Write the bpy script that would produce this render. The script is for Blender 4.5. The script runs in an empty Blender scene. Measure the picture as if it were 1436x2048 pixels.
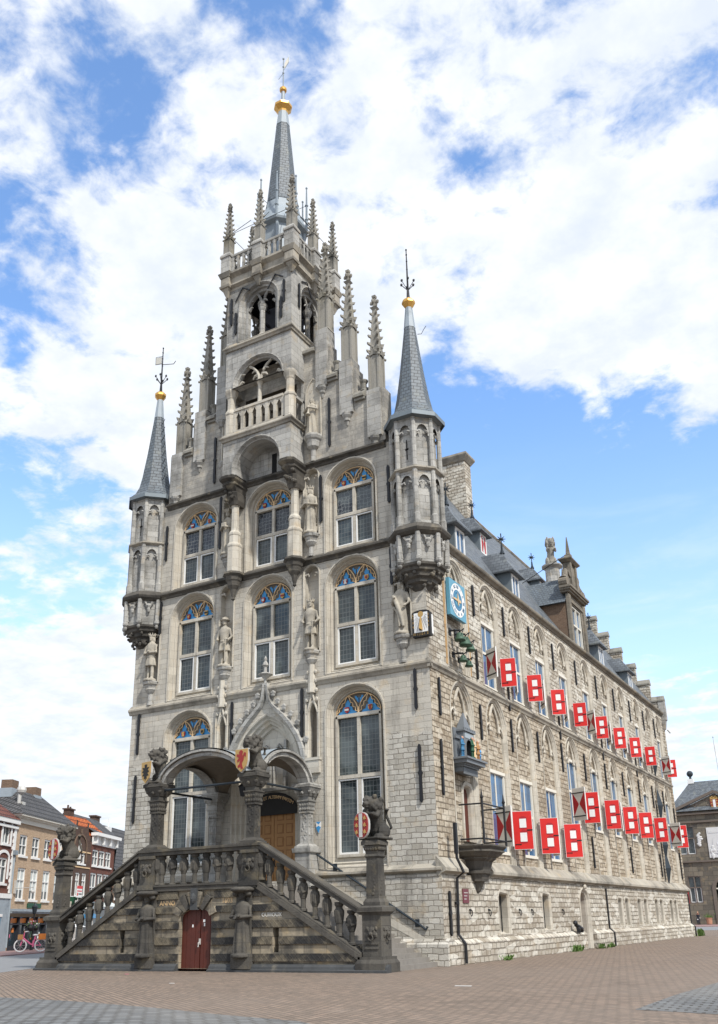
import bpy, bmesh, math, random
from mathutils import Vector, Matrix
S = bpy.context.scene
COL = S.collection
RND = random.Random(11)
PI = math.pi
K = 0.7                      # everything is modelled in survey units, then scaled to metres
W = 16.57; M = -W / 2; L = 46.78
FRONT = Matrix(((1, 0, 0, 0), (0, -1, 0, 0), (0, 0, 1, 0), (0, 0, 0, 1)))   # (along, outward, up) -> world, street front
SIDE = Matrix(((0, 1, 0, 0), (1, 0, 0, 0), (0, 0, 1, 0), (0, 0, 0, 1)))     # the same for the long side

# ------------------------------------------------------------------ mesh collector
class MB:
    def __init__(s, m=None):
        s.v = []; s.f = []; s.mi = []; s.cur = 0; s.m = m or Matrix()
    def at(s, m): s.m = m; return s
    def add(s, vs, fs):
        b = len(s.v); m = s.m
        s.v += [tuple(m @ Vector(p)) for p in vs]
        s.f += [tuple(b + i for i in f) for f in fs]; s.mi += [s.cur] * len(fs)
    def box(s, x0, x1, y0, y1, z0, z1):
        s.add([(x0,y0,z0),(x1,y0,z0),(x1,y1,z0),(x0,y1,z0),(x0,y0,z1),(x1,y0,z1),(x1,y1,z1),(x0,y1,z1)],
              [(0,3,2,1),(4,5,6,7),(0,1,5,4),(1,2,6,5),(2,3,7,6),(3,0,4,7)])
    def frus(s, c, a0, b0, z0, a1, b1, z1):
        x, y = c
        s.add([(x-a0,y-b0,z0),(x+a0,y-b0,z0),(x+a0,y+b0,z0),(x-a0,y+b0,z0),(x-a1,y-b1,z1),(x+a1,y-b1,z1),(x+a1,y+b1,z1),(x-a1,y+b1,z1)],
              [(0,3,2,1),(4,5,6,7),(0,1,5,4),(1,2,6,5),(2,3,7,6),(3,0,4,7)])
    def prism(s, pts, a, b, ax='y', cap=True):
        def P(p, t):
            return {'x': (t, p[0], p[1]), 'y': (p[0], t, p[1]), 'z': (p[0], p[1], t)}[ax]
        n = len(pts)
        fs = [(i, (i+1) % n, n+(i+1) % n, n+i) for i in range(n)]
        if cap: fs += [tuple(range(n))[::-1], tuple(range(n, 2*n))]
        s.add([P(p, a) for p in pts] + [P(p, b) for p in pts], fs)
    def loft(s, rings, closed=True, caps=False):
        n = len(rings[0]); vs = [p for r in rings for p in r]; fs = []
        for k in range(len(rings)-1):
            for i in range(n if closed else n-1):
                j = (i+1) % n
                fs.append((k*n+i, k*n+j, (k+1)*n+j, (k+1)*n+i))
        if caps: fs += [tuple(range(n))[::-1], tuple(range((len(rings)-1)*n, len(rings)*n))]
        s.add(vs, fs)
    def lathe(s, c, prof, n=12, rot=0.0, sx=1, sy=1, caps=True):
        rings = []
        for r, z in prof:
            rings.append([(c[0]+sx*r*math.cos(rot+2*PI*i/n), c[1]+sy*r*math.sin(rot+2*PI*i/n), c[2]+z) for i in range(n)])
        s.loft(rings, True, caps)
    def tube(s, pts, r, n=6, caps=True):
        pts = [Vector(p) for p in pts]; rs = r if isinstance(r, (list, tuple)) else [r]*len(pts)
        rings = []; up = Vector((0, 0, 1))
        for i, p in enumerate(pts):
            t = (pts[min(i+1, len(pts)-1)] - pts[max(i-1, 0)]).normalized()
            a = t.cross(up if abs(t.z) < .95 else Vector((1, 0, 0))).normalized(); b = t.cross(a)
            rings.append([tuple(p + rs[i]*(a*math.cos(2*PI*k/n) + b*math.sin(2*PI*k/n))) for k in range(n)])
        s.loft(rings, True, caps)
    def ball(s, c, rx, ry=None, rz=None, n=10, m=7):
        ry = ry or rx; rz = rz or rx; rings = []
        for k in range(m+1):
            t = -PI/2 + PI*k/m; q = max(math.cos(t), .02)
            rings.append([(c[0]+rx*q*math.cos(2*PI*i/n), c[1]+ry*q*math.sin(2*PI*i/n), c[2]+rz*math.sin(t)) for i in range(n)])
        s.loft(rings, True, True)
    def fill(s, outer, holes, o=0.0):
        """flat panel in the (along, up) plane at outward offset o, with holes"""
        bm = bmesh.new(); ed = []
        for loop in [outer] + holes:
            vs = [bm.verts.new((p[0], 0, p[1])) for p in loop]
            ed += [bm.edges.new((vs[i], vs[(i+1) % len(vs)])) for i in range(len(vs))]
        bmesh.ops.triangle_fill(bm, use_beauty=True, use_dissolve=False, edges=ed, normal=(0, -1, 0))
        bm.verts.index_update()
        s.add([(v.co.x, o, v.co.z) for v in bm.verts], [tuple(v.index for v in f.verts) for f in bm.faces])
        bm.free()

WL = {}
def build(name, mb, mats, parent=None, local=False, smooth=False, bevel=0, remesh=0, flat_normals=True):
    me = bpy.data.meshes.new(name)
    me.from_pydata(mb.v, [], mb.f)
    if not isinstance(mats, (list, tuple)): mats = [mats]
    for m in mats: me.materials.append(m)
    if len(mats) > 1: me.polygons.foreach_set('material_index', mb.mi)
    bm = bmesh.new(); bm.from_mesh(me)
    bmesh.ops.recalc_face_normals(bm, faces=bm.faces[:]); bm.to_mesh(me); bm.free()
    if smooth or remesh: me.polygons.foreach_set('use_smooth', [True]*len(me.polygons))
    o = bpy.data.objects.new(name, me); COL.objects.link(o)
    WL[o] = Vector((0, 0, 0))
    if parent:
        o.parent = parent
        if not local: o.location = -WL[parent]
        else: WL[o] = WL[parent].copy()
    if bevel:
        b = o.modifiers.new('bevel', 'BEVEL'); b.width = bevel; b.segments = 2; b.limit_method = 'ANGLE'
    if remesh:
        r = o.modifiers.new('remesh', 'REMESH'); r.mode = 'VOXEL'; r.voxel_size = remesh; r.use_smooth_shade = True
        q = o.modifiers.new('soft', 'SMOOTH'); q.iterations = 1; q.factor = .35
    return o
def tag(o, label, cat, group=None):
    o['label'] = label; o['category'] = cat
    if group: o['group'] = group
    return o
def thing(name, label, cat, loc=(0, 0, 0), rz=0, group=None):
    o = bpy.data.objects.new(name, None); COL.objects.link(o)
    o.location = loc; o.rotation_euler.z = rz; o.empty_display_size = .2
    WL[o] = Vector(loc); return tag(o, label, cat, group)
def holder(name, parent, loc=(0, 0, 0), rz=0):
    """an Empty part that carries sub-parts built in its own frame"""
    o = bpy.data.objects.new(name, None); COL.objects.link(o); o.parent = parent
    o.location = Vector(loc) - WL[parent]; o.rotation_euler.z = rz; WL[o] = Vector(loc); return o
def dup(root, parent=None, loc=None, rz=None):
    c = root.copy(); COL.objects.link(c)
    if parent: c.parent = parent
    if loc is not None: c.location = loc
    if rz is not None: c.rotation_euler.z = rz
    for ch in list(root.children): dup(ch, c)
    return c
def structure(name, mb, mats):
    o = build(name, mb, mats); o['kind'] = 'structure'; return o

# ------------------------------------------------------------------ materials
def new_mat(name):
    m = bpy.data.materials.new(name); m.use_nodes = True
    nt = m.node_tree; nt.nodes.clear(); return m, nt
class NT:
    def __init__(s, nt): s.nt = nt
    def n(s, ty, props=None, **inp):
        x = s.nt.nodes.new(ty)
        for k, v in (props or {}).items(): setattr(x, k, v)
        for k, v in inp.items():
            key = int(k[1:]) if k[0] == '_' else k.replace('__', ' ')
            if isinstance(v, bpy.types.NodeSocket): s.nt.links.new(v, x.inputs[key])
            else: x.inputs[key].default_value = v
        return x
    def math(s, op, a, b=None, c=None, clamp=False):
        x = s.nt.nodes.new('ShaderNodeMath'); x.operation = op; x.use_clamp = clamp
        for i, v in enumerate((a, b, c)):
            if v is None: continue
            if isinstance(v, bpy.types.NodeSocket): s.nt.links.new(v, x.inputs[i])
            else: x.inputs[i].default_value = v
        return x.outputs[0]
    def mix(s, fac, a, b, mode='MIX'):
        x = s.nt.nodes.new('ShaderNodeMix'); x.data_type = 'RGBA'; x.blend_type = mode
        for i, v in ((0, fac), (6, a), (7, b)):
            if isinstance(v, bpy.types.NodeSocket): s.nt.links.new(v, x.inputs[i])
            else: x.inputs[i].default_value = v if i == 0 else (tuple(v) + (1,) if len(v) == 3 else v)
        return x.outputs[2]
    def ramp(s, fac, lo, hi, a=(0, 0, 0), b=(1, 1, 1)):
        x = s.nt.nodes.new('ShaderNodeMapRange'); x.clamp = True; x.interpolation_type = 'SMOOTHSTEP'
        s.nt.links.new(fac, x.inputs[0]); x.inputs[1].default_value = lo; x.inputs[2].default_value = hi
        return x.outputs[0]
    def noise(s, vec, scale, detail=4, rough=.55, dist=0):
        return s.n('ShaderNodeTexNoise', Vector=vec, Scale=scale, Detail=detail, Roughness=rough, Distortion=dist)
    def coords(s, rand=True):
        tc = s.n('ShaderNodeTexCoord'); g = s.n('ShaderNodeNewGeometry')
        sp = s.n('ShaderNodeSeparateXYZ', _0=tc.outputs['Object']); sn = s.n('ShaderNodeSeparateXYZ', _0=g.outputs['True Normal'])
        f = s.math('GREATER_THAN', s.math('ABSOLUTE', sn.outputs[0]), s.math('ABSOLUTE', sn.outputs[1]))
        u = s.math('ADD', s.math('MULTIPLY', sp.outputs[1], f), s.math('MULTIPLY', sp.outputs[0], s.math('SUBTRACT', 1.0, f)))
        top = s.math('GREATER_THAN', s.math('ABSOLUTE', sn.outputs[2]), .8)
        v = s.math('ADD', s.math('MULTIPLY', sp.outputs[1], top), s.math('MULTIPLY', sp.outputs[2], s.math('SUBTRACT', 1.0, top)))
        oi = s.n('ShaderNodeObjectInfo')
        off = s.math('MULTIPLY', oi.outputs['Random'], 37.0)
        uv = s.n('ShaderNodeCombineXYZ', _0=u, _1=v, _2=off)
        p3 = s.n('ShaderNodeVectorMath', {'operation': 'ADD'}, _0=tc.outputs['Object'], _1=s.n('ShaderNodeCombineXYZ', _0=off, _1=0.0, _2=0.0).outputs[0])
        return uv.outputs[0], p3.outputs[0], sp
    def out(s, color, rough=.9, metal=0.0, height=None, bump=.3, dist=.05, spec=.35, extra=None):
        b = s.n('ShaderNodeBsdfPrincipled')
        for key, v in (('Base Color', color), ('Roughness', rough), ('Metallic', metal), ('Specular IOR Level', spec)):
            if isinstance(v, bpy.types.NodeSocket): s.nt.links.new(v, b.inputs[key])
            else: b.inputs[key].default_value = (tuple(v) + (1,)) if key == 'Base Color' and len(v) == 3 else v
        if height is not None:
            bp = s.n('ShaderNodeBump', Strength=bump, Distance=dist, Height=height)
            s.nt.links.new(bp.outputs[0], b.inputs['Normal'])
        o = s.n('ShaderNodeOutputMaterial'); s.nt.links.new(b.outputs[0], o.inputs[0]); return b

def brick_layer(t, uv, c1, c2, mortar, bw, rh, ms, warp=0.0, wscale=3.0, offset=.5):
    if warp:
        nz = t.noise(uv, wscale, 2).outputs[1]
        d = t.n('ShaderNodeVectorMath', {'operation': 'SCALE'}, _0=t.n('ShaderNodeVectorMath', {'operation': 'SUBTRACT'}, _0=nz, _1=(.5, .5, .5)).outputs[0])
        d.inputs['Scale'].default_value = warp
        uv = t.n('ShaderNodeVectorMath', {'operation': 'ADD'}, _0=uv, _1=d.outputs[0]).outputs[0]
    b = t.n('ShaderNodeTexBrick', {'offset': offset}, Vector=uv, Color1=c1 + (1,), Color2=c2 + (1,), Mortar=mortar + (1,), Scale=1.0)
    b.inputs['Mortar Size'].default_value = ms; b.inputs['Mortar Smooth'].default_value = .25
    b.inputs['Bias'].default_value = 0.0; b.inputs['Brick Width'].default_value = bw; b.inputs['Row Height'].default_value = rh
    return b
def weather(t, col, uv, p3, stain=.5, dark=(.05, .048, .045), tan=None, streak=.4, lo=.52, hi=.72, fine=.25):
    n1 = t.noise(p3, .55, 7, .65).outputs[0]
    col = t.mix(t.math('MULTIPLY', t.ramp(n1, lo, hi), stain), col, dark)
    mp = t.n('ShaderNodeMapping', Vector=uv, Scale=(2.6, .28, 1))
    n2 = t.noise(mp.outputs[0], 1.0, 5, .6).outputs[0]
    col = t.mix(t.math('MULTIPLY', t.ramp(n2, .5, .75), streak), col, dark)
    if tan:
        n3 = t.noise(p3, 1.4, 3).outputs[0]
        col = t.mix(t.math('MULTIPLY', t.ramp(n3, .55, .75), .55), col, tan)
    n4 = t.noise(p3, 14, 4, .7).outputs[0]
    g = t.math('ADD', 1.0 - fine*.5, t.math('MULTIPLY', n4, fine))
    col = t.mix(1.0, col, t.n('ShaderNodeCombineXYZ', _0=g, _1=g, _2=g).outputs[0], 'MULTIPLY')
    return col, n4
def stone(name, c1, c2, mortar, bw=.7, rh=.3, ms=.012, warp=0.0, bump=.4, stain=.4, tan=None, streak=.35, dark=(.06, .058, .054), lo=.52, hi=.72, fine=.25, wscale=3.0):
    m, nt = new_mat(name); t = NT(nt); uv, p3, _ = t.coords()
    b = brick_layer(t, uv, c1, c2, mortar, bw, rh, ms, warp, wscale)
    col, n4 = weather(t, b.outputs[0], uv, p3, stain, dark, tan, streak, lo, hi, fine)
    h = t.math('ADD', t.math('MULTIPLY', t.math('SUBTRACT', 1.0, b.outputs[1]), 1.0), t.math('MULTIPLY', n4, .5))
    t.out(col, .92, height=h, bump=bump, dist=.04, spec=.2); return m
def plain(name, c, rough=.6, metal=0.0, var=.15, scale=6.0, bump=0.0, spec=.4, dark=None, dlo=.55, dhi=.7):
    m, nt = new_mat(name); t = NT(nt); uv, p3, _ = t.coords()
    n = t.noise(p3, scale, 5, .6).outputs[0]
    g = t.math('ADD', 1.0 - var*.5, t.math('MULTIPLY', n, var))
    col = t.mix(1.0, c, t.n('ShaderNodeCombineXYZ', _0=g, _1=g, _2=g).outputs[0], 'MULTIPLY')
    if dark:
        n2 = t.noise(p3, scale*.4, 6, .65).outputs[0]
        col = t.mix(t.ramp(n2, dlo, dhi), col, dark)
    t.out(col, rough, metal, n if bump else None, bump, .03, spec); return m

MT = {}
A1, A2, AM = (.53, .495, .425), (.43, .40, .345), (.27, .245, .205)
R1, R2, RM = (.63, .59, .51), (.44, .40, .33), (.20, .175, .14)
def front_wall_mat():
    m, nt = new_mat('front_wall_stone'); t = NT(nt); uv, p3, sp = t.coords(False)
    b = brick_layer(t, uv, A1, A2, AM, .74, .26, .008, .03)
    r = brick_layer(t, uv, (.55, .525, .465), (.36, .335, .285), (.22, .20, .17), .46, .215, .018, .11)
    nz = t.noise(p3, 1.1, 3).outputs[0]
    edge = t.math('ADD', t.math('ABSOLUTE', t.math('SUBTRACT', sp.outputs[0], M)), t.math('MULTIPLY', t.math('SUBTRACT', nz, .5), 1.6))
    corner = t.math('MULTIPLY', t.ramp(edge, 6.0, 6.15), t.math('LESS_THAN', t.math('ADD', sp.outputs[2], t.math('MULTIPLY', nz, 1.2)), 9.6))
    low = t.math('LESS_THAN', sp.outputs[2], 3.5)
    f = t.math('MAXIMUM', corner, low)
    col = t.mix(f, b.outputs[0], r.outputs[0])
    # soot on the upper gable, drawn by noise and height of the old stone
    up = t.ramp(sp.outputs[2], 19.0, 24.0)
    n1 = t.noise(p3, .8, 8, .72).outputs[0]
    col = t.mix(t.math('MULTIPLY', t.math('MULTIPLY', t.ramp(n1, .34, .60), up), .68), col, (.16, .158, .152))
    col, n4 = weather(t, col, uv, p3, .42, (.10, .093, .083), (.50, .40, .27), .45, .53, .72, .4)
    hb = t.mix(f, b.outputs[1], r.outputs[1])
    h = t.math('ADD', t.math('SUBTRACT', 1.0, t.n('ShaderNodeRGBToBW', Color=hb).outputs[0]), t.math('MULTIPLY', n4, .6))
    t.out(col, .92, height=h, bump=.5, dist=.05, spec=.2); return m
def side_wall_mat():
    m, nt = new_mat('side_wall_stone'); t = NT(nt); uv, p3, sp = t.coords(False)
    b = brick_layer(t, uv, R1, R2, RM, .46, .235, .028, .085, 3.0)
    v = t.n('ShaderNodeTexVoronoi', Vector=t.n('ShaderNodeMapping', Vector=uv, Scale=(1.5, 4.2, 1)).outputs[0], Scale=1.0, Randomness=.9)
    vv = t.n('ShaderNodeSeparateXYZ', _0=v.outputs['Color']).outputs[0]
    col, n4 = weather(t, b.outputs[0], uv, p3, .34, (.15, .13, .105), (.47, .37, .25), .30, .54, .74, .45)
    col = t.mix(t.math('MULTIPLY', t.ramp(vv, .70, .76), .42), col, (.25, .20, .145)); col = t.mix(t.math('MULTIPLY', t.ramp(vv, .22, .16), .6), col, (.72, .69, .61))
    n5 = t.noise(p3, 3.2, 5, .7).outputs[0]
    col = t.mix(t.math('MULTIPLY', t.ramp(n5, .5, .8), .35), col, (.66, .62, .53))
    n6 = t.noise(p3, .22, 4, .6).outputs[0]
    lowst = t.math('MULTIPLY', t.math('GREATER_THAN', sp.outputs[2], 3.4), t.math('LESS_THAN', sp.outputs[2], 11.8))
    col = t.mix(t.math('MULTIPLY', lowst, .55), col, t.mix(1.0, col, (.80, .70, .58), 'MULTIPLY'))
    col = t.mix(t.math('MULTIPLY', t.ramp(n6, .5, .64), .35), col, (.27, .225, .175))
    h = t.math('ADD', t.math('SUBTRACT', 1.0, b.outputs[1]), t.math('MULTIPLY', n4, .9))
    t.out(col, .93, height=h, bump=.8, dist=.06, spec=.15); return m
def leaded(name, glass, lead, bw, rh, ms, rough=.06, warp=0.0, var=.0, wscale=4.0):
    m, nt = new_mat(name); t = NT(nt); uv, p3, _ = t.coords()
    b = brick_layer(t, uv, glass, tuple(min(1, c*1.6 + var) for c in glass), lead, bw, rh, ms, warp, wscale, 0.0)
    n = t.noise(p3, .9, 2).outputs[0]
    col = t.mix(t.math('MULTIPLY', t.ramp(n, .45, .65), .0 if glass[2] > .1 else 1.0), b.outputs[0], t.mix(.4, b.outputs[0], (.16, .19, .19)))
    rg = t.math('ADD', rough, t.math('MULTIPLY', b.outputs[1], .5))
    wv = t.noise(p3, 5.0, 2).outputs[0]
    t.out(col, rg, height=wv, bump=.06, dist=.02, spec=.5); return m
def slate_mat(name, c1, c2, bw=.34, rh=.22):
    m, nt = new_mat(name); t = NT(nt); uv, p3, _ = t.coords()
    b = brick_layer(t, uv, c1, c2, (.025, .028, .032), bw, rh, .014, .01)
    col, n4 = weather(t, b.outputs[0], uv, p3, .35, (.05, .055, .06), (.19, .20, .175), .35, .52, .72, .45)
    t.out(col, .55, height=t.math('ADD', t.math('SUBTRACT', 1.0, b.outputs[1]), t.math('MULTIPLY', n4, .4)), bump=.5, dist=.03, spec=.45); return m
def lattice_mat():
    m, nt = new_mat('diamond_point_stone'); t = NT(nt); uv, p3, _ = t.coords()
    mp = t.n('ShaderNodeMapping', Vector=uv, Rotation=(0, 0, PI/4), Scale=(6.2, 6.2, 1))
    v = t.n('ShaderNodeTexVoronoi', {'distance': 'CHEBYCHEV'}, Vector=mp.outputs[0], Scale=1.0, Randomness=0.0)
    d = v.outputs['Distance']
    n = t.noise(p3, .8, 5, .65).outputs[0]
    base = t.mix(t.ramp(n, .34, .56), (.20, .17, .12), (.035, .034, .033))
    col = t.mix(t.ramp(d, .26, .40), (.008, .008, .008), base)
    t.out(col, .85, height=d, bump=.9, dist=.05, spec=.25); return m
def ground_mat(name, c1, c2, mortar, bw, rh, ms, rot=.7, tint=(.3, .24, .2), bump=.4):
    m, nt = new_mat(name); t = NT(nt); tc = t.n('ShaderNodeTexCoord')
    mp = t.n('ShaderNodeMapping', Vector=tc.outputs['Object'], Rotation=(0, 0, rot))
    b = brick_layer(t, mp.outputs[0], c1, c2, mortar, bw, rh, ms, .02)
    n = t.noise(tc.outputs['Object'], .12, 6, .6).outputs[0]
    col = t.mix(t.math('MULTIPLY', t.ramp(n, .4, .65), .5), b.outputs[0], tint)
    n2 = t.noise(tc.outputs['Object'], 2.2, 5, .7).outputs[0]
    g = t.math('ADD', .72, t.math('MULTIPLY', n2, .56))
    col = t.mix(1.0, col, t.n('ShaderNodeCombineXYZ', _0=g, _1=g, _2=g).outputs[0], 'MULTIPLY')
    n3 = t.noise(tc.outputs['Object'], .45, 7, .7, .6).outputs[0]
    col = t.mix(t.math('MULTIPLY', t.ramp(n3, .56, .70), .45), col, tuple(c*.45 for c in tint)); col = t.mix(t.math('MULTIPLY', t.ramp(n3, .40, .30), .4), col, tuple(c*1.5 for c in tint))
    n4 = t.noise(tc.outputs['Object'], 90, 2, .5).outputs[0]
    col = t.mix(t.math('MULTIPLY', t.ramp(n4, .68, .74), .35), col, tuple(c*.3 for c in tint))
    h = t.math('ADD', t.math('SUBTRACT', 1.0, b.outputs[1]), t.math('ADD', t.math('MULTIPLY', n2, .5), t.math('MULTIPLY', n, 1.5)))
    t.out(col, .85, height=h, bump=bump, dist=.03, spec=.3); return m
def tile_mat(name, c1, c2, dark):
    m, nt = new_mat(name); t = NT(nt); uv, p3, _ = t.coords()
    b = brick_layer(t, uv, c1, c2, dark, .34, .42, .05, .03, 3.0, 0.0)
    col, n4 = weather(t, b.outputs[0], uv, p3, .3, dark, None, .2, .5, .75, .4)
    t.out(col, .75, height=t.math('SUBTRACT', 1.0, b.outputs[1]), bump=.9, dist=.08); return m

MT['front'] = front_wall_mat(); MT['side'] = side_wall_mat()
MT['trim'] = stone('dressed_trim_stone', (.53, .495, .425), (.46, .425, .36), (.31, .28, .23), .9, .42, .006, 0, .3, .38, (.50, .40, .27), .5, (.12, .105, .085), .5, .72, .35)
MT['weathered'] = stone('weathered_grey_stone', (.44, .43, .40), (.33, .322, .30), (.22, .21, .19), .62, .34, .009, .02, .6, .62, (.42, .35, .25), .55, (.085, .083, .076), .44, .68, .6)
MT['carved'] = stone('carved_grey_stone', (.30, .285, .25), (.25, .238, .208), (.24, .225, .195), 5, 5, .002, 0, .5, .7, (.28, .25, .175), .55, (.06, .058, .052), .46, .68, .45)
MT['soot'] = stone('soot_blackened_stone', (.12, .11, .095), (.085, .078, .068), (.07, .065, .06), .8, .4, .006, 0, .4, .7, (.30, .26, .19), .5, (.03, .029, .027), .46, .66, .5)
MT['gablet'] = stone('dark_gable_stone', (.24, .215, .175), (.19, .17, .14), (.12, .11, .09), .7, .35, .008, 0, .4, .5, (.30, .24, .15), .5, (.06, .057, .05), .46, .66, .4)
MT['belt'] = stone('weathered_belt_stone', (.40, .37, .31), (.33, .30, .25), (.2, .18, .15), 1.1, 2.0, .008, 0, .3, .65, (.40, .32, .2), .4, (.07, .066, .06), .44, .66, .4)
MT['statue'] = stone('statue_sandstone', (.42, .385, .32), (.40, .365, .30), (.39, .355, .29), 9, 9, .001, 0, .5, .6, (.38, .31, .2), .55, (.12, .11, .095), .46, .66, .5)
MT['stair'] = stone('stair_sandstone', (.36, .305, .22), (.21, .185, .145), (.10, .09, .075), .95, .3, .010, 0, .4, .8, (.42, .30, .15), .55, (.045, .045, .045), .44, .60, .4)
MT['staird'] = stone('dark_stair_stone', (.105, .097, .083), (.078, .072, .063), (.055, .052, .047), 1.2, .5, .005, 0, .5, .65, (.19, .16, .105), .5, (.026, .026, .026), .46, .64, .5)
MT['plinth'] = stone('black_plinth_stone', (.075, .078, .08), (.055, .058, .06), (.10, .095, .09), 1.3, .5, .006, 0, .3, .4, (.2, .18, .14), .3, (.03, .03, .03))
MT['lattice'] = lattice_mat()
MT['step'] = plain('step_bluestone', (.20, .185, .165), .85, var=.5, scale=4, bump=.2, dark=(.10, .095, .09))
MT['slate'] = slate_mat('roof_slate', (.150, .168, .185), (.078, .09, .103))
MT['slate_s'] = slate_mat('spire_slate', (.125, .15, .172), (.095, .115, .132), .24, .19)
MT['lead'] = plain('lead_sheet', (.29, .335, .37), .55, .0, .3, 2.5, .1, dark=(.19, .225, .255))
MT['lead_d'] = plain('dark_lead', (.16, .19, .21), .5, .2, .3, 2.5)
MT['lead_r'] = plain('lead_covered_rod', (.24, .28, .31), .5, .2, .3, 2.5)
MT['gold'] = plain('gilding', (.66, .38, .10), .4, .7, .25)
MT['ochre'] = plain('gilded_tracery', (.66, .46, .25), .5, .15, .2)
MT['white'] = plain('white_paint', (.74, .74, .72), .45, var=.08)
MT['cream'] = plain('cream_paint', (.66, .63, .55), .5, var=.12)
MT['blue'] = plain('tympanum_blue', (.05, .27, .56), .5, var=.3)
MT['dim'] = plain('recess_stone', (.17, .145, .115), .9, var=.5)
MT['red'] = plain('shutter_red', (.60, .020, .016), .42, var=.35, scale=2.2, bump=.05)
MT['redd'] = plain('shutter_dark_red', (.36, .016, .022), .5, var=.15)
MT['greyw'] = plain('shutter_grey_white', (.60, .59, .55), .5, var=.12)
MT['iron'] = plain('black_iron', (.022, .023, .026), .5, .4, .3)
MT['ironb'] = plain('blue_black_iron', (.035, .045, .055), .5, .4, .3)
MT['glass1'] = leaded('leaded_glass_grid', (.026, .034, .036), (.11, .12, .118), .17, .22, .014, .05)
MT['glass2'] = leaded('ornate_leaded_glass', (.016, .018, .022), (.15, .16, .165), .2, .2, .016, .1, .26, 0, 3.6)
MT['glassb'] = leaded('side_pane_glass', (.030, .085, .17), (.05, .07, .09), .5, .4, .005, .02)  # blue of the reflected sky is put into the pane's base colour
MT['glassh'] = plain('house_pane_glass', (.035, .05, .06), .05, var=.8, scale=.5, spec=.6)
MT['curtain'] = plain('net_curtain', (.52, .56, .55), .8, var=.4, scale=3)
MT['oak'] = plain('oak_door', (.36, .185, .065), .55, var=.35, scale=4, bump=.1)
MT['oakd'] = plain('oak_door_recess', (.25, .12, .04), .6, var=.35, scale=4)
MT['mahog'] = plain('red_brown_door', (.085, .018, .010), .5, var=.5, scale=3, dark=(.05, .012, .008))
MT['dark'] = plain('dark_opening', (.008, .008, .008), .9, var=.1)
MT['black'] = plain('black_board', (.02, .019, .018), .7, var=.2)
MT['clockb'] = plain('clock_blue', (.11, .31, .43), .45, var=.15)
MT['clockd'] = plain('clock_deep_blue', (.03, .15, .29), .45, var=.2)
MT['puppet_b'] = plain('grey_blue_paint', (.15, .165, .18), .5, var=.2)
MT['puppet_l'] = plain('pale_blue_paint', (.30, .35, .385), .5, var=.2)
MT['verdi'] = plain('bell_verdigris', (.055, .105, .07), .6, .2, .5, 5, dark=(.03, .05, .04))
MT['brickd'] = stone('brown_brick', (.19, .125, .085), (.14, .09, .062), (.22, .18, .14), .27, .085, .008, 0, .3, .3, None, .2)
MT['brickb'] = stone('dark_house_brick', (.105, .062, .045), (.075, .045, .035), (.13, .105, .09), .3, .09, .008, 0, .3, .25, None, .2)
MT['brickt'] = stone('tan_house_brick', (.52, .38, .26), (.42, .30, .20), (.40, .32, .24), .3, .09, .010, 0, .3, .2, None, .15)
MT['brickr'] = stone('red_house_brick', (.16, .055, .04), (.12, .045, .035), (.2, .14, .11), .3, .09, .008)
MT['tiled'] = tile_mat('grey_pantiles', (.10, .098, .10), (.075, .075, .078), (.03, .03, .03))
MT['tileo'] = tile_mat('orange_pantiles', (.62, .17, .045), (.48, .12, .035), (.16, .04, .015))
MT['tiler'] = tile_mat('red_brown_tiles', (.20, .075, .05), (.15, .055, .04), (.05, .02, .02))
MT['waag'] = stone('weigh_house_stone', (.20, .175, .135), (.105, .095, .08), (.05, .045, .04), 1.5, .75, .02, 0, .4, .4, (.26, .2, .12), .35, (.05, .048, .045))
MT['waagt'] = plain('weigh_house_trim', (.14, .115, .095), .85, var=.4, scale=2, bump=.2)
MT['relief'] = plain('white_relief', (.58, .58, .57), .7, var=.2, scale=2)
MT['pave'] = ground_mat('brick_paving', (.27, .20, .152), (.185, .142, .11), (.105, .087, .068), .36, .15, .022, .62, (.20, .16, .128))
MT['cobble'] = ground_mat('grey_setts', (.20, .205, .205), (.13, .135, .138), (.07, .066, .06), .34, .24, .035, -.1, (.23, .22, .20), .7)
MT['asphalt'] = plain('grey_road', (.20, .205, .21), .9, var=.3, scale=1.5)
MT['pink'] = ground_mat('pink_pavers', (.32, .20, .19), (.27, .17, .165), (.18, .13, .12), .4, .2, .02, .2, (.28, .19, .18))
MT['weed'] = plain('weed_green', (.09, .16, .035), .7, var=.5, scale=8)
MT['pinkp'] = plain('pink_bike_paint', (.75, .16, .30), .35, var=.1)
MT['orange'] = plain('orange_crate', (.70, .22, .04), .5, var=.15)
MT['skin'] = plain('skin', (.50, .29, .20), .6, var=.1)
MT['cloth_d'] = plain('dark_cloth', (.025, .027, .035), .8, var=.3)
MT['cloth_o'] = plain('orange_cloth', (.50, .16, .05), .8, var=.2)
MT['green'] = plain('sign_green', (.01, .07, .035), .5, var=.1)
MT['terra'] = plain('terracotta', (.42, .22, .14), .8, var=.3)
MT['maroon'] = plain('maroon_enamel', (.12, .012, .022), .35, var=.1)
MT['silver'] = plain('shield_silver', (.52, .51, .48), .5, .2, .3)
MT['shredd'] = plain('shield_red', (.28, .022, .02), .45, var=.2)
MT['shgold'] = plain('shield_gold', (.46, .29, .10), .4, .3, .2)
MT['stainl'] = stone('rust_stained_jamb', (.46, .30, .15), (.40, .26, .13), (.2, .14, .09), .6, .5, .01, 0, .4, .3, (.42, .25, .10), .3)
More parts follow.
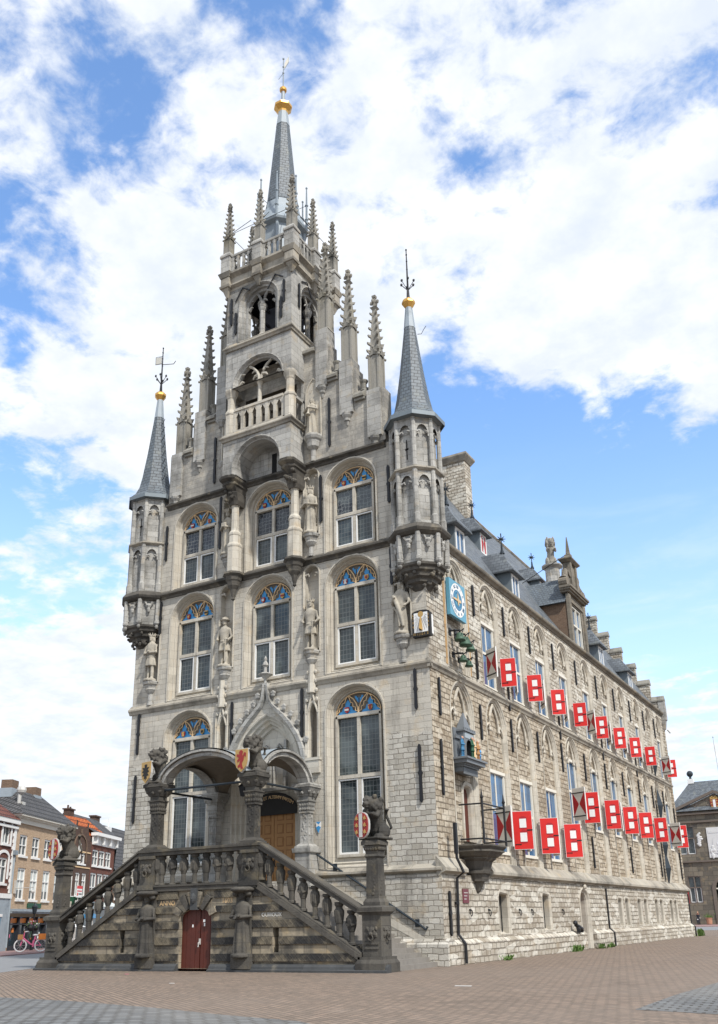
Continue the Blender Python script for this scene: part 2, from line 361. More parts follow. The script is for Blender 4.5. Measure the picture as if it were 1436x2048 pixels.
# ------------------------------------------------------------------ shapes
def arch(c, hw, zb, zs, zc, n=14, pointed=False):
    pts = [(c-hw, zb)]
    h = zc - zs
    for i in range(n+1):
        u = i / n
        if pointed:
            Rr = (hw*hw + h*h) / (2*hw); am = math.asin(min(1, h/Rr))
            if u <= .5:
                a = am*u*2; pts.append((c-hw+Rr-Rr*math.cos(a), zs+Rr*math.sin(a)))
            else:
                a = am*(1-u)*2; pts.append((c+hw-Rr+Rr*math.cos(a), zs+Rr*math.sin(a)))
        else:
            a = PI*(1-u); pts.append((c+hw*math.cos(a), zs+h*math.sin(a)))
    pts.append((c+hw, zb)); return pts
def ring(pts, o): return [(p[0], o, p[1]) for p in pts]
def arch_steps(mb, c, hw, zb, zs, zc, prof, pointed=False, n=14, sill=1.2, closed=True):
    """stepped jambs: prof = [(inset, outward offset)], sill rises with the inset"""
    mb.loft([ring(arch(c, hw-i, zb+max(i, 0)*sill, zs, zc-i*(.95 if not pointed else 1.1), n, pointed), o) for i, o in prof], closed)
def hood(mb, c, hw, zb, zs, zc, w, o0, o1, n=14, pointed=False):
    a = arch(c, hw, zb, zs, zc, n, pointed); b = arch(c, hw+w, zb, zs, zc+w, n, pointed)
    r = [ring(a, o0), ring(a, o1), ring(b, o1), ring(b, o0)]
    mb.loft(r, False)
def arc_pts(c, hw, zs, zc, o, a0=0, a1=PI, n=12):
    return [(c+hw*math.cos(a1+(a0-a1)*i/n), o, zs+(zc-zs)*math.sin(a1+(a0-a1)*i/n)) for i in range(n+1)]
def shield_pts(c, z, w, h):
    return [(c-w, z+h*.5), (c+w, z+h*.5), (c+w, z-h*.05), (c+w*.8, z-h*.3), (c, z-h*.55), (c-w*.8, z-h*.3), (c-w, z-h*.05)]
def star_pts(c, z, r, k=6, q=.45, rot=PI/2):
    return [(c+(r if i % 2 == 0 else r*q)*math.cos(rot+PI*i/k), z+(r if i % 2 == 0 else r*q)*math.sin(rot+PI*i/k)) for i in range(2*k)]

TH = thing('town_hall', 'grey stone Gothic town hall with stepped gable, tall slate spire and red shutters', 'town hall', (0, 0, 0))
WX = [M-4.62, M, M+4.62]
# string levels
S0, S1, S2, S3, EV = 3.56, 11.9, 17.7, 22.74, 17.96

# ---- front wall
fw = MB(FRONT); holes = []
win_specs = []            # c, zb(face), spring, crown, lintel, transom, glass bottom, ornate
for i, c in enumerate(WX):
    win_specs.append((c, 12.05, 16.2, 17.46, 16.16, 14.35, 12.5, 0))
    win_specs.append((c, 17.83, 21.2, 22.44, 21.2, 19.75, 18.2, 1))
    if i != 1: win_specs.append((c, 3.72, 10.2, 11.43, 10.15, 7.5, 4.3, 2))
for c, zb, zs, zc, *_ in win_specs: holes.append(arch(c, 1.37 if zb > 4 else 1.42, zb, zs, zc))
NICH = [(M-2.46, 13.2, 17.05, 17.43), (M+2.46, 13.2, 17.05, 17.43), (M-7.11, 13.15, 15.65, 16.03), (M+7.11, 13.15, 15.65, 16.03),
        (M-2.46, 18.95, 22.1, 22.48), (M+2.46, 18.95, 22.1, 22.48)]
for c, zb, zs, zc in NICH: holes.append(arch(c, .38, zb, zs, zc, 8))
holes.append(arch(M, 1.95, 3.33, 8.0, 10.75, 14, True))          # portal
for sx in (-1, 1): holes.append(arch(M+sx*2.52, .2, 8.43, 10.3, 10.85, 8, True))   # blind slits beside the ogee
outer = [(-W, 3.3), (0, 3.3), (0, 17.7), (-.75, 17.7), (-.75, 22.75), (-1.7, 22.75), (-1.7, 25.75), (-3.2, 25.75), (-3.2, 27.35), (-4.7, 27.35), (-4.7, 29.3), (M+1.9, 29.3)]
outer = outer + [(2*M-x, z) for x, z in outer[::-1]][0:-1]
outer = [p for i, p in enumerate(outer) if i == 0 or p != outer[i-1]]
fw.fill(outer, [[(M-1.6, 23.1), (M+1.6, 23.1), (M+1.6, 24.6), (M-1.6, 24.6)][::1]] + [[(M-1.6, 25.3), (M+1.6, 25.3), (M+1.6, 27.6), (M-1.6, 27.6)]] + holes)
# gable edges have thickness (returns to the back)
g = [p for p in outer if p[1] > 17]
for a, b in zip(g, g[1:]): fw.add([(a[0], 0, a[1]), (b[0], 0, b[1]), (b[0], -.7, b[1]), (a[0], -.7, a[1])], [(0, 1, 2, 3)])
fw.fill(g, [], -.7)
for o0, o1, z0, z1 in ((.16, .16, .95, 3.35),): fw.box(-W-.1, .15, .0-.2, .16, z0, 3.34)
fw.prism([(-.2, -.02), (.40, -.02), (.40, .80), (.16, .98), (-.2, .98)], -W-.3, .40, 'x') if False else None
build('front_wall', fw, MT['front'], TH)
pl = MB()
pl.prism([(.2, -.05), (-.42, -.05), (-.42, .78), (-.17, .98), (.2, .98)], -W-.3, .412, 'x')
build('front_plinth', pl, MT['front'], TH)

def extrude_belt(mb, prof, a, b):     # prof in (outward, up)
    n = len(prof)
    mb.add([(a, o, z) for o, z in prof] + [(b, o, z) for o, z in prof], [(i, (i+1) % n, n+(i+1) % n, n+i) for i in range(n)] + [tuple(range(n)), tuple(range(n, 2*n))])
belt_prof = lambda z, d=.2: [(-.05, z-.26), (.05, z-.26), (.09, z-.16), (d, z-.08), (d, z), (d*.6, z+.05), (-.05, z+.22)]
for z, a, b, d in ((S0, M+2.6, .2, .30), (S0, -W-.2, M-2.6, .30), (S1, -W-.13, .13, .16), (S2+.05, -W+1.3, -1.3, .24), (S3+.02, -W+1.7, M-2.2, .22), (S3+.02, M+2.2, -1.7, .22)):
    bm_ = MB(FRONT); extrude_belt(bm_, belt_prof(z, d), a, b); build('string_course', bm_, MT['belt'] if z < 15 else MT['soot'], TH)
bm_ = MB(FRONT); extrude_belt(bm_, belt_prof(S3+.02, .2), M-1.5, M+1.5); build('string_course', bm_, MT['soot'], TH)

# ---- front windows
arms = [((0,), 'shredd', 'shgold'), ((1,), 'shgold', 'shredd'), ((2,), 'shredd', 'silver'), ((3,), 'shgold', 'black')]
def front_window(idx, c, zb, zs, zc, zl, zt, zg, kind):
    hw0 = 1.37 if kind != 2 else 1.42
    root = holder('window', TH, (c, 0, zg))
    j = MB(FRONT)
    arch_steps(j, c, hw0, zb, zs, zc, [(0, 0), (.02, .03), (.045, .0), (.06, -.20), (.08, -.23), (.115, -.20), (.135, -.24), (.145, -.36), (.18, -.38), (.215, -.35), (.24, -.40), (.25, -.50), (.29, -.52), (.29, -.6)], sill=(zg-zb)/.29)
    hood(j, c, hw0+.004, zb, zs, zc, .07, .002, .055)
    build('jamb', j, MT['trim'], root)
    # cross frame
    fr = MB(FRONT); H = 1.08 if kind != 2 else 1.13
    ztop = zc - .3
    fr.box(c-.075, c+.075, -.50, -.33, zg-.02, zl+.1)
    fr.box(c-H, c+H, -.505, -.30, zt-.08, zt+.08); fr.box(c-H, c+H, -.505, -.29, zl-.09, zl+.07)
    fr.box(c-H-.01, c-H+.09, -.48, -.29, zg, zl); fr.box(c+H-.09, c+H+.01, -.48, -.29, zg, zl)
    fr.box(c-H, c+H, -.48, -.26, zg-.12, zg)
    build('stone_cross', fr, MT['trim'], root)
    ca = MB(FRONT)
    for sx in (-1, 1):
        x0, x1 = sorted((c+sx*.085, c+sx*(H-.09)))
        z0, z1 = zg+.003, zt-.093
        w = .06
        ca.box(x0+.003, x0+w, -.41, -.34, z0, z1); ca.box(x1-w, x1-.003, -.41, -.34, z0, z1)
        ca.box(x0+w, x1-w, -.41, -.342, z0, z0+w*1.3); ca.box(x0+w, x1-w, -.41, -.342, z1-w, z1)
    build('casement', ca, MT['white'], root)
    p1 = MB(FRONT); p2 = MB(FRONT)
    for sx in (-1, 1):
        x0, x1 = sorted((c+sx*.08, c+sx*(H-.08)))
        p1.box(x0, x1, -.46, -.44, zg, zt-.08); p2.box(x0, x1, -.46, -.44, zt+.08, zl-.09)
    build('lower_panes', p1, MT['glass1'], root); build('upper_panes', p2, MT['glass2'] if kind == 1 else MT['glass1'], root)
    if kind != 1:      # curtains drawn behind the lower lights
        cu = MB(FRONT)
        for sx in (-1, 1):
            for q in range(6):
                x = c+sx*(.42+.1*q); cu.box(x-.04, x+.035, -.56-.02*(q % 2), -.53, zg, zl)
        build('curtain', cu, MT['curtain'], root)
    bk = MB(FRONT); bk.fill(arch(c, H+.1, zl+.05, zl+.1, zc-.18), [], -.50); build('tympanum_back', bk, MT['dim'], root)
    # tympanum: blue lights and gilded tracery
    hT = zc-.30-zl-.08; z0 = zl+.08
    bl = MB(FRONT); tr = MB(FRONT); r = .021
    arcp = arc_pts(c, H-.02, z0, z0+hT, -.36, n=16); tr.tube(arcp, r*1.1, 5)
    for sx in (-1, 1):
        def P(x, z): return (c+sx*x*H, -.36, z0+z*hT)
        tr.tube([P(.01, .02), P(.03, .24), P(.10, .48), P(.22, .70), P(.44, .92)], r*1.2, 5)
        tr.tube([P(.97, .06), P(.86, .16), P(.87, .3), P(.74, .36), P(.72, .54), P(.6, .58), P(.56, .76), P(.46, .9)], r, 5)
        tr.tube([P(.03, .10), P(.13, .12), P(.13, .3), P(.24, .33), P(.25, .52), P(.35, .56), P(.39, .74), P(.45, .9)], r, 5)
        bl.prism([(c+sx*x*H, z0+z*hT) for x, z in ((.08, 0), (.97, 0), (.86, .15), (.78, .17), (.70, .38), (.61, .40), (.62, .54), (.50, .74), (.38, .52), (.42, .40), (.32, .36), (.28, .17), (.17, .15))], -.43, -.46)
    [bl.prism([(c+s_*x*H, z0+z*hT) for x, z in ((.03, .5), (.12, .66), (.2, .84), (.13, .88), (.07, .74), (.03, .8))], -.43, -.46) for s_ in (-1, 1)]
    tr.tube([(c, -.36, z0), (c, -.36, z0+.3*hT)], r*1.3, 5)
    build('blue_lights', bl, MT['blue'], root); build('gilded_tracery', tr, MT['ochre'], root)
    for q, sx in enumerate((-1, 1)):
        _, fld, chg = arms[(idx*2+q*3) % 4]
        sh = MB(FRONT); cx = c+sx*.52*H; cz = z0+.2*hT
        sh.prism(shield_pts(cx, cz, .105, .25), -.40, -.34)
        sh.cur = 1
        if (idx+q) % 3 == 0: sh.prism(star_pts(cx, cz, .10), -.34, -.325)
        elif (idx+q) % 3 == 1: sh.prism([(cx-.1, cz-.03), (cx+.1, cz-.03), (cx+.1, cz+.05), (cx-.1, cz+.05)], -.34, -.325)
        else: sh.prism([(cx-.05, cz-.12), (cx+.01, cz-.10), (cx+.09, cz-.12), (cx+.05, cz), (cx+.1, cz+.1), (cx, cz+.12), (cx-.09, cz+.06), (cx-.04, cz+.02)], -.34, -.325)
        build('painted_shield', sh, [MT[fld], MT[chg]], root)
for i, w in enumerate(win_specs): front_window(i, *w)

# ---- niches with pedestals
def niche(c, zb, zs, zc, tall=True):
    root = holder('niche', TH, (c, 0, zb))
    j = MB(FRONT)
    arch_steps(j, c, .38, zb, zs, zc, [(-.09, .003), (-.09, .05), (-.05, .06), (-.03, .03), (0, .01), (.01, -.34)], n=8, sill=0)
    j.fill(arch(c, .39, zb, zs, zc, 8), [], -.34)
    for sx in (-1, 1):      # cusped head
        j.tube([(c+sx*.37, -.05, zs-.03), (c+sx*.2, -.05, zs+.02), (c+sx*.16, -.05, zs-.12)], [.06, .05, .03], 5)
    build('niche_frame', j, MT['trim'], root)
    p = MB(FRONT); h = zb - 12.0 if zb < 16 else 1.05
    p.lathe((c, .0, zb), [(.41, .06), (.43, 0), (.40, -.1), (.32, -.14), (.28, -.3), (.30, -.36), (.2, -.5), (.14, -.56), (.13, -.62), (.13, -h*.9), (.17, -h*.92), (.16, -h)], 10)
    build('pedestal', p, MT['weathered'], root)
for nn in NICH: niche(*nn)
# upper niche beside the bay (right and, hidden from here, left)
for sx in (-1, 1):
    c = M+sx*2.62; root = holder('niche', TH, (c, 0, 24.1))
    j = MB(FRONT); hood(j, c, .40, 24.1, 26.6, 27.5, .07, .003, .08, 10, True); j.fill(arch(c, .40, 24.1, 26.6, 27.5, 10, True), [], .02)
    j.tube([(c-.2, .03, 26.75), (c-.05, .03, 27.0), (c, .03, 27.3), (c+.05, .03, 27.0), (c+.2, .03, 26.75)], .03, 4)
    build('niche_frame', j, MT['trim'], root)
    p = MB(FRONT); p.lathe((c, .05, 24.1), [(.48, .1), (.50, 0), (.44, -.12), (.36, -.18), (.3, -.5), (.16, -.62), (.13, -.7), (.13, -1.25)], 10); build('pedestal', p, MT['weathered'], root)

# ---- portal: ogee hood, recessed orders, oak doors
po = MB(FRONT)
arch_steps(po, M, 1.95, 3.0, 8.0, 10.75, [(0, 0), (.06, .05), (.12, .02), (.16, -.12), (.26, -.14), (.3, -.28), (.42, -.3), (.46, -.46), (.58, -.48), (.6, -.62)], True, sill=0)
po.fill(arch(M, 1.4, 2.9, 8.0, 10.15, 14, True), [arch(M, 1.16, 3.0, 6.1, 6.72, 12)], -.62)
arch_steps(po, M, 1.16, 3.0, 6.1, 6.72, [(0, -.62), (.03, -.66), (.03, -.8)], n=12, sill=0)
build('portal_orders', po, MT['trim'], TH)
ty = MB(FRONT)
for x in (-.72, .72): ty.box(M+x-.06, M+x+.06, -.6, -.42, 7.4, 9.5)
ty.box(M-1.3, M+1.3, -.6, -.4, 7.25, 7.4)
for x, w in ((-.36, .3), (.36, .3)):
    hood(ty, M+x, w*.8, 7.4, 8.6, 9.3, .07, -.58, -.45, 8, True)
build('portal_tracery', ty, MT['weathered'], TH)
bb = MB(FRONT); bb.fill(arch(M, 1.38, 6.2, 6.3, 7.2, 12), [], -.5); bb.fill(arch(M, 1.38, 6.2, 6.3, 7.2, 12), [], -.53); build('lintel_board', bb, MT['black'], TH)
def text(name, body, size, loc, rot, mat, parent, ext=.008, align='CENTER'):
    cu = bpy.data.curves.new(name, 'FONT'); cu.body = body; cu.size = size; cu.extrude = ext; cu.align_x = align; cu.align_y = 'CENTER'
    cu.resolution_u = 3; cu.materials.append(mat)
    tmp = bpy.data.objects.new('tmp', cu); me = bpy.data.meshes.new_from_object(tmp); me.materials.clear(); me.materials.append(mat); bpy.data.objects.remove(tmp)
    o = bpy.data.objects.new(name, me); COL.objects.link(o); o.parent = parent; o.location = Vector(loc) - WL[parent]; o.rotation_euler = rot; WL[o] = Vector(loc); return o
RX = (PI/2, 0, 0); RSIDE = (PI/2, 0, PI/2)
words = 'AUDITE ET ALTERAM PARTEM'
tb = holder('inscription', TH, (M, .48, 6.85))
for i, ch in enumerate(words):
    if ch == ' ': continue
    u = (i-(len(words)-1)/2)/len(words)*2
    text('letter', ch, .21, (M+u*1.12, .488, 6.98-.32*u*u), (PI/2, u*.5, 0), MT['ochre'], tb)
dr = holder('oak_door', TH, (M, .7, 3.0))
for sx in (-1, 1):
    d = MB(FRONT); x0, x1 = sorted((M+sx*.012, M+sx*1.13))
    pts = [(x0, 3.0), (x1, 3.0)] + [(M+1.13*math.cos(a)*1.0, 6.1+.6*math.sin(a)) for a in ([PI*k/16 for k in range(9)] if sx > 0 else [PI/2+PI*k/16 for k in range(9)])]
    if sx < 0: pts = [(x0, 3.0)] + [(x1, 3.0)] + pts[2:]
    pts = [p if not (abs(p[0]-M) < .02) else (M+sx*.012, p[1]) for p in pts]
    d.prism(pts, -.74, -.68); d.cur = 1
    for r in range(6):
        for q in range(2):
            xa = M+sx*(.16+q*.48); xa, xb = sorted((xa, xa+sx*.36)); za = 3.15+r*.56
            zt_ = min(za+.42, 6.1+.6*math.sqrt(max(0, 1-((max(abs(xa-M), abs(xb-M)))/1.13)**2))-.08)
            if zt_ > za+.1:
                d.cur = 1; d.box(xa, xb, -.682, -.672, za, zt_); d.cur = 0
                d.frus((0, 0), 0, 0, 0, 0, 0, 0) if False else None
                d.box(xa+.05, xb-.05, -.675, -.655, za+.05, zt_-.05)
    leaf = build('door_leaf', d, [MT['oak'], MT['oakd']], dr)
hd = MB(FRONT)
for x in (-.1, .1): hd.tube([(M+x, -.67, 4.3), (M+x, -.6, 4.28), (M+x, -.6, 4.02), (M+x, -.67, 4.0)], .022, 5)
build('door_handle', hd, MT['iron'], dr)
# ogee hood mould with crockets and finial
og = MB(FRONT); path = []
for k in range(15):
    u = k/14; x = 2.2*(1-u)**.62 if u < .8 else 2.2*(1-u)**.62
    ang = u
    path.append((2.18*(1-u**1.9)**1.0*(1-.25*u), 8.0+3.2*(u**1.15)))
path = [(2.14, 7.9), (2.10, 8.5), (1.95, 9.05), (1.70, 9.55), (1.36, 10.05), (1.0, 10.45), (.62, 10.78), (.34, 11.05), (.17, 11.35), (.09, 11.75), (.07, 12.1)]
for sx in (-1, 1):
    rr = []
    for i, (x, z) in enumerate(path):
        a = Vector(path[min(i+1, len(path)-1)]) - Vector(path[max(i-1, 0)]); nrm = Vector((a.y, -a.x)).normalized()
        w = .17*(1-.55*i/len(path))
        rr.append([(M+sx*(x-nrm.x*w), .0, z-nrm.y*w), (M+sx*(x-nrm.x*w*.6), .2, z-nrm.y*w*.6), (M+sx*(x+nrm.x*w*.6), .22, z+nrm.y*w*.6), (M+sx*(x+nrm.x*w), .0, z+nrm.y*w)])
    og.loft(rr, True, True)
og.lathe((M, .15, 12.0), [(.06, 0), (.07, .3), (.22, .42), (.36, .5), (.22, .58), (.08, .62), (.07, .85), (.15, .95), (.12, 1.05), (.05, 1.15), (.08, 1.25), (.02, 1.4)], 8)
build('ogee_hood', og, MT['weathered'], TH)
def leaf_knob(mb, x, o, z, s):
    for dx, dz in ((0, 0), (.6, .35), (-.6, .35), (.35, -.5), (-.35, -.5), (0, .8)): mb.ball((x+dx*s*.55, o, z+dz*s*.55), s*.42, s*.36, s*.42, 6, 4)
for sx in (-1, 1):
    for i in (2, 3.6, 4.6, 5.6, 6.7, 8):
        k = int(i); f = i-k; x = path[k][0]*(1-f)+path[k+1][0]*f; z = path[k][1]*(1-f)+path[k+1][1]*f
        c = MB(FRONT); leaf_knob(c, M+sx*(x+.26), .13, z+.2, .2); build('crocket', c, MT['weathered'], TH)
# crocketed slit niches left and right of the ogee
for sx in (-1, 1):
    c = M+sx*2.52; root = holder('blind_slit', TH, (c, 0, 8.4)); j = MB(FRONT)
    arch_steps(j, c, .2, 8.43, 10.3, 10.85, [(-.12, .01), (-.12, .09), (-.05, .1), (0, .02), (0, -.3)], True, 8, 0); j.cur = 1; j.fill(arch(c, .21, 8.43, 10.3, 10.85, 8, True), [], -.28); j.cur = 0
    j.box(c-.38, c+.38, .0, .16, 7.75, 8.4); j.box(c-.42, c+.42, .0, .2, 8.3, 8.42)
    for s2 in (-1, 1):
        j.tube([(c+s2*.34, .08, 8.4), (c+s2*.34, .08, 10.4)], .05, 5); j.tube([(c+s2*.34, .08, 10.4), (c+s2*.34, .08, 11.2)], [.06, .01], 5)
    j.tube([(c-.28, .08, 10.4), (c-.12, .09, 10.9), (c, .1, 11.4)], .05, 5); j.tube([(c+.28, .08, 10.4), (c+.12, .09, 10.9), (c, .1, 11.4)], .05, 5)
    j.tube([(c, .1, 11.3), (c, .1, 12.6)], [.2, .13], 8)
    for k in range(4):
        for s2 in (-1, 1): j.ball((c+s2*(.26-.02*k), .12, 11.0+k*.42), .08, .07, .1, 6, 4)
    build('slit_canopy', j, [MT['trim'], MT['dim']], root)

# ---- bell tower (parts and sub-parts)
BT = holder('bell_tower', TH, (M, .85, 23))
tw = 2.05; y0, y1 = 1.2, -2.9          # outward offsets of tower front and back
b = MB(FRONT)
# tunnel stage 22.7-24.9
b.fill([(M-tw, 22.74)] + arch(M, 1.40, 22.74, 23.0, 24.42, 14) + [(M+tw, 22.74), (M+tw, 24.85), (M-tw, 24.85)], [], y0)
arch_steps(b, M, 1.40, 22.76, 23.0, 24.42, [(-.10, y0), (-.10, y0+.05), (-.04, y0+.06), (0, y0), (.05, y0-.12), (.09, y0-.14), (.1, .02)], n=14, sill=0, closed=False)
for sx in (-1, 1): b.add([(M+sx*tw, 0, 22.74), (M+sx*tw, y0, 22.74), (M+sx*tw, y0, 24.85), (M+sx*tw, 0, 24.85)], [(0, 1, 2, 3)])
b.box(M-1.62, M+1.62, 0.006, .02, 22.72, 24.62); b.box(M-tw+.002, M+tw-.002, -.02, y0-.003, 24.6, 24.84)
# loggia stage: top slab wall with arch, floor
b.fill([(M-tw, 27.7), (M-1.5, 27.7)] + arch(M, 1.5, 27.7, 27.72, 29.15, 14)[1:-1] + [(M+1.5, 27.7), (M+tw, 27.7), (M+tw, 30.15), (M-tw, 30.15)], [], y0-.02)
arch_steps(b, M, 1.5, 27.7, 27.72, 29.15, [(-.1, y0-.02), (-.1, y0+.03), (-.05, y0+.05), (0, y0-.02), (.04, y0-.12), (.1, y0-.16), (.1, y0-.4)], n=14, sill=0)
for sx in (-1, 1):
    b.add([(M+sx*tw, -2.9, 27.7), (M+sx*tw, y0-.02, 27.7), (M+sx*tw, y0-.02, 30.15), (M+sx*tw, -2.9, 30.15)], [(0, 1, 2, 3)])
    b.add([(M+sx*(tw-.35), -2.9, 27.7), (M+sx*(tw-.35), y0-.37, 27.7), (M+sx*(tw-.35), y0-.37, 30.15), (M+sx*(tw-.35), -2.9, 30.15)], [(0, 1, 2, 3)])
    b.add([(M+sx*(tw-.35), -2.9, 27.7), (M+sx*(tw-.35), y0-.02, 27.7), (M+sx*tw, y0-.02, 27.7), (M+sx*tw, -2.9, 27.7)], [(0, 1, 2, 3)])
    b.box(M+sx*tw-.12, M+sx*tw+.1, .1, .95, 27.45, 27.7)
    b.box(M+sx*(tw-.1)-.12, M+sx*(tw-.1)+.12, .0, .9, 26.25, 26.4)
    b.box(M+sx*tw-.1, M+sx*tw+.02, .0, .14, 25, 27.5)
b.box(M-tw+.01, M+tw-.01, -2.9, y0-.4, 30.0, 30.12)
build('tower_lower_stage', b, MT['weathered'], BT)
# belfry stage walls with two-light openings on all four sides
for q in range(4):
    mm = Matrix.Translation((M, .85, 0)) @ Matrix.Rotation(q*PI/2, 4, 'Z') @ FRONT
    b = MB(mm)
    b.fill([(-tw, 30.15), (tw, 30.15), (tw, 34.0), (-tw, 34.0)], [arch(0, 1.2, 30.35, 32.45, 33.62, 14)], tw)
    arch_steps(b, 0, 1.2, 30.35, 32.45, 33.62, [(-.1, tw), (-.1, tw+.06), (-.04, tw+.07), (0, tw), (.04, tw-.1), (.14, tw-.13), (.16, tw-.26), (.32, tw-.28), (.34, tw-.5)], n=14, sill=0)
    b.tube([(0, tw-.35, 30.35), (0, tw-.35, 32.2)], .14, 8); b.lathe((0, tw-.35, 32.1), [(.15, 0), (.2, .1), (.24, .3), (.26, .36), (.14, .4)], 8)
    b.lathe((0, tw-.35, 30.35), [(.24, 0), (.24, .2), (.16, .35)], 8)
    for sx in (-1, 1):
        b.tube([(sx*.02, tw-.35, 32.42), (sx*.05, tw-.35, 32.68), (sx*.13, tw-.35, 32.95), (sx*.26, tw-.35, 33.2), (sx*.42, tw-.35, 33.38)], [.12, .09, .075, .07, .07], 6)
        b.tube([(sx*.08, tw-.35, 32.8), (sx*.22, tw-.35, 32.78), (sx*.30, tw-.35, 32.68)], [.08, .06, .03], 5)
        b.tube([(sx*.82, tw-.35, 32.9), (sx*.72, tw-.35, 33.12), (sx*.56, tw-.35, 33.3), (sx*.42, tw-.35, 33.4)], .06, 5)
        b.tube([(sx*.86, tw-.35, 32.4), (sx*.70, tw-.35, 32.6), (sx*.62, tw-.35, 32.56)], [.09, .07, .03], 5)
        b.tube([(sx*.72, tw-.35, 33.0), (sx*.6, tw-.35, 32.95)], [.09, .03], 5)
    build('belfry_side', b, MT['weathered'], BT)
lv = MB(Matrix.Translation((M, .85, 0)))
lv.box(-1.6, 1.6, -1.6, 1.6, 29.9, 30.3); lv.box(-1.95, 1.95, -1.95, 1.95, 33.75, 33.95)
for z in (31.3, 32.2):
    lv.box(-1.7, 1.7, -.06, .06, z, z+.12); lv.box(-.06, .06, -1.7, 1.7, z+.13, z+.25)
lv.box(-.45, .45, -1.1, -.2, 30.3, 32.6); lv.box(-.5, 1.2, .3, .42, 30.3, 33.4)
build('belfry_timber', lv, MT['cloth_d'], BT)
bl = MB(Matrix.Translation((M, .85, 0))); bl.lathe((.1, -.3, 31.1), [(.55, 0), (.5, .08), (.38, .35), (.33, .6), (.2, .75), (.04, .8)], 14); build('belfry_bell', bl, MT['verdi'], BT)
# balcony of the loggia
b = MB(FRONT)
for sx in (-1, 1):
    x = M+sx*1.82
    b.lathe((x, .92, 24.95), [(.30, 0), (.30, 1.3), (.34, 1.36), (.34, 1.45), (.24, 1.58), (.215, 1.7), (.215, 2.3), (.24, 2.34), (.26, 2.42), (.34, 2.62), (.36, 2.72), (.34, 2.8)], 8, PI/8)
b.box(M-1.5, M+1.5, .82, 1.12, 26.38, 26.52); b.box(M-1.5, M+1.5, .82, 1.12, 25.1, 25.25)
for k in range(7):
    x = M-1.5+k*.5; w = .13 if k == 3 else .085
    b.box(x-w, x+w, .85, 1.08, 25.25, 26.38)
    if k < 6:
        for sx in (-1, 1): b.add([(x+.25+sx*.17, 1.06, 25.95), (x+.25+sx*.17, 1.06, 26.38), (x+.25, 1.06, 26.38), (x+.25, 1.06, 26.3)], [(0, 1, 2, 3)])
b.lathe((M, .97, 26.5), [(.14, 0), (.11, .1), (.10, 1.0), (.12, 1.06), (.2, 1.24), (.21, 1.32)], 8)
for sx in (-1, 1):
    b.tube([(M+sx*.02, .95, 27.8), (M+sx*.08, .95, 28.1), (M+sx*.2, .95, 28.4), (M+sx*.42, .95, 28.68), (M+sx*.68, .95, 28.86)], [.11, .09, .08, .075, .07], 6)
    b.tube([(M+sx*.12, .95, 28.2), (M+sx*.36, .95, 28.16), (M+sx*.46, .95, 28.02)], [.09, .07, .03], 5)
    b.tube([(M+sx*.3, .95, 28.55), (M+sx*.52, .95, 28.42)], [.07, .03], 5)
    b.tube([(M+sx*1.38, .95, 27.85), (M+sx*1.1, .95, 28.1), (M+sx*1.0, .95, 28.02)], [.1, .08, .03], 5)
    b.tube([(M+sx*1.2, .95, 28.55), (M+sx*.95, .95, 28.5)], [.1, .03], 5)
build('loggia_balcony', b, MT['trim'], BT)
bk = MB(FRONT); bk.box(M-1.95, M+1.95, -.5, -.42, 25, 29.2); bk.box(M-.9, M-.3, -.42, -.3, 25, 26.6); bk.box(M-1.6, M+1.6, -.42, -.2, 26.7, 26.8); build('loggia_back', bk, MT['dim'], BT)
sl = MB(FRONT); sl.box(M-.0+.15, M+.42, .02, .05, 22.85, 23.95); build('dark_slit', sl, MT['dark'], BT)
# moulded belts round the bay and tower
def wrap_belt(name, z, w, ofront, mat, d=.18, h=.2, back=0):
    b = MB(FRONT); a = M-w; c = M+w
    rr = []
    for dd, dz in ((0, -h), (d*.4, -h), (d*.6, -h*.5), (d, -h*.2), (d, .02), (d*.5, .1), (0, .24)):
        rr.append([(a-dd, back, z+dz), (a-dd, ofront+dd, z+dz), (c+dd, ofront+dd, z+dz), (c+dd, back, z+dz)])
    b.loft(rr, False); return build(name, b, mat, BT)
wrap_belt('tower_belt', 24.87, tw, y0, MT['belt']); wrap_belt('tower_belt', 30.2, tw, y0, MT['belt'], .15, .2, -2.9)
# cornice and parapet
b = MB(Matrix.Translation((M, .85, 0)))
for a0, z0_, a1, z1_ in ((2.06, 33.85, 2.06, 34.0), (2.06, 34.0, 2.24, 34.1), (2.24, 34.1, 2.24, 34.16), (2.14, 34.16, 2.14, 34.62), (2.14, 34.62, 2.36, 34.78), (2.36, 34.78, 2.36, 34.9), (2.36, 34.9, 2.2, 34.98)):
    b.frus((0, 0), a0, a0, z0_, a1, a1, z1_)
for x, y in [(sx*2.08, sy*2.08) for sx in (-1, 0, 1) for sy in (-1, 0, 1) if (sx or sy)]:
    b.frus((x, y), .30, .30, 34.0, .34, .34, 34.12); b.frus((x, y), .27, .27, 34.12, .27, .27, 34.64); b.frus((x, y), .30, .30, 34.66, .40, .40, 34.93)
    b.frus((x, y), .05, .05, 33.5, .17, .17, 33.85); b.frus((x, y), .17, .17, 33.85, .24, .24, 33.99)
build('tower_cornice', b, MT['belt'], BT)
b = MB(Matrix.Translation((M, .85, 0)))
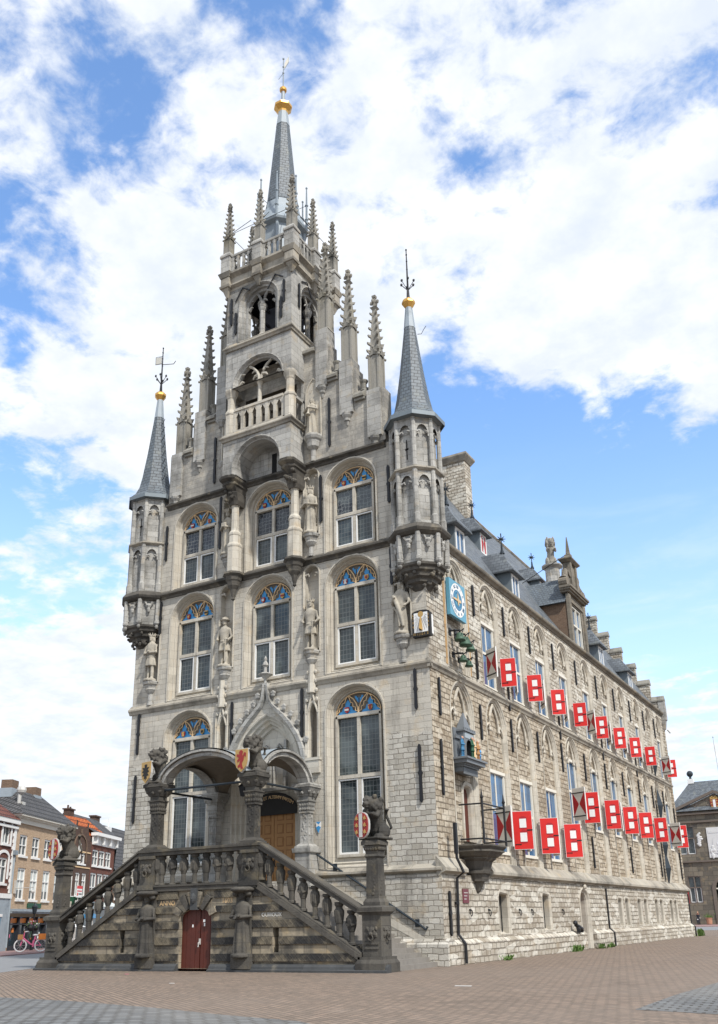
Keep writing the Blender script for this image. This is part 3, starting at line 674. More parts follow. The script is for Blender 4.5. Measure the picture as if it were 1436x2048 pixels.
for q in range(4):
    b.m = Matrix.Translation((M, .85, 0)) @ Matrix.Rotation(q*PI/2, 4, 'Z')
    b.box(-1.8, 1.8, -2.22, -1.98, 34.96, 35.06); b.box(-1.8, 1.8, -2.2, -1.97, 36.0, 36.14)
    for s2 in (-1, 1):
        for k in range(5):
            x = s2*(.33+.345*k); b.box(x-.05, x+.05, -2.18, -2.02, 35.06, 36.0)
            if k < 4:
                xc = s2*(.33+.345*(k+.5))
                for s3 in (-1, 1): b.add([(xc+s3*.125, -2.15, 35.72), (xc+s3*.125, -2.15, 36.0), (xc, -2.15, 36.0), (xc+s3*.03, -2.15, 35.9)], [(0, 1, 2, 3)])
for x, y in [(sx*2.08, sy*2.08) for sx in (-1, 0, 1) for sy in (-1, 0, 1) if (sx or sy)]:
    b.m = Matrix.Translation((M, .85, 0)); b.frus((x, y), .29, .29, 34.96, .29, .29, 36.0); b.frus((x, y), .34, .34, 36.0, .34, .34, 36.14); b.frus((x, y), .34, .34, 36.14, .26, .26, 36.3)
build('tower_parapet', b, MT['weathered'], BT)

def pinnacle(w, hs, hsp, hf, n_cr, parent, loc, cs=.33):
    """square shaft with panels, gablets, crocketed spirelet and cross finial; built round its own base"""
    b = MB(); a = w/2
    b.frus((0, 0), a*1.12, a*1.12, 0, a, a, .12); b.frus((0, 0), a*.86, a*.86, .1, a*.86, a*.86, hs)
    for sx in (-1, 1):
        for sy in (-1, 1): b.frus((sx*a*.84, sy*a*.84), a*.18, a*.18, .1, a*.18, a*.18, hs)
    for q in range(4):
        b.m = Matrix.Rotation(q*PI/2, 4, 'Z')
        b.loft([[(-a, -a, hs-a*.55), (-a*.7, -a*1.04, hs-a*.2), (0, -a*1.04, hs+a*.05), (a*.7, -a*1.04, hs-a*.2), (a, -a, hs-a*.55)],
                [(-a*1.05, -a*1.1, hs-a*.35), (-a*.6, -a*1.16, hs+a*.1), (0, -a*1.2, hs+a*1.25), (a*.6, -a*1.16, hs+a*.1), (a*1.05, -a*1.1, hs-a*.35)],
                [(-a*.95, -a*.7, hs-a*.2), (-a*.5, -a*.75, hs+a*.2), (0, -a*.7, hs+a*1.2), (a*.5, -a*.75, hs+a*.2), (a*.95, -a*.7, hs-a*.2)]], False)
        for s in (-1, 1):
            b.ball((s*a*1.15, -a*1.1, hs-a*.3), a*.2, a*.2, a*.22, 6, 4); b.ball((s*a*.62, -a*1.2, hs+a*.35), a*.17, a*.17, a*.2, 6, 4)
        b.ball((0, -a*1.2, hs+a*1.4), a*.22, a*.2, a*.3, 6, 4)
    b.m = Matrix()
    t = a*.30
    b.frus((0, 0), a*.80, a*.80, hs, t, t, hs+hsp)
    for k in range(n_cr):
        u = (k+.6)/n_cr; z = hs+hsp*u*.97; e = a*.80+(t-a*.80)*u
        for sx in (-1, 1):
            for sy in (-1, 1):
                s = a*cs*(1.1-.25*u); b.m = Matrix.Translation((sx*e, sy*e, z)) @ Matrix.Rotation(math.atan2(sy, sx), 4, 'Z')
                b.add([(-s*.4, -s*.5, -s*1.1), (-s*.4, s*.5, -s*1.1), (s*1.2, s*.5, -s*.2), (s*1.2, -s*.5, -s*.2), (-s*.4, -s*.5, s*.5), (-s*.4, s*.5, s*.5), (s*1.55, s*.55, s*.75), (s*1.55, -s*.55, s*.75)],
                      [(0, 3, 2, 1), (4, 5, 6, 7), (0, 1, 5, 4), (1, 2, 6, 5), (2, 3, 7, 6), (3, 0, 4, 7)])
    b.m = Matrix(); zt = hs+hsp
    b.frus((0, 0), t, t, zt, a*.62, a*.62, zt+hf*.14); b.frus((0, 0), a*.62, a*.62, zt+hf*.14, t, t, zt+hf*.2); b.frus((0, 0), t*.8, t*.8, zt+hf*.2, t*.7, t*.7, zt+hf*.9)
    b.frus((0, 0), t, t, zt+hf*.84, t*1.15, t*1.15, zt+hf)
    for q in range(4):
        b.m = Matrix.Rotation(q*PI/2, 4, 'Z'); b.ball((a*.55, 0, zt+hf*.56), a*.34, a*.24, hf*.15, 6, 4)
    return build('pinnacle', b, MT['carved'], parent, local=True), loc
PG, _ = pinnacle(.60, 2.05, 2.75, .85, 6, TH, None)
gp = [(M+sx*dx, z) for sx in (-1, 1) for dx, z in ((6.03, 25.75), (4.53, 27.95), (3.15, 30.3))]
for i, (x, z) in enumerate(gp):
    o = PG if i == 0 else dup(PG); o.location = (x, .35, z)
PT, _ = pinnacle(.42, 1.05, 1.95, .6, 6, BT, None, .38)
tp = [(sx*2.08, sy*2.08) for sx in (-1, 0, 1) for sy in (-1, 0, 1) if (sx or sy)]
for i, (x, y) in enumerate(tp):
    o = PT if i == 0 else dup(PT); o.location = (x, y, 36.25-23)
# piers under the gable pinnacles, sloping copings, little corbels
for sx in (-1, 1):
    for dx, z0_, z1_, w in ((6.07, 23.2, 25.75, .36), (4.55, 24.9, 27.9, .36), (3.15, 26.9, 30.25, .33)):
        b = MB(FRONT); x = M+sx*dx
        b.box(x-w, x+w, -.68, .14, z0_, z1_); b.lathe((x-sx*0, .02, z0_), [(.04, -.65), (.1, -.45), (.16, -.4), (.16, -.28), (.26, -.14), (.28, .0)], 8); build('gable_pier', b, MT['weathered'], TH)
    for xa, xb, za, zb_ in ((5.55, 5.05, 25.7, 25.75), (4.05, 3.55, 27.3, 27.35)):
        b = MB(); x0, x1 = sorted((M+sx*xa, M+sx*(xb-.02)))
        x0 -= .02; x1 += .02
        b.prism([(-.24, za-.16), (-.24, za-.02), (.30, za+.55), (.75, za+.1), (.75, za-.1)], x0, x1, 'x')
        b.prism([(-.14, za-.3), (-.14, za-.17), (.75, za-.17), (.75, za-.3)], x0, x1, 'x')
        b.lathe(((x0+x1)/2+sx*.1, .2, za+.3), [(.2, 0), (.14, .1), (.14, .4), (.2, .5), (.22, .58)], 10)
        build('gable_coping', b, MT['carved'], TH)
    b = MB(); x0, x1 = sorted((M+sx*2.75, M+sx*2.05)); b.prism([(-.2, 29.1), (-.2, 29.25), (.3, 29.75), (.75, 29.3), (.75, 29.1)], x0, x1, 'x'); build('gable_coping', b, MT['carved'], TH)

# corbels and wall shafts carrying the bay
for sx in (-1, 1):
    x = M+sx*1.78; cr = holder('bay_support', TH, (x, -.5, 17.7))
    b = MB(FRONT)
    b.lathe((x, .42, 17.75), [(.37, 0), (.36, 1.35), (.39, 1.42), (.39, 1.5), (.30, 1.62), (.285, 2.0), (.31, 2.05), (.31, 2.15), (.20, 2.3), (.18, 3.6), (.22, 3.64), (.24, 3.72)], 8, PI/8)
    build('wall_shaft', b, MT['trim'], cr)
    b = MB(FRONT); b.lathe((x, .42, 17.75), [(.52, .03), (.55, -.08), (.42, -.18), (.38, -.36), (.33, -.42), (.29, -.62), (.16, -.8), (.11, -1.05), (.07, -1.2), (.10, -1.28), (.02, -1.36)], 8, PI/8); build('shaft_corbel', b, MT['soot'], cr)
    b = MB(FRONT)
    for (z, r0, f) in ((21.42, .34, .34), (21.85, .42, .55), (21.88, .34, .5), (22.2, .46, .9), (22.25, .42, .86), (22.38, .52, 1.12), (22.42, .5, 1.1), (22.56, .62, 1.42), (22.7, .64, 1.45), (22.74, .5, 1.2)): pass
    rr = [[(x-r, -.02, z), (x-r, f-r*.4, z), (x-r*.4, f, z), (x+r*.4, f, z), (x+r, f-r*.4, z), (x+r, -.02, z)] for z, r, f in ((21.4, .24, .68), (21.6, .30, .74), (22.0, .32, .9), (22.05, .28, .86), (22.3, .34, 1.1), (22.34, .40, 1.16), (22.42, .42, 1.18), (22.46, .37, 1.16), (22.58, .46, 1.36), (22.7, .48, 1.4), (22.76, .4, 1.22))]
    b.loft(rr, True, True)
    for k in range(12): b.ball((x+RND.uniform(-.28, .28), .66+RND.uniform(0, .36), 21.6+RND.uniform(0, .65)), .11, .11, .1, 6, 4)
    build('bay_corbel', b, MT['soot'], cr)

# ---- corner turrets
def turret(xc, vane):
    T = holder('corner_turret', TH, (xc, .32, 17.7)); yc = .32; rot = PI/8
    b = MB(); b.lathe((xc, yc, 0), [(.95, 17.7), (.95, 23.25)], 8, rot); build('turret_core', b, MT['weathered'], T)
    b = MB()
    R_ = 1.09
    for i in range(8):
        a = rot+2*PI*i/8; x, y = xc+R_*math.cos(a), yc+R_*math.sin(a)
        b.lathe((x, y, 0), [(.17, 17.85), (.17, 18.35), (.125, 18.45), (.115, 23.2)], 8)
        a2 = rot+2*PI*(i+.5)/8; ap = R_*math.cos(PI/8)
        mm = Matrix.Translation((xc, yc, 0)) @ Matrix.Rotation(a2+PI/2, 4, 'Z') @ FRONT
        hw = R_*math.sin(PI/8)
        for zs_, zt_ in ((20.0, 20.62), (22.55, 23.22)):
            b.m = mm; b.fill([(-hw, zs_-.25), (-hw+.15, zs_-.25)] + arch(0, hw-.15, zs_-.25, zs_-.1, zs_+.33, 8)[1:-1] + [(hw-.15, zs_-.25), (hw, zs_-.25), (hw, zt_), (-hw, zt_)], [], ap+.03)
            for sx in (-1, 1): b.tube([(sx*(hw-.14), ap, zs_-.05), (sx*.12, ap, zs_+.02), (sx*.09, ap, zs_-.1)], [.06, .05, .025], 5)
        b.box(-.28, .28, ap-.2, ap-.02, 17.8, 18.15)
        b.m = Matrix()
    build('turret_shafts', b, MT['weathered'], T)
    if True:
        b = MB()
        for i in (5, 6, 7, 4):
            a2 = rot+2*PI*(i+.5)/8; ap = .95*math.cos(PI/8)
            b.m = Matrix.Translation((xc, yc, 0)) @ Matrix.Rotation(a2+PI/2, 4, 'Z') @ FRONT
            if i in (5, 7): b.box(-.022, .022, ap, ap+.012, 21.2, 22.2); b.box(-.08, .08, ap, ap+.012, 21.68, 21.76)
        build('arrow_slit', b, MT['dark'], T)
    b = MB(); b.lathe((xc, yc, 0), [(1.17, 20.54), (1.29, 20.62), (1.29, 20.69), (1.15, 20.76)], 8, rot); build('turret_string', b, MT['belt'], T)
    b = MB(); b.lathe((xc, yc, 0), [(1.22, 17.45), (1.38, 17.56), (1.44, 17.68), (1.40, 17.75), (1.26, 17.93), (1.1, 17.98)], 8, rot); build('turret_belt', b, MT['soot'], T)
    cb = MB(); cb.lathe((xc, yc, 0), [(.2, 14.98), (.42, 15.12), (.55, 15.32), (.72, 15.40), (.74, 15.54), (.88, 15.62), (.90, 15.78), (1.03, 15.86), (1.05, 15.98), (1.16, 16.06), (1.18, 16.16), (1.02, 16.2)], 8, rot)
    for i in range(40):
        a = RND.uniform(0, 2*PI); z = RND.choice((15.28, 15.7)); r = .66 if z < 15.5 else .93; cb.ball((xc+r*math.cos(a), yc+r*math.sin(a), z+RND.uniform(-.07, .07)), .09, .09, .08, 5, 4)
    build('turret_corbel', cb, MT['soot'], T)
    dr_ = MB(); dr_.lathe((xc, yc, 0), [(1.03, 16.15), (1.12, 17.5)], 8, rot)
    for i in range(8):
        a = rot+2*PI*i/8
        for r, z, h, w in ((1.40, 16.35, 1.15, .13),):
            dr_.tube([(xc+1.15*math.cos(a), yc+1.15*math.sin(a), 16.4), (xc+1.20*math.cos(a), yc+1.20*math.sin(a), 17.5)], [.14, .115], 6)
        dr_.ball((xc+1.17*math.cos(a), yc+1.17*math.sin(a), 16.28), .165, .165, .17, 7, 5); dr_.ball((xc+1.17*math.cos(a), yc+1.17*math.sin(a), 16.05), .1, .1, .12, 6, 4)
        a2 = rot+2*PI*(i+.5)/8
        dr_.ball((xc+1.08*math.cos(a2), yc+1.08*math.sin(a2), 17.15), .17, .17, .14, 6, 4); dr_.ball((xc+1.12*math.cos(a2), yc+1.12*math.sin(a2), 16.95), .10, .10, .18, 6, 4)
        for s in (-1, 1):
            a3 = a2+s*.17; dr_.tube([(xc+1.1*math.cos(a2), yc+1.1*math.sin(a2), 17.05), (xc+1.14*math.cos(a3), yc+1.14*math.sin(a3), 17.35)], [.05, .07], 5)
    build('turret_drum', dr_, MT['weathered'], T)
    ev = MB(); ev.lathe((xc, yc, 0), [(1.1, 23.2), (1.3, 23.28), (1.40, 23.34), (1.40, 23.22), (1.43, 23.22), (1.43, 23.42), (1.26, 23.52)], 8, rot, caps=False); build('turret_eaves', ev, MT['lead_d'], T)
    sp = MB(); sp.lathe((xc, yc, 0), [(1.40, 23.41), (1.10, 23.72), (.90, 24.15), (.77, 24.8), (.57, 26.2), (.275, 28.7)], 8, rot); build('turret_roof', sp, MT['slate_s'], T)
    ld = MB(); ld.lathe((xc, yc, 0), [(.285, 28.7), (.18, 29.85), (.15, 30.0)], 8, rot); build('lead_cap', ld, MT['lead'], T)
    gd = MB(); gd.lathe((xc, yc, 0), [(.16, 29.88), (.33, 30.15), (.33, 30.26), (.21, 30.4), (.11, 30.44)], 8, rot); build('gilded_crown', gd, MT['gold'], T)
    ir = MB(); ir.tube([(xc, yc, 30.4), (xc, yc, 31.1), (xc, yc, 33.4)], [.09, .05, .025], 6)
    for k in range(6):
        a = 2*PI*k/6; ir.tube([(xc, yc, 30.95), (xc+.3*math.cos(a), yc+.3*math.sin(a), 31.35)], .02, 4); ir.ball((xc+.34*math.cos(a), yc+.34*math.sin(a), 31.42), .07, .05, .09, 5, 4)
    for z in (31.75, 32.2, 32.7, 33.1, 33.4): ir.ball((xc, yc, z), .05, .05, .06, 6, 4)
    if vane:
        ir.tube([(xc-.05, yc, 32.3), (xc+.95, yc-.1, 31.95), (xc+1.1, yc-.1, 32.1)], .022, 4); ir.tube([(xc, yc, 32.35), (xc-.62, yc+.1, 32.55), (xc-.62, yc+.1, 33.05), (xc, yc, 32.85)], .018, 4)
    for k in range(7):      # snow hooks up the hip
        pass
    build('iron_finial', ir, MT['iron'], T)
    if vane:
        fl = MB(); fl.add([(xc-.1, yc+.02, 32.42), (xc-.6, yc+.09, 32.56), (xc-.6, yc+.09, 33.0), (xc-.1, yc+.02, 32.84), (xc-.1, yc+.035, 32.42), (xc-.6, yc+.105, 32.56), (xc-.6, yc+.105, 33.0), (xc-.1, yc+.035, 32.84)], [(0, 1, 2, 3), (4, 5, 6, 7), (0, 1, 5, 4), (2, 3, 7, 6)]); build('vane_flag', fl, MT['cream'], T)
        for k in range(8):
            z = 24.6+k*.52; r = .77-(z-24.8)*.125+.02; h = MB(); a = -PI/8
            h.tube([(xc+r*math.cos(a), yc+r*math.sin(a), z), (xc+(r+.12)*math.cos(a), yc+(r+.12)*math.sin(a), z-.1), (xc+(r+.28)*math.cos(a), yc+(r+.28)*math.sin(a), z), (xc+(r+.4)*math.cos(a), yc+(r+.4)*math.sin(a), z+.1)], .018, 4); build('roof_hook', h, MT['iron'], T)
    else:
        h = MB(); h.tube([(xc+.5, yc-.2, 28.1), (xc+.72, yc-.25, 28.0), (xc+.85, yc-.25, 28.2), (xc+.98, yc-.25, 28.35)], .018, 4); build('roof_hook', h, MT['iron'], T)
turret(-.35, False); turret(-W+.35, True)

# ---- main spire on the tower
SP = holder('spire', TH, (M, .85, 36)); rot = PI/8
b = MB(); b.lathe((M, .85, 0), [(1.22, 35), (1.22, 38.3)], 8, rot); build('lantern', b, MT['lead'], SP)
b = MB()
for i in range(8):
    a = rot+2*PI*i/8; b.tube([(M+1.25*math.cos(a), .85+1.25*math.sin(a), 36), (M+1.25*math.cos(a), .85+1.25*math.sin(a), 38.35)], .1, 6)
build('lantern_posts', b, MT['lead'], SP)
b = MB(); b.lathe((M, .85, 0), [(1.1, 38.15), (1.5, 38.3), (1.55, 38.42), (1.3, 38.9), (1.05, 39.6), (.93, 40.3)], 8, rot); build('lantern_roof', b, MT['lead'], SP)
b = MB(); b.lathe((M, .85, 0), [(.98, 40.2), (.90, 40.5), (.40, 46.3)], 8, rot); build('spire_slates', b, MT['slate_s'], SP)
b = MB(); b.lathe((M, .85, 0), [(.415, 46.25), (.28, 47.4), (.2, 47.7)], 8, rot); b.lathe((M, .85, 0), [(.2, 47.9), (.12, 48.2), (.12, 49.0)], 8, rot); build('lead_cap', b, MT['lead'], SP)
b = MB(); b.lathe((M, .85, 0), [(.28, 47.25), (.33, 47.4), (.55, 47.65), (.55, 47.8), (.35, 47.95), (.16, 48.0)], 8, rot); build('gilded_crown', b, MT['gold'], SP)
b = MB(); b.ball((M, .85, 49.1), .22, .22, .16, 12, 8); b.lathe((M, .85, 0), [(.2, 49.12), (.22, 49.2), (.12, 49.35)], 10); build('gilded_ball', b, MT['gold'], SP)
b = MB(); b.tube([(M, .85, 49.2), (M, .85, 51.7)], [.04, .025], 6)
for z in (50.5, 51.0, 51.65): b.ball((M, .85, z), .07, .07, .07, 6, 4)
b.tube([(M, .85, 50.5), (M-.27, .75, 50.05)], .02, 4); b.tube([(M+.33, .95, 51.9), (M+.33, .95, 51.3), (M+.05, .85, 50.75)], .018, 4)
for i in range(8):
    a = rot+2*PI*i/8; x, y = M+1.42*math.cos(a), .85+1.42*math.sin(a)
    b.tube([(x, y, 38.4), (x, y, 41.4)], [.085, .04], 5); b.ball((x, y, 41.45), .07, .07, .08, 6, 4); b.ball((x, y, 40.2), .11, .11, .08, 6, 4); b.ball((x, y, 39.2), .12, .12, .08, 6, 4)
    b.tube([(x, y, 40.2), (M+.9*math.cos(a), .85+.9*math.sin(a), 40.0)], .02, 4)
build('spire_ironwork', b, MT['lead_r'], SP)
b = MB(); b.add([(M+.06, .87, 50.85), (M+.30, .95, 51.35), (M+.30, .95, 51.75), (M+.06, .87, 51.3), (M+.06, .89, 50.85), (M+.30, .97, 51.35), (M+.30, .97, 51.75), (M+.06, .89, 51.3)], [(0, 1, 2, 3), (4, 5, 6, 7), (0, 1, 5, 4), (2, 3, 7, 6)]); build('vane_flag', b, MT['cream'], SP)
b = MB(); r_ = 2.08
for (x1, y1_), (x2, y2_) in (((-r_, -r_), (0, -r_)), ((0, -r_), (r_, -r_)), ((r_, -r_), (r_, 0)), ((r_, 0), (r_, r_)), ((-r_, -r_), (-r_, 0)), ((-r_, 0), (-r_, r_)), ((-r_, r_), (0, r_)), ((0, r_), (r_, r_))):
    b.tube([(M+x1, .85+y1_, 37.7), (M+x2, .85+y2_, 37.7)], .018, 4)
    b.tube([(M+x1, .85+y1_, 37.7), (M+.6*x1, .85+.6*y1_, 39.0)], .018, 4)
build('stay_rods', b, MT['iron'], SP)
# ------------------------------------------------------------------ long side
BAY = [3.15, 7.2, 11.05, 14.95, 19.1, 23.75, 28.2, 32.5, 37.15, 40.95, 44.55]
AH = 1.27
sw = MB(SIDE); holes = []
for y in BAY:
    holes.append(arch(y, AH, 3.95, 10.25, 11.72, 12, True)); holes.append(arch(y, AH*.93, 12.1, 16.3, 17.5, 12, True))
sw.fill([(0, 3.3), (L, 3.3), (L, 17.95), (1.4, 17.95), (1.4, 17.7), (0, 17.7)], holes)
build('side_wall', sw, MT['side'], TH)
cell = [(6.2, .62, 1.0, 2.4, 2.75), (11.9, .58, 1.05, 2.45, 2.78)] + [(y, .52, 1.05, 2.4, 2.72) for a in ((25.75, 27.4), (30.55, 32.3), (35.5, 37.05), (40.3, 41.85)) for y in a]
cw = MB(SIDE); ch = [arch(y, hw, zb, zs, zc, 8, True) for y, hw, zb, zs, zc in cell] + [arch(18.25, .85, .0, 2.3, 3.05, 8, True)]
ch[-1] = [(p[0], max(p[1], .01)) for p in ch[-1]]
cw.fill([(-.158, 0), (L+.1, 0), (L+.1, 3.34), (-.158, 3.34)], ch, .162)
build('cellar_wall', cw, MT['side'], TH)
for y, hw, zb, zs, zc in cell:
    r = holder('cellar_window', TH, (.16, y, zb)); j = MB(SIDE)
    arch_steps(j, y, hw, zb, zs, zc, [(-.1, .163), (-.1, .175), (0, .17), (.06, .1), (.07, -.35)], True, 8, .5); j.add([(y-hw, .30, zb-.2), (y+hw, .30, zb-.2), (y+hw-.07, -.2, zb+.15), (y-hw+.07, -.2, zb+.15)], [(0, 1, 2, 3)])
    build('cellar_jamb', j, MT['trim'], r)
    d = MB(SIDE); d.fill(arch(y, hw, zb, zs, zc, 8, True), [], -.33); build('dark_pane', d, MT['dark'], r)
    q = MB(SIDE)
    for k in (-1, 0, 1): q.tube([(y+k*hw*.45, -.1, zb+.1), (y+k*hw*.45, -.1, zc-.15)], .028, 5)
    build('window_bar', q, MT['iron'], r)
r = holder('cellar_doorway', TH, (.16, 18.25, 0)); j = MB(SIDE)
arch_steps(j, 18.25, .85, .0, 2.3, 3.05, [(-.12, .163), (-.12, .19), (-.04, .2), (0, .16), (.06, .08), (.10, .06), (.14, -.04), (.15, -.4)], True, 8, 0); j.ball((18.25, .25, 3.2), .14, .12, .14, 8, 5); build('cellar_jamb', j, MT['trim'], r)
d = MB(SIDE); d.fill(arch(18.25, .8, .0, 2.3, 3.0, 8, True), [], -.3); build('door_leaf', d, MT['mahog'], r)
pl = MB()
for a, b in ((-.3, 17.35), (19.15, L+.35)): pl.prism([(-.2, -.05), (.42, -.05), (.42, .78), (.165, .98), (-.2, .98)], a, b, 'y')
build('side_plinth', pl, MT['side'], TH)
for z, d, nm in ((S0, .32, 'string_course'), (S1, .16, 'string_course')):
    b = MB(SIDE)
    if z == S0:
        extrude_belt(b, [(-.02, z-.3), (.1, z-.3), (.18, z-.2), (.38, z-.12), (.38, z), (.0, z+.42), (-.05, z+.42)], -.2, 2.0); extrude_belt(b, [(-.02, z-.3), (.1, z-.3), (.18, z-.2), (.38, z-.12), (.38, z), (.0, z+.42), (-.05, z+.42)], 4.7, L+.3)
    else: extrude_belt(b, belt_prof(z, d), -.13, L+.1)
    build(nm, b, MT['belt'], TH)
b = MB(SIDE); extrude_belt(b, [(-.05, 17.72), (.06, 17.74), (.12, 17.82), (.22, 17.88), (.25, 17.94), (.25, 18.04), (.14, 18.04), (.1, 17.98), (-.05, 17.98)], 1.4, L-.2); build('eaves_gutter', b, MT['gablet'], TH)

has_up = [0, 1, 1, 1, 1, 1, 1, 1, 1, 0, 1]; has_lo = [0, 1, 1, 1, 1, 1, 1, 1, 1, 0, 1]
def side_bay(i, y, hw, zb, zs, zc, win, hole=()):
    root = holder('blind_arch', TH, (0, y, zb)); j = MB(SIDE)
    arch_steps(j, y, hw, zb, zs, zc, [(-.04, .003), (-.04, .03), (.03, .03), (.07, -.03), (.11, -.035), (.15, -.1), (.19, -.105), (.2, -.2)], True, 12, .3)
    w = hw-.2
    # trefoil cusps under the arch
    for sx in (-1, 1):
        k = y+sx*w*.52
        j.tube([(k, -.12, zs-.12), (k-sx*.02, -.12, zs+.05), (k-sx*.10, -.12, zs+(zc-zs)*.35), (y+sx*w*.22, -.12, zs+(zc-zs)*.6), (y, -.12, zs+(zc-zs)*.78)], [.09, .075, .07, .065, .06], 5)
        j.tube([(k, -.12, zs+.0), (k+sx*w*.16, -.12, zs+.12), (k+sx*w*.36, -.12, zs-.02), (y+sx*w*1.02, -.12, zs-.3)], [.08, .065, .06, .05], 5)
        j.ball((k, -.10, zs-.15), .10, .09, .09, 7, 5)
    build('arch_moulding', j, MT['trim'], root)
    p = MB(SIDE); outl = arch(y, w+.02, zb+.05, zs, zc-.2, 12, True)
    if win:
        y0_, y1_, z0_, zt_, z1_ = win
        p.fill(outl, [[(y0_, z0_), (y1_, z0_), (y1_, z1_), (y0_, z1_)]], -.2)
    else: p.fill(outl, list(hole), -.2)
    build('arch_infill', p, MT['side'], root)
    if win:
        wr = holder('side_window', TH, (0, y, z0_)); f = MB(SIDE)
        f.loft([[(y0_-e, o, z0_-e), (y1_+e, o, z0_-e), (y1_+e, o, z1_+e), (y0_-e, o, z1_+e)] for e, o in ((.08, -.197), (.08, -.175), (0, -.175), (-.01, -.24), (-.01, -.32))], True)
        f.box(y0_-.16, y1_+.16, -.2, -.14, z1_+.02, z1_+.17); f.box(y0_-.1, y1_+.1, -.3, -.13, z0_-.14, z0_-.02)
        f.box(y-.05, y+.05, -.3, -.225, z0_, z1_); f.box(y0_, y1_, -.3, -.215, zt_-.06, zt_+.06)
        build('window_frame', f, MT['cream'], wr)
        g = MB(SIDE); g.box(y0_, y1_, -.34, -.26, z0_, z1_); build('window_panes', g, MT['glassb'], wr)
wins_up = {}; wins_lo = {}
for i, y in enumerate(BAY):
    h = .80 if i < 6 else .76
    if has_up[i]: wins_up[i] = (y-h, y+h, 12.3, 13.92, 15.33)
    if has_lo[i]: wins_lo[i] = (y-.95, y+.95, 4.55, 6.42, 8.06) if i in (1, 2, 3) else (y-.92, y+.92, 6.65, 8.52, 10.22)
for i, y in enumerate(BAY):
    side_bay(i, y, AH, 3.95, 10.25, 11.72, wins_lo.get(i), [arch(3.6, .5, 4.75, 6.75, 7.15, 8, True)] if i == 0 else ()); side_bay(i, y, AH*.93, 12.1, 16.3, 17.5, wins_up.get(i))
for y in (3.15-AH*.93-.22, 3.15+AH*.93-.02): b = MB(SIDE); b.box(y, y+.26, -.02, .012, 12.2, 16.4); build('stained_jamb', b, MT['stainl'], TH)
# little balcony door
r = holder('balcony_door', TH, (-.2, 3.6, 4.8)); j = MB(SIDE); arch_steps(j, 3.6, .5, 4.75, 6.75, 7.15, [(-.14, -.195), (-.14, -.12), (0, -.12), (.06, -.22), (.08, -.38)], True, 8, 0); build('door_surround', j, MT['trim'], r)
d = MB(SIDE); d.fill(arch(3.6, .5, 4.75, 6.75, 7.15, 8, True), [], -.36); build('door_leaf', d, MT['mahog'], r)

# ---- shutters: one leaf pair per window, copied from one prototype of each face
def shutter_proto(hourglass, h, w):
    """hinge on the origin's z axis, leaf along +x, seen face towards -y"""
    root = bpy.data.objects.new('shutter', None); COL.objects.link(root); root.parent = TH; WL[root] = Vector((0, 0, 0))
    b = MB(); t = .03
    if not hourglass:
        b.box(.06, w, -t, t, 0, h); b.cur = 1
        e = .017
        for x0, x1, z0, z1 in ((.06-e, .06, -e, h+e), (w, w+e, -e, h+e), (.06, w, -e, 0), (.06, w, h, h+e)): b.box(x0, x1, -t+.004, t-.004, z0, z1)
        cx = .06+(w-.06)*.52; q = w*.168; hh = h*.118
        for k, zc in enumerate((h*.315, h*.685)):
            b.cur = 1; b.box(cx-q, cx+q, -t-.006, -t+.001, zc-hh, zc+hh)
            b.cur = 2
            b.prism([(cx+q, zc+hh*.2), (cx+q*1.35, zc+hh*.6), (cx+q*1.25, zc+hh*1.2), (cx+q*.6, zc+hh*1.55), (cx-q*.4, zc+hh*1.55), (cx-q, zc+hh*1.2), (cx-q, zc+hh), (cx+q, zc+hh)], -t-.005, -t+.001)
            b.prism([(cx-q*1.25, zc-hh*.9), (cx-q, zc-hh*.9), (cx-q, zc-hh), (cx+q, zc-hh), (cx+q, zc-hh*.9), (cx+q*1.2, zc-hh*.8), (cx+q, zc-hh*1.3), (cx, zc-hh*1.45), (cx-q, zc-hh*1.3)], -t-.004, -t+.001)
        build('shutter_panel', b, [MT['red'], MT['white'], MT['redd']], root, local=True)
        f = MB(); f.box(.1, .36, -t-.02, -t, h*.12, h*.138); f.ball((.36, -t-.01, h*.127), .04, .02, .03, 6, 4); build('strap_hinge', f, MT['iron'], root, local=True)
        f = MB(); f.box(cx+q*1.1, w+.01, -t-.02, -t, h*.485, h*.515); f.ball((cx+q*1.35, -t-.01, h*.5), .06, .02, .03, 6, 4);
        build('shutter_latch', f, MT['iron'], root, local=True)
        for z in (h*.1, h*.86): f = MB(); f.box(-.02, .12, -.02, .02, z, z+.05); build('hinge_pin', f, MT['iron'], root, local=True)
    else:
        b.box(.06, w, -t, t, 0, h); b.cur = 1
        xm = .06+(w-.06)/2
        for sx in (0, 1):
            e = .06 if sx == 0 else w; ii = .004 if sx == 0 else -.004
            b.prism([(e+ii, h*.12), (e+ii, h*.88), (xm-(xm-e)*.08, h*.52), (xm-(xm-e)*.08, h*.48)], -t-.005, -t+.001)
        b.cur = 2
        e = .03
        for x0, x1, z0, z1 in ((w, w+e, -e, h+e), (.06, w, -e, 0), (.06, w, h, h+e)): b.box(x0, x1, -t+.004, t-.004, z0, z1)
        build('shutter_panel', b, [MT['greyw'], MT['redd'], MT['white']], root, local=True)
        for z in (h*.1, h*.84): f = MB(); f.box(-.02, w*.97, -t-.018, -t, z, z+.055); build('strap_hinge', f, MT['iron'], root, local=True)
    return root
protos = {}
def put_shutter(hg, h, w, x, y, z, ang):
    key = (hg, h, w); p = protos.get(key)
    if p is None: p = shutter_proto(hg, h, w); protos[key] = p
    else: p = dup(p)
    p.location = (x, y, z); p.rotation_euler.z = ang
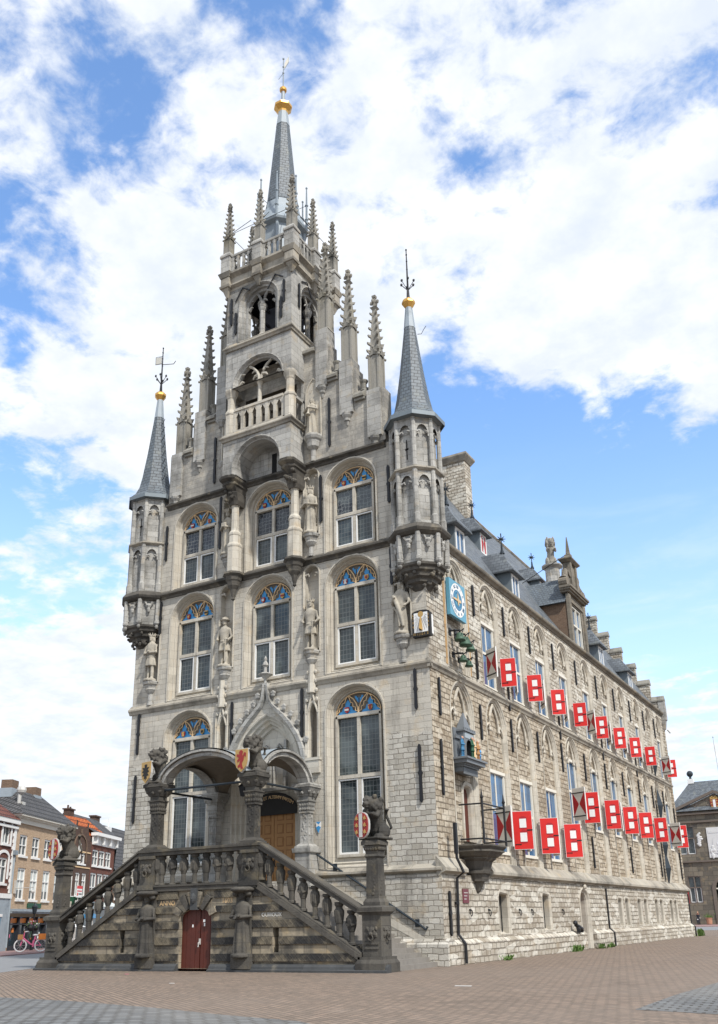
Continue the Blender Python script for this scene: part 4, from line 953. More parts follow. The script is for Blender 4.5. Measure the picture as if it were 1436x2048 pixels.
for d, z, h, w in ((wins_up, 12.42, 1.42, .80), (wins_lo, None, None, .93)):
    for i, (y0_, y1_, z0_, zt_, z1_) in d.items():
        zz = z if z else z0_+.12; hh = h if h else (1.72 if i in (1, 2, 3) else 1.74)
        near = -math.radians({1: 33, 5: 38, 10: 22}.get(i, 56+4*((i*7) % 3)) if d is wins_up else {4: 23, 10: 20}.get(i, 50+5*((i*7) % 3)))
        if d is wins_lo and i in (1,): near = -math.radians(22)
        put_shutter(True, hh, w, .06, y0_-.04, zz, near)
        if d is wins_lo and i in (2, 3): near = -math.radians(56)
        put_shutter(False, hh, w, .06, y1_+.04, zz, math.radians(12+4*((i*5) % 4)))
# dark lozenges in the windowless bay
for z, h in ((12.95, 1.2), (9.7, 1.45), (6.7, 1.3), (5.0, 1.45)):
    b = MB(SIDE); y = 40.95
    b.prism([(y, z-h), (y+.42, z), (y, z+h), (y-.42, z)], .04, .10, 'y') if False else None
    b.add([(y, .02, z-h), (y+.45, .02, z), (y, .02, z+h), (y-.45, .02, z), (y, .34, z)], [(0, 1, 4), (1, 2, 4), (2, 3, 4), (3, 0, 4)]); build('iron_lozenge', b, MT['ironb'], TH)

# ---- wall anchors
def anchor(s, z0_, z1_, fr, o=.03):
    b = MB(fr); zm = (z0_+z1_)/2; 
    b.loft([[(s-w, o, z), (s+w, o, z), (s+w, o+.07, z), (s-w, o+.07, z)] for w, z in ((.02, z0_), (.07, z0_+.1), (.055, zm-.12), (.10, zm), (.055, zm+.12), (.07, z1_-.12), (.03, z1_))], True, True)
    build('wall_anchor', b, MT['iron'], TH)
fa = [(-.66, 9.9, 11.65), (-.6, 6.1, 8.45), (-.66, 1.35, 3.1), (-1.6, 15.6, 17.4), (-1.6, 19.6, 21.5), (-W+1.6, 15.6, 17.4), (-W+.55, 9.6, 11.65), (-W+.55, 6.3, 8.6), (M+1.95, 9.4, 11.6), (M-1.95, 9.4, 11.5), (M+3.02, 19.5, 22.0), (M-3.0, 19.5, 22.4), (-W+1.75, 19.6, 21.6), (M+3.55, 23.4, 26.1), (M-3.5, 23.3, 26.0)]
for s, a, b_ in fa: anchor(s, a, b_, FRONT)
mids = [(BAY[i]+BAY[i+1])/2 for i in range(10)]
for y in mids: anchor(y, 15.3, 16.9, SIDE); anchor(y, 9.35, 11.0, SIDE)
for y, a, b_ in ((.75, 9.7, 11.35), (.65, 6.4, 8.7), (5.15, 12.2, 13.65), (9.1, 11.4, 12.7), (17.1, 11.2, 12.6), (25.9, 11.2, 12.6), (34.8, 11.2, 12.6), (21.4, 4.3, 6.1), (30.3, 4.3, 6.0), (39, 4.3, 6.0), (46.2, 4.3, 6.4), (46.2, 8.6, 10)): anchor(y, a, b_, SIDE)
anchor(.38, 1.05, 2.7, SIDE, .19)
for s, a, b_ in ((-1.75, 31.6, 33.3), (-1.45, 30.95, 32.3), (1.45, 30.9, 32.2), (1.62, 31.8, 33.2)): anchor(M+s, a, b_, FRONT, 1.22)
for y, a, b_ in ((-.55, 31.7, 33.2), (2.3, 31.7, 33.2)):
    mm = Matrix.Translation((M, 0, 0)) @ SIDE; anchor(y, a, b_, mm, 2.07)
for sx in (-1, 1):
    b = MB(FRONT); x = M+sx*1.05; z = 33.75
    b.tube([(x, 1.26, z), (x-.45, 1.26, z-.75)], .035, 5); b.tube([(x, 1.26, z), (x+.5, 1.26, z-.35)], .035, 5); build('tie_anchor', b, MT['iron'], TH)
mm = Matrix.Translation((M, 0, 0)) @ SIDE; b = MB(mm); b.tube([(.2, 2.1, 33.75), (-.3, 2.1, 33.5)], .035, 5); b.tube([(.2, 2.1, 33.75), (.65, 2.1, 33.0)], .035, 5); build('tie_anchor', b, MT['iron'], TH)

# ---- roof, gables, chimney
rk = (30.8-EV)/(-M)
b = MB(); b.add([(.05, .5, 17.95), (.05, L-.3, 17.95), (M, L-.3, 30.8), (M, .5, 30.8)], [(0, 1, 2, 3)]); b.add([(-W-.05, .5, 17.95), (-W-.05, L-.3, 17.95), (M, L-.3, 30.8), (M, .5, 30.8)], [(0, 3, 2, 1)]); build('roof', b, MT['slate'], TH)
b = MB(); b.tube([(M, .5, 30.85), (M, L-.3, 30.85)], .16, 6); build('ridge', b, MT['belt'], TH)
b = MB(); b.box(-W, -W+.3, .3, L, 0, 17.95); build('left_wall', b, MT['side'], TH)
b = MB()
b.box(-W-.0, .1, L-.38, L+.06, 0, 17.98)
steps = [(17.98, 0.36), (19.05, .36), (20.65, -.66), (22.3, -1.7), (23.95, -2.72), (25.6, -3.74), (27.3, -4.66), (29.0, -5.6), (30.7, -6.6)]
zt = 17.98
for z, x in steps:
    b.box(2*M-x, x, L-.4, L+.02, zt-.02, z+.01) if z > 17.98 else None; zt = z
build('rear_gable', b, MT['side'], TH)
for z, x in steps[1:]:
    for s in (0, 1):
        x0, x1 = (x-1.0, x+.06) if s == 0 else (2*M-x-.06, 2*M-x+1.0)
        c = MB(); c.prism([(L-.5, z), (L+.12, z), (L+.12, z+.12), (L-.19, z+.5), (L-.5, z+.12)], x0, x1, 'x'); build('gable_step', c, MT['carved'], TH)
c = MB(); c.frus((.12, L-.2), .1, .2, 16.6, .24, .24, 17.4); c.box(-.1, .42, L-.45, L+.1, 17.4, 19.05); c.tube([(.3, L, 16.6), (.5, L+.1, 16.3)], .06, 5); build('gable_kneeler', c, MT['weathered'], TH)
c = MB(); c.lathe((M, L-.2, 30.7), [(.95, 0), (.95, .5), (.72, .55), (.70, 2.4), (1.0, 2.6), (1.0, 2.75), (.7, 2.85)], 12); build('gable_pedestal', c, MT['weathered'], TH)
ch = MB(); ch.box(M-2.2, M+1.6, 21.95, 23.1, 28.5, 33.2); build('chimney', ch, MT['side'], TH)
cc = MB(); cc.frus((M-.3, 22.5), 1.95, .62, 33.2, 2.2, .85, 33.6); cc.frus((M-.3, 22.5), 2.2, .85, 33.6, 2.2, .85, 33.75); cc.lathe((M-1.2, 22.4, 33.7), [(.16, 0), (.14, .35)], 8); cc.lathe((M-.5, 22.4, 33.7), [(.16, 0), (.14, .3)], 8); build('chimney_cap', cc, MT['belt'], TH)

def dormer(y, z, w, h, win_red, lean=.0, rh=1.5, rod=True, run=1.6):
    """small slate dormer standing on the slope; front faces the square"""
    x = -(z-EV)/rk; D = holder('dormer', TH, (x, y, z)); hw = w/2
    b = MB(); xb = x-(h+.2)/rk-.6
    b.add([(x, y-hw, z), (x, y+hw, z), (x, y+hw, z+h), (x, y-hw, z+h), (xb, y-hw, z+h), (xb, y+hw, z+h)], [(0, 3, 4), (1, 2, 5), (3, 2, 5, 4)])
    b.add([(x, y-hw, z-.05), (x, y-hw+.14, z-.05), (x, y-hw+.14, z+h), (x, y-hw, z+h)], [(0, 1, 2, 3)]); b.add([(x, y+hw-.14, z-.05), (x, y+hw, z-.05), (x, y+hw, z+h), (x, y+hw-.14, z+h)], [(0, 1, 2, 3)])
    build('dormer_cheek', b, MT['lead_d'], D)
    r = MB(); zt = z+h; e = .3
    xr = x-run*.38; xbk = xr-1.8
    r.loft([[(x+e, y-hw-e, zt-.05), (x+e, y+hw+e, zt-.05), (xbk, y+hw+e, zt-.05), (xbk, y-hw-e, zt-.05)], [(x+e, y-hw-e, zt+.04), (x+e, y+hw+e, zt+.04), (xbk, y+hw+e, zt+.04), (xbk, y-hw-e, zt+.04)],
            [(x-.12, y-hw+.02, zt+rh*.42), (x-.12, y+hw-.02, zt+rh*.42), (xbk, y+hw-.02, zt+rh*.42), (xbk, y-hw+.02, zt+rh*.42)], [(xr, y-.02, zt+rh), (xr, y+.02, zt+rh), (xbk, y+.02, zt+rh), (xbk, y-.02, zt+rh)]], True, True)
    build('dormer_roof', r, MT['slate'], D)
    f = MB(SIDE); ww = hw-.1
    f.box(y-ww, y-ww+.1, x-.06, x+.03, z, zt-.06); f.box(y+ww-.1, y+ww, x-.06, x+.03, z, zt-.06); f.box(y-ww+.1, y+ww-.1, x-.06, x+.028, z, z+.1); f.box(y-ww+.1, y+ww-.1, x-.06, x+.028, zt-.18, zt-.06)
    f.box(y-.03, y+.03, x-.06, x+.02, z+.1, zt-.18); build('window_frame', f, MT['white'], D)
    g = MB(SIDE); g.box(y-ww+.08, y+ww-.08, x-.08, x-.03, z+.05, zt-.1)
    if win_red:
        g.box(y-ww+.1, y+ww-.1, x-.02, x+.005, z+.1, zt-.18); g.cur = 1; zm = z+h/2
        g.add([(y-.16, x+.02, z+.14), (y+.16, x+.02, z+.14), (y+.02, x+.02, zm), (y+.16, x+.02, zt-.22), (y-.16, x+.02, zt-.22), (y-.02, x+.02, zm)], [(0, 1, 2, 5), (5, 2, 3, 4)])
        build('dormer_shutter', g, [MT['redd'], MT['white']], D)
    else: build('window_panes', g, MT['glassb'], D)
    if rod:
        i = MB(); zr = zt+rh; i.lathe((xr, y, zr-.1), [(.16, 0), (.07, .25), (.05, .55)], 6); i.tube([(xr, y, zr+.3), (xr, y, zr+1.15)], .035, 5); zs_ = zr+.8
        for a in range(8): i.tube([(xr, y, zs_), (xr+.24*math.cos(a*PI/4), y+.24*math.cos(a*PI/4)*.5, zs_+.24*math.sin(a*PI/4))], [.05, .012], 4)
        build('dormer_finial', i, MT['ironb'], D)
dormer(4.35, 18.1, 1.25, 1.5, False); dormer(11.85, 18.1, 1.25, 1.5, False); dormer(29.3, 18.3, 1.3, 1.5, False); dormer(37.4, 18.3, 1.4, 1.35, False, rod=False, rh=1.3)
dormer(14.85, 22.5, 1.1, 1.35, True, rh=1.3); dormer(28.0, 23.6, 1.2, 1.4, True, rh=1.3)

# ---- the big wall dormer with its stone gable
BD = holder('gabled_dormer', TH, (0, 22.9, EV)); yc = 22.9
b = MB(SIDE)
b.fill([(yc-1.75, 17.9), (yc+1.75, 17.9), (yc+1.75, 21.45), (yc-1.75, 21.45)], [[(yc-.95, 18.1), (yc+.95, 18.1), (yc+.95, 20.75), (yc-.95, 20.75)]], .12)
for y in (yc-1.75, yc+1.33): b.box(y, y+.42, .0, .22, 17.9, 21.3)
b.box(yc-1.3, yc+1.3, .0, .2, 20.85, 21.05)
for z, w, o in ((21.42, 1.85, .3), (21.55, 1.98, .42), (21.68, 2.05, .5)): b.box(yc-w, yc+w, -.3, o, z, z+.14)
b.box(yc-1.3, yc+1.3, -.25, .12, 21.8, 22.7)
for sx in (-1, 1):
    b.tube([(yc+sx*1.75, -.05, 21.9), (yc+sx*1.7, -.05, 22.35), (yc+sx*1.35, -.05, 22.6), (yc+sx*1.1, -.05, 23.2)], [.34, .3, .22, .14], 8)
    b.tube([(yc+sx*1.8, -.3, 22.1), (yc+sx*1.8, .25, 22.1)], .3, 10)
    b.tube([(yc+sx*.9, -.3, 22.95), (yc+sx*.9, .2, 22.95)], .24, 10)
b.box(yc-.62, yc+.62, -.28, .12, 22.7, 23.9); b.box(yc-.7, yc-.42, -.3, .24, 22.0, 23.85); b.box(yc+.42, yc+.7, -.3, .24, 22.0, 23.85)
b.m = Matrix()
b.frus((-.05, yc), .30, .78, 23.85, .46, 1.0, 24.02); b.frus((-.05, yc), .46, 1.0, 24.02, .46, 1.0, 24.1); b.frus((-.05, yc), .4, .8, 24.1, .12, .2, 24.5); b.frus((-.05, yc), .2, .2, 24.2, .2, .2, 24.6)
b.frus((-.05, yc), .13, .13, 24.6, .025, .025, 25.9); b.ball((-.05, yc, 24.66), .17, .17, .1, 8, 5)
for sx in (-1, 1): b.frus((-.05, yc+sx*1.75), .14, .14, 21.8, .02, .02, 23.1)
build('dormer_gable', b, MT['gablet'], BD)
f = MB(SIDE); 
for y in (yc-.95, yc-.05, yc+.85): f.box(y, y+.1, -.1, .08, 18.1, 20.75)
for z in (18.1, 19.4, 20.65): f.box(yc-.85, yc+.85, -.1, .07, z, z+.1)
build('window_frame', f, MT['cream'], BD)
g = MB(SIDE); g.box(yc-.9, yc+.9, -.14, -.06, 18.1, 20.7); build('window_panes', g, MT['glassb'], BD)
for y in (yc-1.7, yc+1.7): b = MB(); b.add([(.1, y, 17.9), (.1, y, 20.9), (-(20.9-EV)/rk-.4, y, 20.9), (-.2, y, 17.9)], [(0, 1, 2, 3)]); build('dormer_side', b, MT['brickd'], BD)
b = MB(); zr = 23.0; xe = -(20.75-EV)/rk-.3; xr = -(zr-EV)/rk-.3
for s in (-1, 1): b.add([(.0, yc+s*2.0, 20.7), (.0, yc, zr), (xr, yc, zr), (xe, yc+s*2.0, 20.7)], [(0, 1, 2, 3)])
b.add([(.0, yc-2.0, 20.72), (.0, yc-1.7, 20.72), (xe, yc-1.7, 20.72), (xe, yc-2, 20.72)], [(0, 1, 2, 3)])
build('dormer_roof', b, MT['slate_s'], BD)
b = MB(); b.tube([(-.1, yc, 24.7), (-3.4, yc-.1, 23.2)], .025, 4); build('stay_rod', b, MT['iron'], BD)

# ---- stone balcony on the long side
BL = holder('side_balcony', TH, (.6, 3.35, 3.3)); b = MB(); yb = 3.35
def half_oct(z, a, d): return [(-.05, yb-a, z), (d*.55, yb-a, z), (d, yb-a*.62, z), (d, yb+a*.62, z), (d*.55, yb+a, z), (-.05, yb+a, z)]
b.loft([half_oct(z, a, d) for z, a, d in ((2.62, .08, .15), (2.75, .2, .25), (3.1, .3, .40), (3.12, .5, .50), (3.4, .62, .58), (3.42, .72, .66), (3.52, .74, .70), (3.54, .62, .62), (3.9, .75, .72), (4.0, .9, .85), (4.05, .9, .85), (4.1, 1.05, .95), (4.25, 1.22, 1.1), (4.27, 1.28, 1.16), (4.33, 1.28, 1.16), (4.35, 1.24, 1.12), (4.48, 1.36, 1.24), (4.54, 1.36, 1.24))], True, True)
build('balcony_corbel', b, MT['soot'], BL)
b = MB()
cn = [(.05, yb-1.25), (1.08, yb-1.2), (1.1, yb+1.2), (.05, yb+1.25)]
for z in (4.75, 6.15): b.tube([(x, y, z) for x, y in cn], .035, 5)
for x, y in cn[1:3]:
    b.tube([(x, y, 4.55), (x, y, 6.4)], .05, 6); b.tube([(x, y, 6.4), (x, y, 6.75)], [.06, .01], 6); b.ball((x, y, 6.4), .08, .08, .08, 6, 4)
build('balcony_railing', b, MT['iron'], BL)

# ---- downpipe, rings, handrail on the wall
b = MB(); b.box(.38, .50, .66, .82, 4.1, 5.3); b.tube([(.44, .74, 4.2), (.44, .76, 3.95), (.62, .95, 3.4), (.3, 1.0, 3.2), (.24, 1.0, 1.1), (.52, .98, .75), (.52, .98, .05)], .058, 8); b.tube([(.24, 1, 2.2), (.24, 1, 2.3)], .1, 8); build('downpipe', b, MT['iron'], TH)
for y in (2.35, 4.35, 8.0, 9.6, 14.2):
    b = MB(); pts = [(.25, y+.1*math.cos(a*PI/4), 2.0-.12+.12*math.sin(a*PI/4)) for a in range(9)]; b.tube(pts, .02, 5); b.ball((.2, y, 2.0), .05, .05, .05, 6, 4); build('mooring_ring', b, MT['iron'], TH)
for y, z0_ in ((22.6, 2.4), (46.6, 2.3)):
    b = MB(); b.tube([(.22, y, 3.2), (.22, y, 1.0), (.47, y, .75), (.47, y, .02)], .05, 6); build('lightning_cable', b, MT['iron'], TH)
b = MB(); b.tube([(-5.75, -.05, 4.5), (-5.6, -.22, 4.4), (-.8, -.22, 1.47), (-.55, -.22, 1.3), (-.5, -.22, 1.42)], .045, 7)
for k in (.2, .55, .95): x = -5.6+k*4.9; b.tube([(x, -.02, 4.4-k*2.98-.05), (x, -.22, 4.4-k*2.98)], .03, 5); b.box(x-.09, x+.09, -.2, -.15, 4.4-k*2.98-.16, 4.4-k*2.98+.12)
build('wall_handrail', b, MT['ironb'], TH)

# ---- things hung on the walls
ck = thing('wall_clock', 'square blue clock face with white numeral ring high on the side wall', 'clock', (.08, 3.0, 14.55)); yk, zk = 2.95, 15.42
b = MB(SIDE); b.box(yk-.88, yk+.88, .03, .2, zk-.88, zk+.88); build('clock_board', b, MT['clockb'], ck)
def disc(mb, y, z, r0, r1, o, n=40):
    pts = []
    a = [(y+r1*math.cos(2*PI*i/n), o, z+r1*math.sin(2*PI*i/n)) for i in range(n)]
    if r0 == 0: mb.add(a, [tuple(range(n))])
    else:
        c = [(y+r0*math.cos(2*PI*i/n), o, z+r0*math.sin(2*PI*i/n)) for i in range(n)]; mb.loft([a, c], True)
b = MB(SIDE); disc(b, yk, zk, .5, .80, .206); build('clock_ring', b, MT['white'], ck)
b = MB(SIDE); disc(b, yk, zk, 0, .5, .204); b.cur = 1; disc(b, yk, zk, .0, .3, .208); disc(b, yk, zk, .82, .85, .206); disc(b, yk, zk, .40, .43, .209); build('clock_centre', b, [MT['clockd'], MT['clockb']], ck)
for i, nn in enumerate(('XII', 'I', 'II', 'III', 'IIII', 'V', 'VI', 'VII', 'VIII', 'IX', 'X', 'XI')):
    a = 2*PI*i/12; t_ = text('numeral', nn, .23, (.216, yk+.65*math.sin(a), zk+.65*math.cos(a)), (0, 0, 0), MT['clockd'], ck, .003)
    t_.rotation_euler = (Matrix.Rotation(PI/2, 4, 'Z') @ Matrix.Rotation(PI/2, 4, 'X') @ Matrix.Rotation(-a, 4, 'Z')).to_euler()
b = MB(SIDE); b.m = SIDE
b.add([(yk-.55, .235, zk+.02), (yk-.55, .235, zk-.05), (yk+.3, .235, zk-.08), (yk+.34, .235, zk), (yk+.3, .235, zk+.06)], [(0, 1, 2, 3, 4)]); b.add([(yk-.03, .24, zk-.25), (yk+.05, .24, zk-.25), (yk+.09, .24, zk), (yk-.02, .24, zk+.42), (yk-.1, .24, zk)], [(0, 1, 2, 3, 4)]); build('clock_hand', b, MT['ochre'], ck)
# bells
bp = None
spots = [(2.25, 13.3, .24), (2.85, 13.2, .28), (3.4, 13.1, .22), (2.5, 12.4, .19), (3.1, 12.3, .18)]
bl_labels = ['upper left verdigris bell below the blue clock', 'largest green bell, middle of the upper three below the clock', 'right upper bronze bell beside the rust stained jamb below the clock', 'left of the two small lower green bells over the string course', 'smallest dark bell, right of the lower pair over the string course']
for i, (y, z, r) in enumerate(spots):
    t_ = thing('carillon_bell', bl_labels[i], 'bell', (.5, y, z), group='bells hung below the clock')
    b = MB(); q = r; b.lathe((.5, y, z), [(q*1.05, -.02), (q, .04), (q*.8, q*.5), (q*.66, q*1.0), (q*.55, q*1.3), (q*.2, q*1.45)], 14); build('bell_cup', b, MT['verdi'], t_, smooth=True)
    b = MB(); b.tube([(.5, y, z+q*1.4), (.5, y, z+q*1.9), (.0, y-.05, z+q*2.1)], .045, 5); b.tube([(.5, y, z+q*1.6), (.75, y-.12, z+q*1.9), (.72, y-.2, z+q*1.2)], .03, 4); b.box(.0, .06, y-.1, y+.1, z+q*1.2, z+q*2.6)
    b.tube([(.3, y-.14, z+q*1.9), (.3, y+.14, z+q*2.2)], .05, 5)
    build('bell_bracket', b, MT['iron'], t_)
# puppet clock box
pb = thing('puppet_stage', 'grey blue castle stage with painted puppets bracketed to the side wall under the clock', 'automaton', (.3, 2.95, 7.5)); yp = 2.95
b = MB(SIDE)
for z0_, z1_, w, d in ((7.55, 7.75, .75, .3), (7.75, 7.82, .82, .4), (7.82, 7.88, .88, .46), (7.88, 8.04, 1.0, .62), (8.04, 8.12, 1.1, .7)): b.box(yp-w, yp+w, -.15, d, z0_, z1_)
for k in range(14): b.box(yp-.72+k*.108, yp-.66+k*.108, .3, .35, 7.45, 7.72)
build('stage_shelf', b, MT['puppet_b'], pb)
b = MB(SIDE)
b.fill([(yp-.55, 8.12), (yp+.55, 8.12), (yp+.55, 9.3), (yp-.55, 9.3)], [arch(yp, .3, 8.14, 8.7, 8.98, 8)], .34); b.box(yp-.55, yp-.51, -.15, .339, 8.12, 9.3); b.box(yp+.51, yp+.55, -.15, .339, 8.12, 9.3)
b.cur = 1; b.box(yp-.45, yp+.45, .34, .36, 9.02, 9.26); b.cur = 0
b.box(yp-.62, yp+.62, -.15, .42, 9.3, 9.37)
for k in range(7): b.box(yp-.61+k*.185, yp-.51+k*.185, .34, .42, 9.37, 9.45)
b.m = Matrix(); b.frus((.12, yp), .22, .42, 9.37, .02, .02, 10.2); b.m = SIDE
for sx in (-1, 1):
    y0_, y1_ = sorted((yp+sx*.55, yp+sx*.95)); b.box(y0_, y1_, -.15, .1, 8.12, 8.95); b.box(y0_-.03, y1_+.03, -.15, .18, 8.95, 9.02)
    for k in range(3): b.box(y0_+.02+k*.14, y0_+.1+k*.14, .08, .18, 9.02, 9.1)
    b.box(y0_+.08, y1_, -.15, .02, 9.02, 9.45)
b.box(yp-.5, yp+.5, .0, .02, 8.12, 9.2)
build('stage_castle', b, [MT['puppet_b'], MT['puppet_l']], pb)
# ------------------------------------------------------------------ carved figures
def figure(H=2.5, robe='long', hat='none', arms='folded', cloak=False, seed=0, head_turn=0.0):
    """standing carved figure round the origin, facing -y"""
    r = random.Random(seed); b = MB(); s = H/2.5
    def R(z, rx, ry, k=0, n=16, cy=0, amp=.0, ph=0):
        return [(rx*(1+amp*math.sin(k*2*PI*i/n+ph))*math.cos(2*PI*i/n)*s, (cy+ry*(1+amp*math.sin(k*2*PI*i/n+ph))*math.sin(2*PI*i/n))*s, z*s) for i in range(n)]
    b.lathe((0, 0, 0), [(.36*s, 0), (.36*s, .1*s), (.3*s, .14*s)], 10)
    if robe == 'long':
        b.loft([R(z, rx, ry, 7, 28, 0, a, z) for z, rx, ry, a in ((.1, .31, .26, .16), (.35, .29, .24, .18), (.8, .26, .22, .16), (1.2, .23, .20, .10), (1.45, .25, .19, .04), (1.75, .30, .19, .02), (1.95, .31, .17, 0), (2.06, .2, .14, 0), (2.12, .09, .09, 0))], True, True)
    else:
        for sx in (-1, 1):
            x = sx*.13*s; y = -.03*s*sx
            b.tube([(x*1.25, y-.12*s, .16*s), (x*1.2, y+.02*s, .18*s)], [.06*s, .08*s], 8); b.tube([(x*1.2, y, .14*s), (x*1.15, y, .5*s), (x*1.1, y-.01, .75*s), (x, 0, 1.15*s)], [.075*s, .10*s, .085*s, .13*s], 8)
        b.loft([R(z, rx, ry, 6, 24, 0, a, z*2) for z, rx, ry, a in ((.82, .31, .25, .12), (1.05, .28, .22, .1), (1.3, .22, .18, .03), (1.5, .24, .18, 0), (1.78, .30, .19, 0), (1.95, .31, .17, 0), (2.06, .2, .14, 0), (2.12, .09, .09, 0))], True, True)
        b.lathe((0, 0, 1.3*s), [(.24*s, -.03), (.25*s, .0), (.24*s, .04)], 14, 0, 1, .85)
    if cloak:
        b.loft([[(x*s, (y+.02*math.sin(x*25))*s, z*s) for x, y in ((-w, .05), (-w*.9, .2), (-w*.4, .27), (0, .24), (w*.4, .27), (w*.9, .2), (w, .05), (w*.8, .12), (0, .16), (-w*.8, .12))] for z, w in ((.15, .40), (.7, .38), (1.3, .34), (1.8, .36), (2.02, .26), (2.08, .14))], True, True)
    b.tube([(0, 0, 2.02*s), (0, -.01*s, 2.22*s)], .085*s, 8)
    c, sn = math.cos(head_turn), math.sin(head_turn)
    def Hd(x, y, z): return ((x*c-y*sn)*s, (x*sn+y*c)*s, z*s)
    b.ball(Hd(0, -.01, 2.32), .125*s, .145*s, .175*s, 12, 9)
    b.ball(Hd(0, -.15, 2.30), .025*s, .04*s, .045*s, 6, 4); b.ball(Hd(0, -.11, 2.20), .07*s, .055*s, .05*s, 8, 5); b.ball(Hd(0, -.12, 2.37), .085*s, .035*s, .022*s, 8, 4)
    for sx in (-1, 1): b.ball(Hd(sx*.125, 0, 2.31), .025*s, .04*s, .05*s, 6, 4)
    if hat in ('crown', 'none', 'hair', 'band'):
        b.ball(Hd(0, .05, 2.34), .155*s, .14*s, .17*s, 10, 6)
        for sx in (-1, 1): b.ball(Hd(sx*.13, .04, 2.2), .06*s, .08*s, .14*s, 6, 5)
    if hat == 'crown':
        for k in range(8): a = k*PI/4; b.tube([Hd(.14*math.cos(a), .14*math.sin(a), 2.42), Hd(.19*math.cos(a), .19*math.sin(a), 2.58)], [.045*s, .03*s], 5)
        b.lathe((0, 0, 2.4*s), [(.155*s, 0), (.17*s, .07*s)], 12)
    if hat == 'brim': b.lathe((0, 0, 2.4*s), [(.25*s, .0), (.27*s, .03*s), (.17*s, .06*s), (.16*s, .16*s), (.09*s, .19*s)], 14)
    if hat == 'cap': b.frus((0, 0), .17*s, .17*s, 2.4*s, .21*s, .21*s, 2.56*s)
    if hat == 'cushion':
        b.lathe((0, 0, 2.42*s), [(.2*s, 0), (.42*s, .08*s), (.44*s, .16*s), (.3*s, .24*s)], 14)
        for sx in (-1, 1): b.ball((sx*.26*s, -.05*s, 2.38*s), .12*s, .12*s, .1*s, 8, 5)
    def arm(sx, el, ha, r=(.095, .085, .055)):
        b.tube([(sx*.29*s, 0, 1.93*s), (el[0]*s, el[1]*s, el[2]*s), (ha[0]*s, ha[1]*s, ha[2]*s)], [q*s for q in r], 8)
        b.ball((ha[0]*s, (ha[1]-.02)*s, ha[2]*s), .065*s, .06*s, .075*s, 7, 5)
        for k in range(4): b.tube([(ha[0]*s+(k-1.5)*.03*s, (ha[1]-.05)*s, ha[2]*s), (ha[0]*s+(k-1.5)*.03*s-sx*.02*s, (ha[1]-.10)*s, (ha[2]-.05)*s)], .016*s, 5)
    if arms == 'folded': arm(-1, (-.40, -.08, 1.5), (.05, -.27, 1.56)); arm(1, (.40, -.08, 1.52), (-.08, -.3, 1.47))
    elif arms == 'book': arm(-1, (-.40, -.06, 1.5), (-.05, -.32, 1.55)); arm(1, (.40, -.03, 1.5), (.12, -.3, 1.5)); b.box(-.14*s, .14*s, -.40*s, -.28*s, 1.48*s, 1.72*s)
    elif arms == 'sword': arm(-1, (-.42, -.02, 1.5), (-.22, -.26, 1.38)); arm(1, (.44, 0, 1.5), (.3, -.22, 1.28)); b.tube([(.3*s, -.3*s, 1.42*s), (.24*s, -.3*s, .2*s)], [.04*s, .03*s], 5); b.box(.18*s, .42*s, -.33*s, -.25*s, 1.3*s, 1.36*s)
    elif arms == 'trumpet': arm(-1, (-.44, -.12, 1.62), (-.04, -.34, 1.78)); arm(1, (.44, -.12, 1.62), (.08, -.36, 1.72)); b.tube([(0, -.2*s, 2.12*s), (.02*s, -.34*s, 1.78*s), (.03*s, -.42*s, 1.35*s), (.04*s, -.44*s, 1.18*s)], [.03*s, .045*s, .06*s, .16*s], 10)
    elif arms == 'drape':
        arm(-1, (-.40, -.02, 1.5), (-.16, -.28, 1.7)); arm(1, (.42, 0, 1.48), (.3, -.2, 1.3))
        b.tube([(-.3*s, -.1*s, 1.85*s), (-.05*s, -.26*s, 1.35*s), (.15*s, -.3*s, .8*s), (.22*s, -.26*s, .3*s)], [.09*s, .10*s, .09*s, .07*s], 7); b.tube([(-.28*s, -.15*s, 1.3*s), (.0, -.28*s, .9*s), (.05*s, -.3*s, .3*s)], [.05*s, .06*s, .05*s], 6)
    return b
stat = [(M-7.11, 13.2, 'short', 'crown', 'folded', False, 'crowned stone figure with bare legs in the left corner niche, under the left turret', 0),
        (M-2.46, 13.22, 'short', 'brim', 'sword', True, 'stone man in brimmed hat and short cloak, first floor niche left of the middle window', .2),
        (M+2.46, 13.22, 'short', 'crown', 'sword', True, 'crowned stone count with cape and sword, first floor niche right of the middle window', .5),
        (M+7.11, 13.2, 'long', 'hair', 'drape', False, 'bearded draped stone figure in the right corner niche next to the sundial', -.2),
        (M-2.46, 18.98, 'long', 'cap', 'book', False, 'stone figure in flat square cap behind the left bay shaft, second floor niche', .2),
        (M+2.46, 18.98, 'long', 'crown', 'book', True, 'crowned robed stone figure in the second floor niche beside the right bay shaft', -.2),
        (M+2.62, 24.15, 'long', 'hair', 'trumpet', False, 'robed stone trumpeter blowing a horn, topmost statue beside the tower bay', 0)]
for i, (x, z, robe, hat, arms_, cl, lab, ht) in enumerate(stat):
    y = -.12 if z < 24 else -.2
    o = build('niche_statue', figure(2.45 if z < 24 else 2.15, robe, hat, arms_, cl, i, ht), MT['statue'], None, True, remesh=.024)
    o.location = (x, y, z); WL[o] = Vector((x, y, z)); tag(o, lab, 'statue', 'statues in the facade niches')

